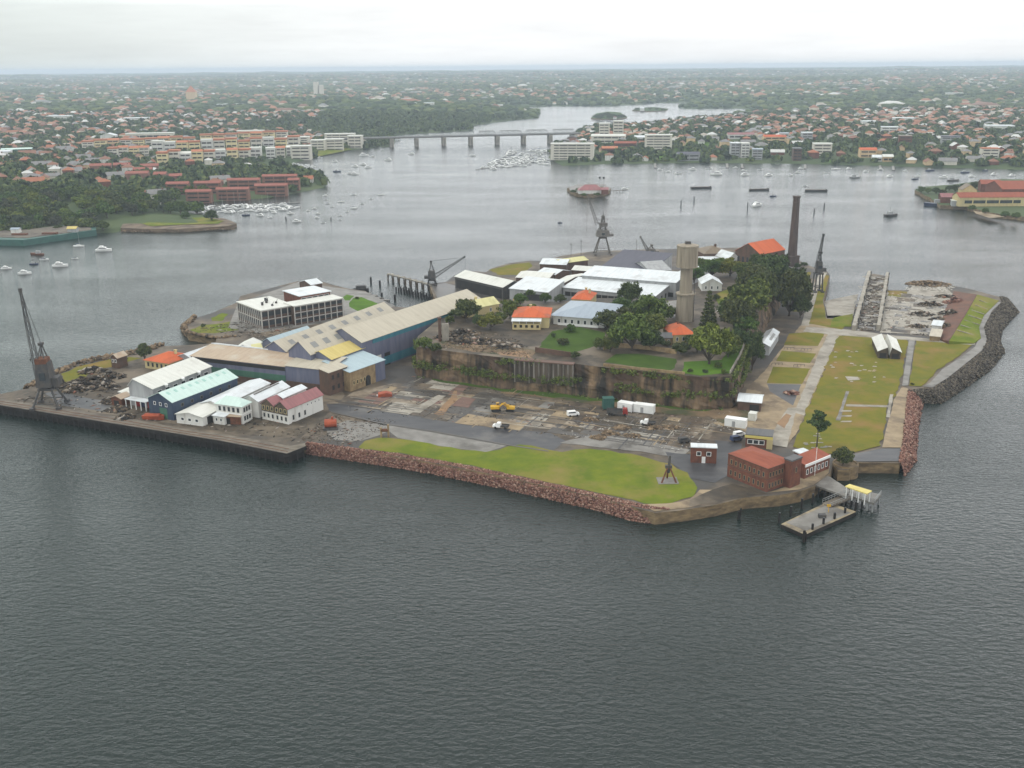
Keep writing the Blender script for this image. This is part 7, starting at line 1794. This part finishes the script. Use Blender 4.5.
# ================================================================== BOATS
def boat_protos():
    D = {}
    t = T('motor_cruiser', 'x', 'boat', (0, 0, 0)); hull_mesh(9, 3.0, 1.1).build('hull', M['white_paint'], t)
    MB().extr([(-3.6, 1.1), (1.9, 1.2), (1.0, 2.2), (-2.6, 2.3)], -1.15, 1.15, 'y').build('cabin', M['white_paint'], t)
    MB().extr([(-2.4, 1.5), (1.68, 1.5), (1.15, 2.0), (-2.4, 2.0)], -1.19, 1.19, 'y').build('window_band', M['glass'], t)
    MB().box(-2.2, -.9, 2.3, -.2, .9, 2.9).build('flybridge', M['white_paint'], t); D['cruiser'] = t
    t = T('sailing_yacht', 'x', 'yacht', (0, 0, 0)); hull_mesh(10, 2.8, 1.0, .6).build('hull', M['white_paint'], t)
    MB().extr([(-2.5, 1.0), (1.6, 1.1), (1.1, 1.6), (-2.2, 1.6)], -.8, .8, 'y').build('cabin', M['white_paint'], t)
    MB().tube((.6, 0, 1), (.6, 0, 13), .14, .09, 6).tube((.6, 0, 2.3), (-3.4, 0, 2.4), .12, n=5).build('mast', M['pale_steel'], t)
    MB().tube((.5, 0, 2.5), (-3.2, 0, 2.6), .26, .2, 6).build('furled_sail', M['navy'], t); D['yacht'] = t
    t = T('runabout', 'x', 'boat', (0, 0, 0)); hull_mesh(6, 2.1, .8).build('hull', M['white_paint'], t)
    MB().extr([(-.3, .8), (1.1, .9), (.4, 1.5), (-.1, 1.5)], -.8, .8, 'y').build('windscreen', M['glass'], t); MB().box(-2.4, -.7, .5, -.8, .7, .95).build('seat', M['navy'], t); D['runabout'] = t
    t = T('workboat', 'x', 'boat', (0, 0, 0)); hull_mesh(10, 3.2, 1.2).build('hull', M['navy'], t)
    MB().box(-2.6, -1.1, 1.2, .4, 1.1, 3.0).build('wheelhouse', M['grey_wall'], t); MB().tube((-1, 0, 3), (-1, 0, 6), .1, n=5).build('mast', M['dark_steel'], t); D['dark'] = t
    t = T('barge', 'x', 'barge', (0, 0, 0)); hull_mesh(23, 5.5, 1.7, flat_=True, sheer=0).build('hull', M['dark_steel'], t)
    MB().box(-10.5, -2.4, 1.72, 10.5, 2.4, 1.95).build('deck', M['timber'], t); MB().box(9.6, -2, 1.96, 10.6, 2, 2.8).build('bow_coaming', M['dark_steel'], t); D['barge'] = t
    return D
BP = boat_protos(); BM = child_map(); bused = set(); BL = {'cruiser': 9, 'yacht': 10, 'runabout': 6, 'dark': 10, 'barge': 23}
def boat(kind, px, wpx, label, rz=None, group=None):
    o = BP[kind]
    if kind in bused: o = copy_tree(o, BM)
    bused.add(kind); p = G(*px, 0); rz = rr.choice((0, math.pi)) + rr.uniform(-.25, .25) if rz is None else rz
    s = wpx * mpp(*px, 0) / BL[kind] / max(.45, abs(math.cos(rz)))
    o.location = p; o.rotation_euler = (0, 0, rz); o.scale = (s, s, s); o['label'] = label
    if group: o['group'] = group
    elif 'group' in o: del o['group']
    return o
for kind, x, y, w_, lb, rz in [('cruiser', 6.5, 269, 10, 'white cruiser moored farthest west off the floating dock', .2), ('cruiser', 25, 274, 13, 'white cruiser moored nearest the island crane', .1), ('dark', 34, 264.5, 9, 'small dark blue boat moored off the floating dock', 0),
                               ('runabout', 44.5, 260, 9, 'low white open boat left of the larger white cruiser', 0), ('cruiser', 60.5, 266.5, 15, 'larger white cruiser in the middle of the western moorings', .15), ('runabout', 75, 259, 7, 'tiny white open boat right of the larger white cruiser', 0), ('yacht', 79, 246.5, 11, 'white yacht with a tall mast moored right off the floating dock', 0),
                               ('cruiser', 104, 251, 16, 'biggest white cruiser, moored off the rock ledge', .05), ('dark', 37, 255, 14, 'rusty red brown tug lying beside the floating dock', 3.0),
                               ('barge', 701, 188.5, 21, 'dark empty barge moored off the small jetties, westernmost of three', .05), ('barge', 759, 190.5, 20, 'dark empty barge moored in line, middle of three', .05), ('barge', 816, 191.5, 22, 'dark empty barge moored in line, easternmost of three', -.1),
                               ('dark', 773, 196.5, 7, 'small dark open boat below the middle barge', 0), ('cruiser', 757, 206, 10, 'white motor cruiser under way above the powerhouse', .7), ('runabout', 805, 186.5, 5, 'tiny boat above the easternmost barge', 0), ('dark', 891, 216, 15, 'grey tug under way between finger wharf and depot island', .3),
                               ('dark', 560, 223, 5, 'tiny dark boat alone west of the travelling crane', 0), ('cruiser', 625, 189.5, 7, 'small boat lying at the jetty of the fort islet', 0), ('dark', 935, 206, 22, 'dark ship with a green deck tied up at the depot island', 3.0), ('dark', 948, 208, 12, 'short dark barge tied up beside the green decked ship', 3.1),
                               ('yacht', 354, 208.5, 7, 'yacht with a very tall mast, easternmost of the mid-river moorings', 0), ('yacht', 341, 202, 7, 'white yacht moored alone in mid river', 0), ('yacht', 381, 195, 7, 'white yacht moored farthest out in mid river', 0), ('dark', 246, 215.5, 8, 'dark hulled cruiser in front of the brick terrace marina', 0), ('cruiser', 297, 222, 9, 'white cruiser moored south-east of the brick terrace marina', 0),
                               ('cruiser', 364, 156, 10, 'large white cruiser moored before the small bay', .1), ('dark', 337, 172, 8, 'dark boat moored off the brick terraces, towards the bay', 0), ('dark', 855, 178, 11, 'long pale workboat moored off the eastern shore', 0), ('yacht', 836, 169.5, 9, 'white yacht with tall mast moored under the shore trees', 0), ('dark', 930, 171, 9, 'dark boat moored before the eastern green', 0), ('dark', 965, 173, 9, 'blue boat moored near the eastern point', 0), ('dark', 953, 181, 12, 'long grey boat moored north of the depot island', 0)]:
    o = boat(kind, (x, y), w_, lb, rz)
def hull_paint(lab, m):
    for o in bpy.data.objects:
        if o.get('label') == lab:
            for ch in o.children:
                if ch.name.startswith('hull'): ch.data = ch.data.copy(); ch.data.materials[0] = M[m]
hull_paint('rusty red brown tug lying beside the floating dock', 'rust'); hull_paint('grey tug under way between finger wharf and depot island', 'dark_steel'); hull_paint('long pale workboat moored off the eastern shore', 'pale_steel'); hull_paint('long grey boat moored north of the depot island', 'grey_steel')
for x, y, w_ in [(227, 213, 6), (260, 216, 8), (270, 218, 5), (274, 213, 6), (291, 214, 7), (308, 211, 4)]: boat('cruiser', (x, y), w_, 'white cruiser anchored just outside the brick terrace marina', group='cruisers outside the terrace marina')
for x, y, w_ in [(314, 209, 5), (318, 214, 5), (317, 218, 5), (323, 223, 5), (325, 196, 5), (326, 200, 4), (328, 204, 5), (332, 207, 4), (347, 212, 4), (340, 216, 4), (371, 199, 3.5), (354, 195, 5), (340, 220, 4), (362, 204, 4)]: boat(rr.choice(['cruiser', 'runabout']), (x, y), w_, 'small white boat on the mid-river moorings', group='small white boats on the mid-river moorings')
for x, y, w_ in [(350, 174, 6), (355, 167, 7), (363, 165, 7), (368, 168, 7), (355, 174.5, 8), (388, 160.5, 8), (411, 154.5, 7), (473, 156, 6), (320, 158, 5), (319, 173, 6), (335, 162, 6), (372, 157, 5)]: boat('cruiser', (x, y), w_, 'white cruiser moored between brick terraces and bridge', group='white cruisers between terraces and bridge')
for x, y, w_ in [(678, 174, 7), (692, 170, 8), (716, 175, 12), (709, 169, 7), (745, 175.5, 9), (744, 171, 6), (769, 176, 8), (791, 176, 5), (798, 173, 6), (801, 169, 6), (826, 173, 6), (735, 168, 5), (722, 168, 6), (760, 170, 6), (660, 170, 6), (668, 172, 5)]: boat(rr.choice(['cruiser', 'cruiser', 'runabout']), (x, y), w_, 'white boat moored off the small jetties of the far shore', group='white boats off the small jetties')
for x, y, w_ in [(849, 169, 6), (890, 177, 7), (915, 179.5, 7), (917, 177, 6), (979, 181.5, 6), (994, 175, 7), (1012, 176, 7), (943, 178, 8), (972, 177, 6), (905, 171.5, 5), (880, 170, 6), (1005, 182, 6), (866, 172, 6), (985, 171, 6)]: boat(rr.choice(['cruiser', 'runabout', 'dark']), (x, y), w_, 'small boat moored off the eastern shore green', group='boats off the eastern shore')
BIGM = np.array([(474, 171.5), (500, 159), (512, 152), (552, 149), (556, 164), (530, 166.5)], float)
cnt = 0
while cnt < 85:
    q_ = np.array([[rr.uniform(474, 556), rr.uniform(149, 172)]])
    if sdist(q_, BIGM)[0] > 0: continue
    g_ = np.array([list(G(q_[0, 0], q_[0, 1], 0)[:2])])
    if sdist(g_, WPOLY)[0] > -4: continue
    boat(rr.choice(['cruiser', 'cruiser', 'yacht']), tuple(q_[0]), rr.uniform(5, 9), 'white boat berthed in the crowded marina beside the bridge', rr.choice((0, math.pi)) + rr.uniform(-.7, .7), 'white boats in the crowded marina'); cnt += 1
for i in range(62):
    x = 200 + (i % 33) * 3.0 + rr.uniform(-1.4, 1.4); boat(rr.choice(['cruiser', 'cruiser', 'yacht']), (x, 209.5 - (x - 198) * .025 + rr.uniform(-1.0, 3.2) * (1 if i < 33 else -.9) + (1.2 if i < 33 else 0) - (2.5 if x > 285 else 0)), rr.uniform(5.5, 8.5), 'white boat berthed in the marina below the brick terraces', rr.choice((0, math.pi)) + rr.uniform(-.9, .9), 'white boats in the terrace marina')
for i in range(16):
    x = 274 + i * 2.6; boat('cruiser', (x, 169.5 - (x - 274) * .05 + rr.uniform(-1, 1)) if x > 292 else (x + 18, 166 + rr.uniform(-1, 1)), rr.uniform(4.5, 7), 'white boat berthed in the little bay marina beyond the terraces', None, 'white boats in the little bay marina')
def pier(label, a, b, w_=2.2):
    A, B = G(*a, 0), G(*b, 0); d = B - A
    t = T('pier', label, 'pier', A, math.atan2(d.y, d.x)); MB().box(0, -w_ / 2, .4, d.length, w_ / 2, .75).build('deck', M['slab_grey'], t)
    for i in range(6): MB().tube((d.length * (i + .5) / 6, w_ / 2, -1), (d.length * (i + .5) / 6, w_ / 2, 2.2), .2).build('pile', M['pile'], t)
pier('floating pier along the middle of the crowded marina', (476, 170), (552, 160)); pier('shorter floating pier at the bridge side of the crowded marina', (500, 160), (552, 153)); pier('floating pier along the marina below the brick terraces', (196, 208), (300, 203))
for i, (x, y, h) in enumerate([(681, 206, 9), (694, 202, 9), (747.5, 210, 12), (814, 214, 9), (824, 209, 10), (331, 220, 4), (286, 220, 5), (20, 292, 4)]):
    t = T('channel_marker', ('dark channel post west of the powerhouse roofs', 'dark channel post below the westernmost barge', 'tall dark channel post left of the moving cruiser', 'dark channel post right of the chimney', 'dark channel post farthest right of the chimney', 'dark buoy at the mid-river moorings', 'dark buoy off the brick terrace marina', 'short dark post in the water behind the wharf crane')[i], 'marker', G(x, y, 0))
    k_ = mpp(x, y, 0); MB().tube((0, 0, -1), (0, 0, h * k_ * .55), .45, .35, 7).build('post', M['pile'], t); MB().tube((0, 0, h * k_ * .55), (0, 0, h * k_ * .65), .6, .1, 7).build('topmark', M['dark_steel'], t)
for i, (x, y) in enumerate([(727, 166), (742, 166.5), (805, 167), (880, 168), (893, 168.5), (655, 166)]):
    pier(('westernmost small jetty of the far shore', 'second small jetty of the far shore', 'small jetty below the balconied flats', 'small jetty at the white boat shed', 'small jetty at the ochre boat shed', 'small jetty at the waterside park')[i], (x, y - 2), (x + .5, y + 2.2), 3)

# ================================================================== HAZE: one box of thin even air round camera and land
hm = bpy.data.materials.new('haze'); hm.use_nodes = True; t = hm.node_tree; t.nodes.clear()
pv = N(t, 'ShaderNodeVolumePrincipled'); pv.inputs['Color'].default_value = (0.76, 0.88, 1.0, 1); pv.inputs['Density'].default_value = 0.00012; pv.inputs['Anisotropy'].default_value = 0.0
mo = N(t, 'ShaderNodeOutputMaterial'); t.links.new(pv.outputs[0], mo.inputs['Volume'])
tag(MB().box(-14500, -400, -8, 14500, 21500, 130).build('haze', hm), kind='stuff')
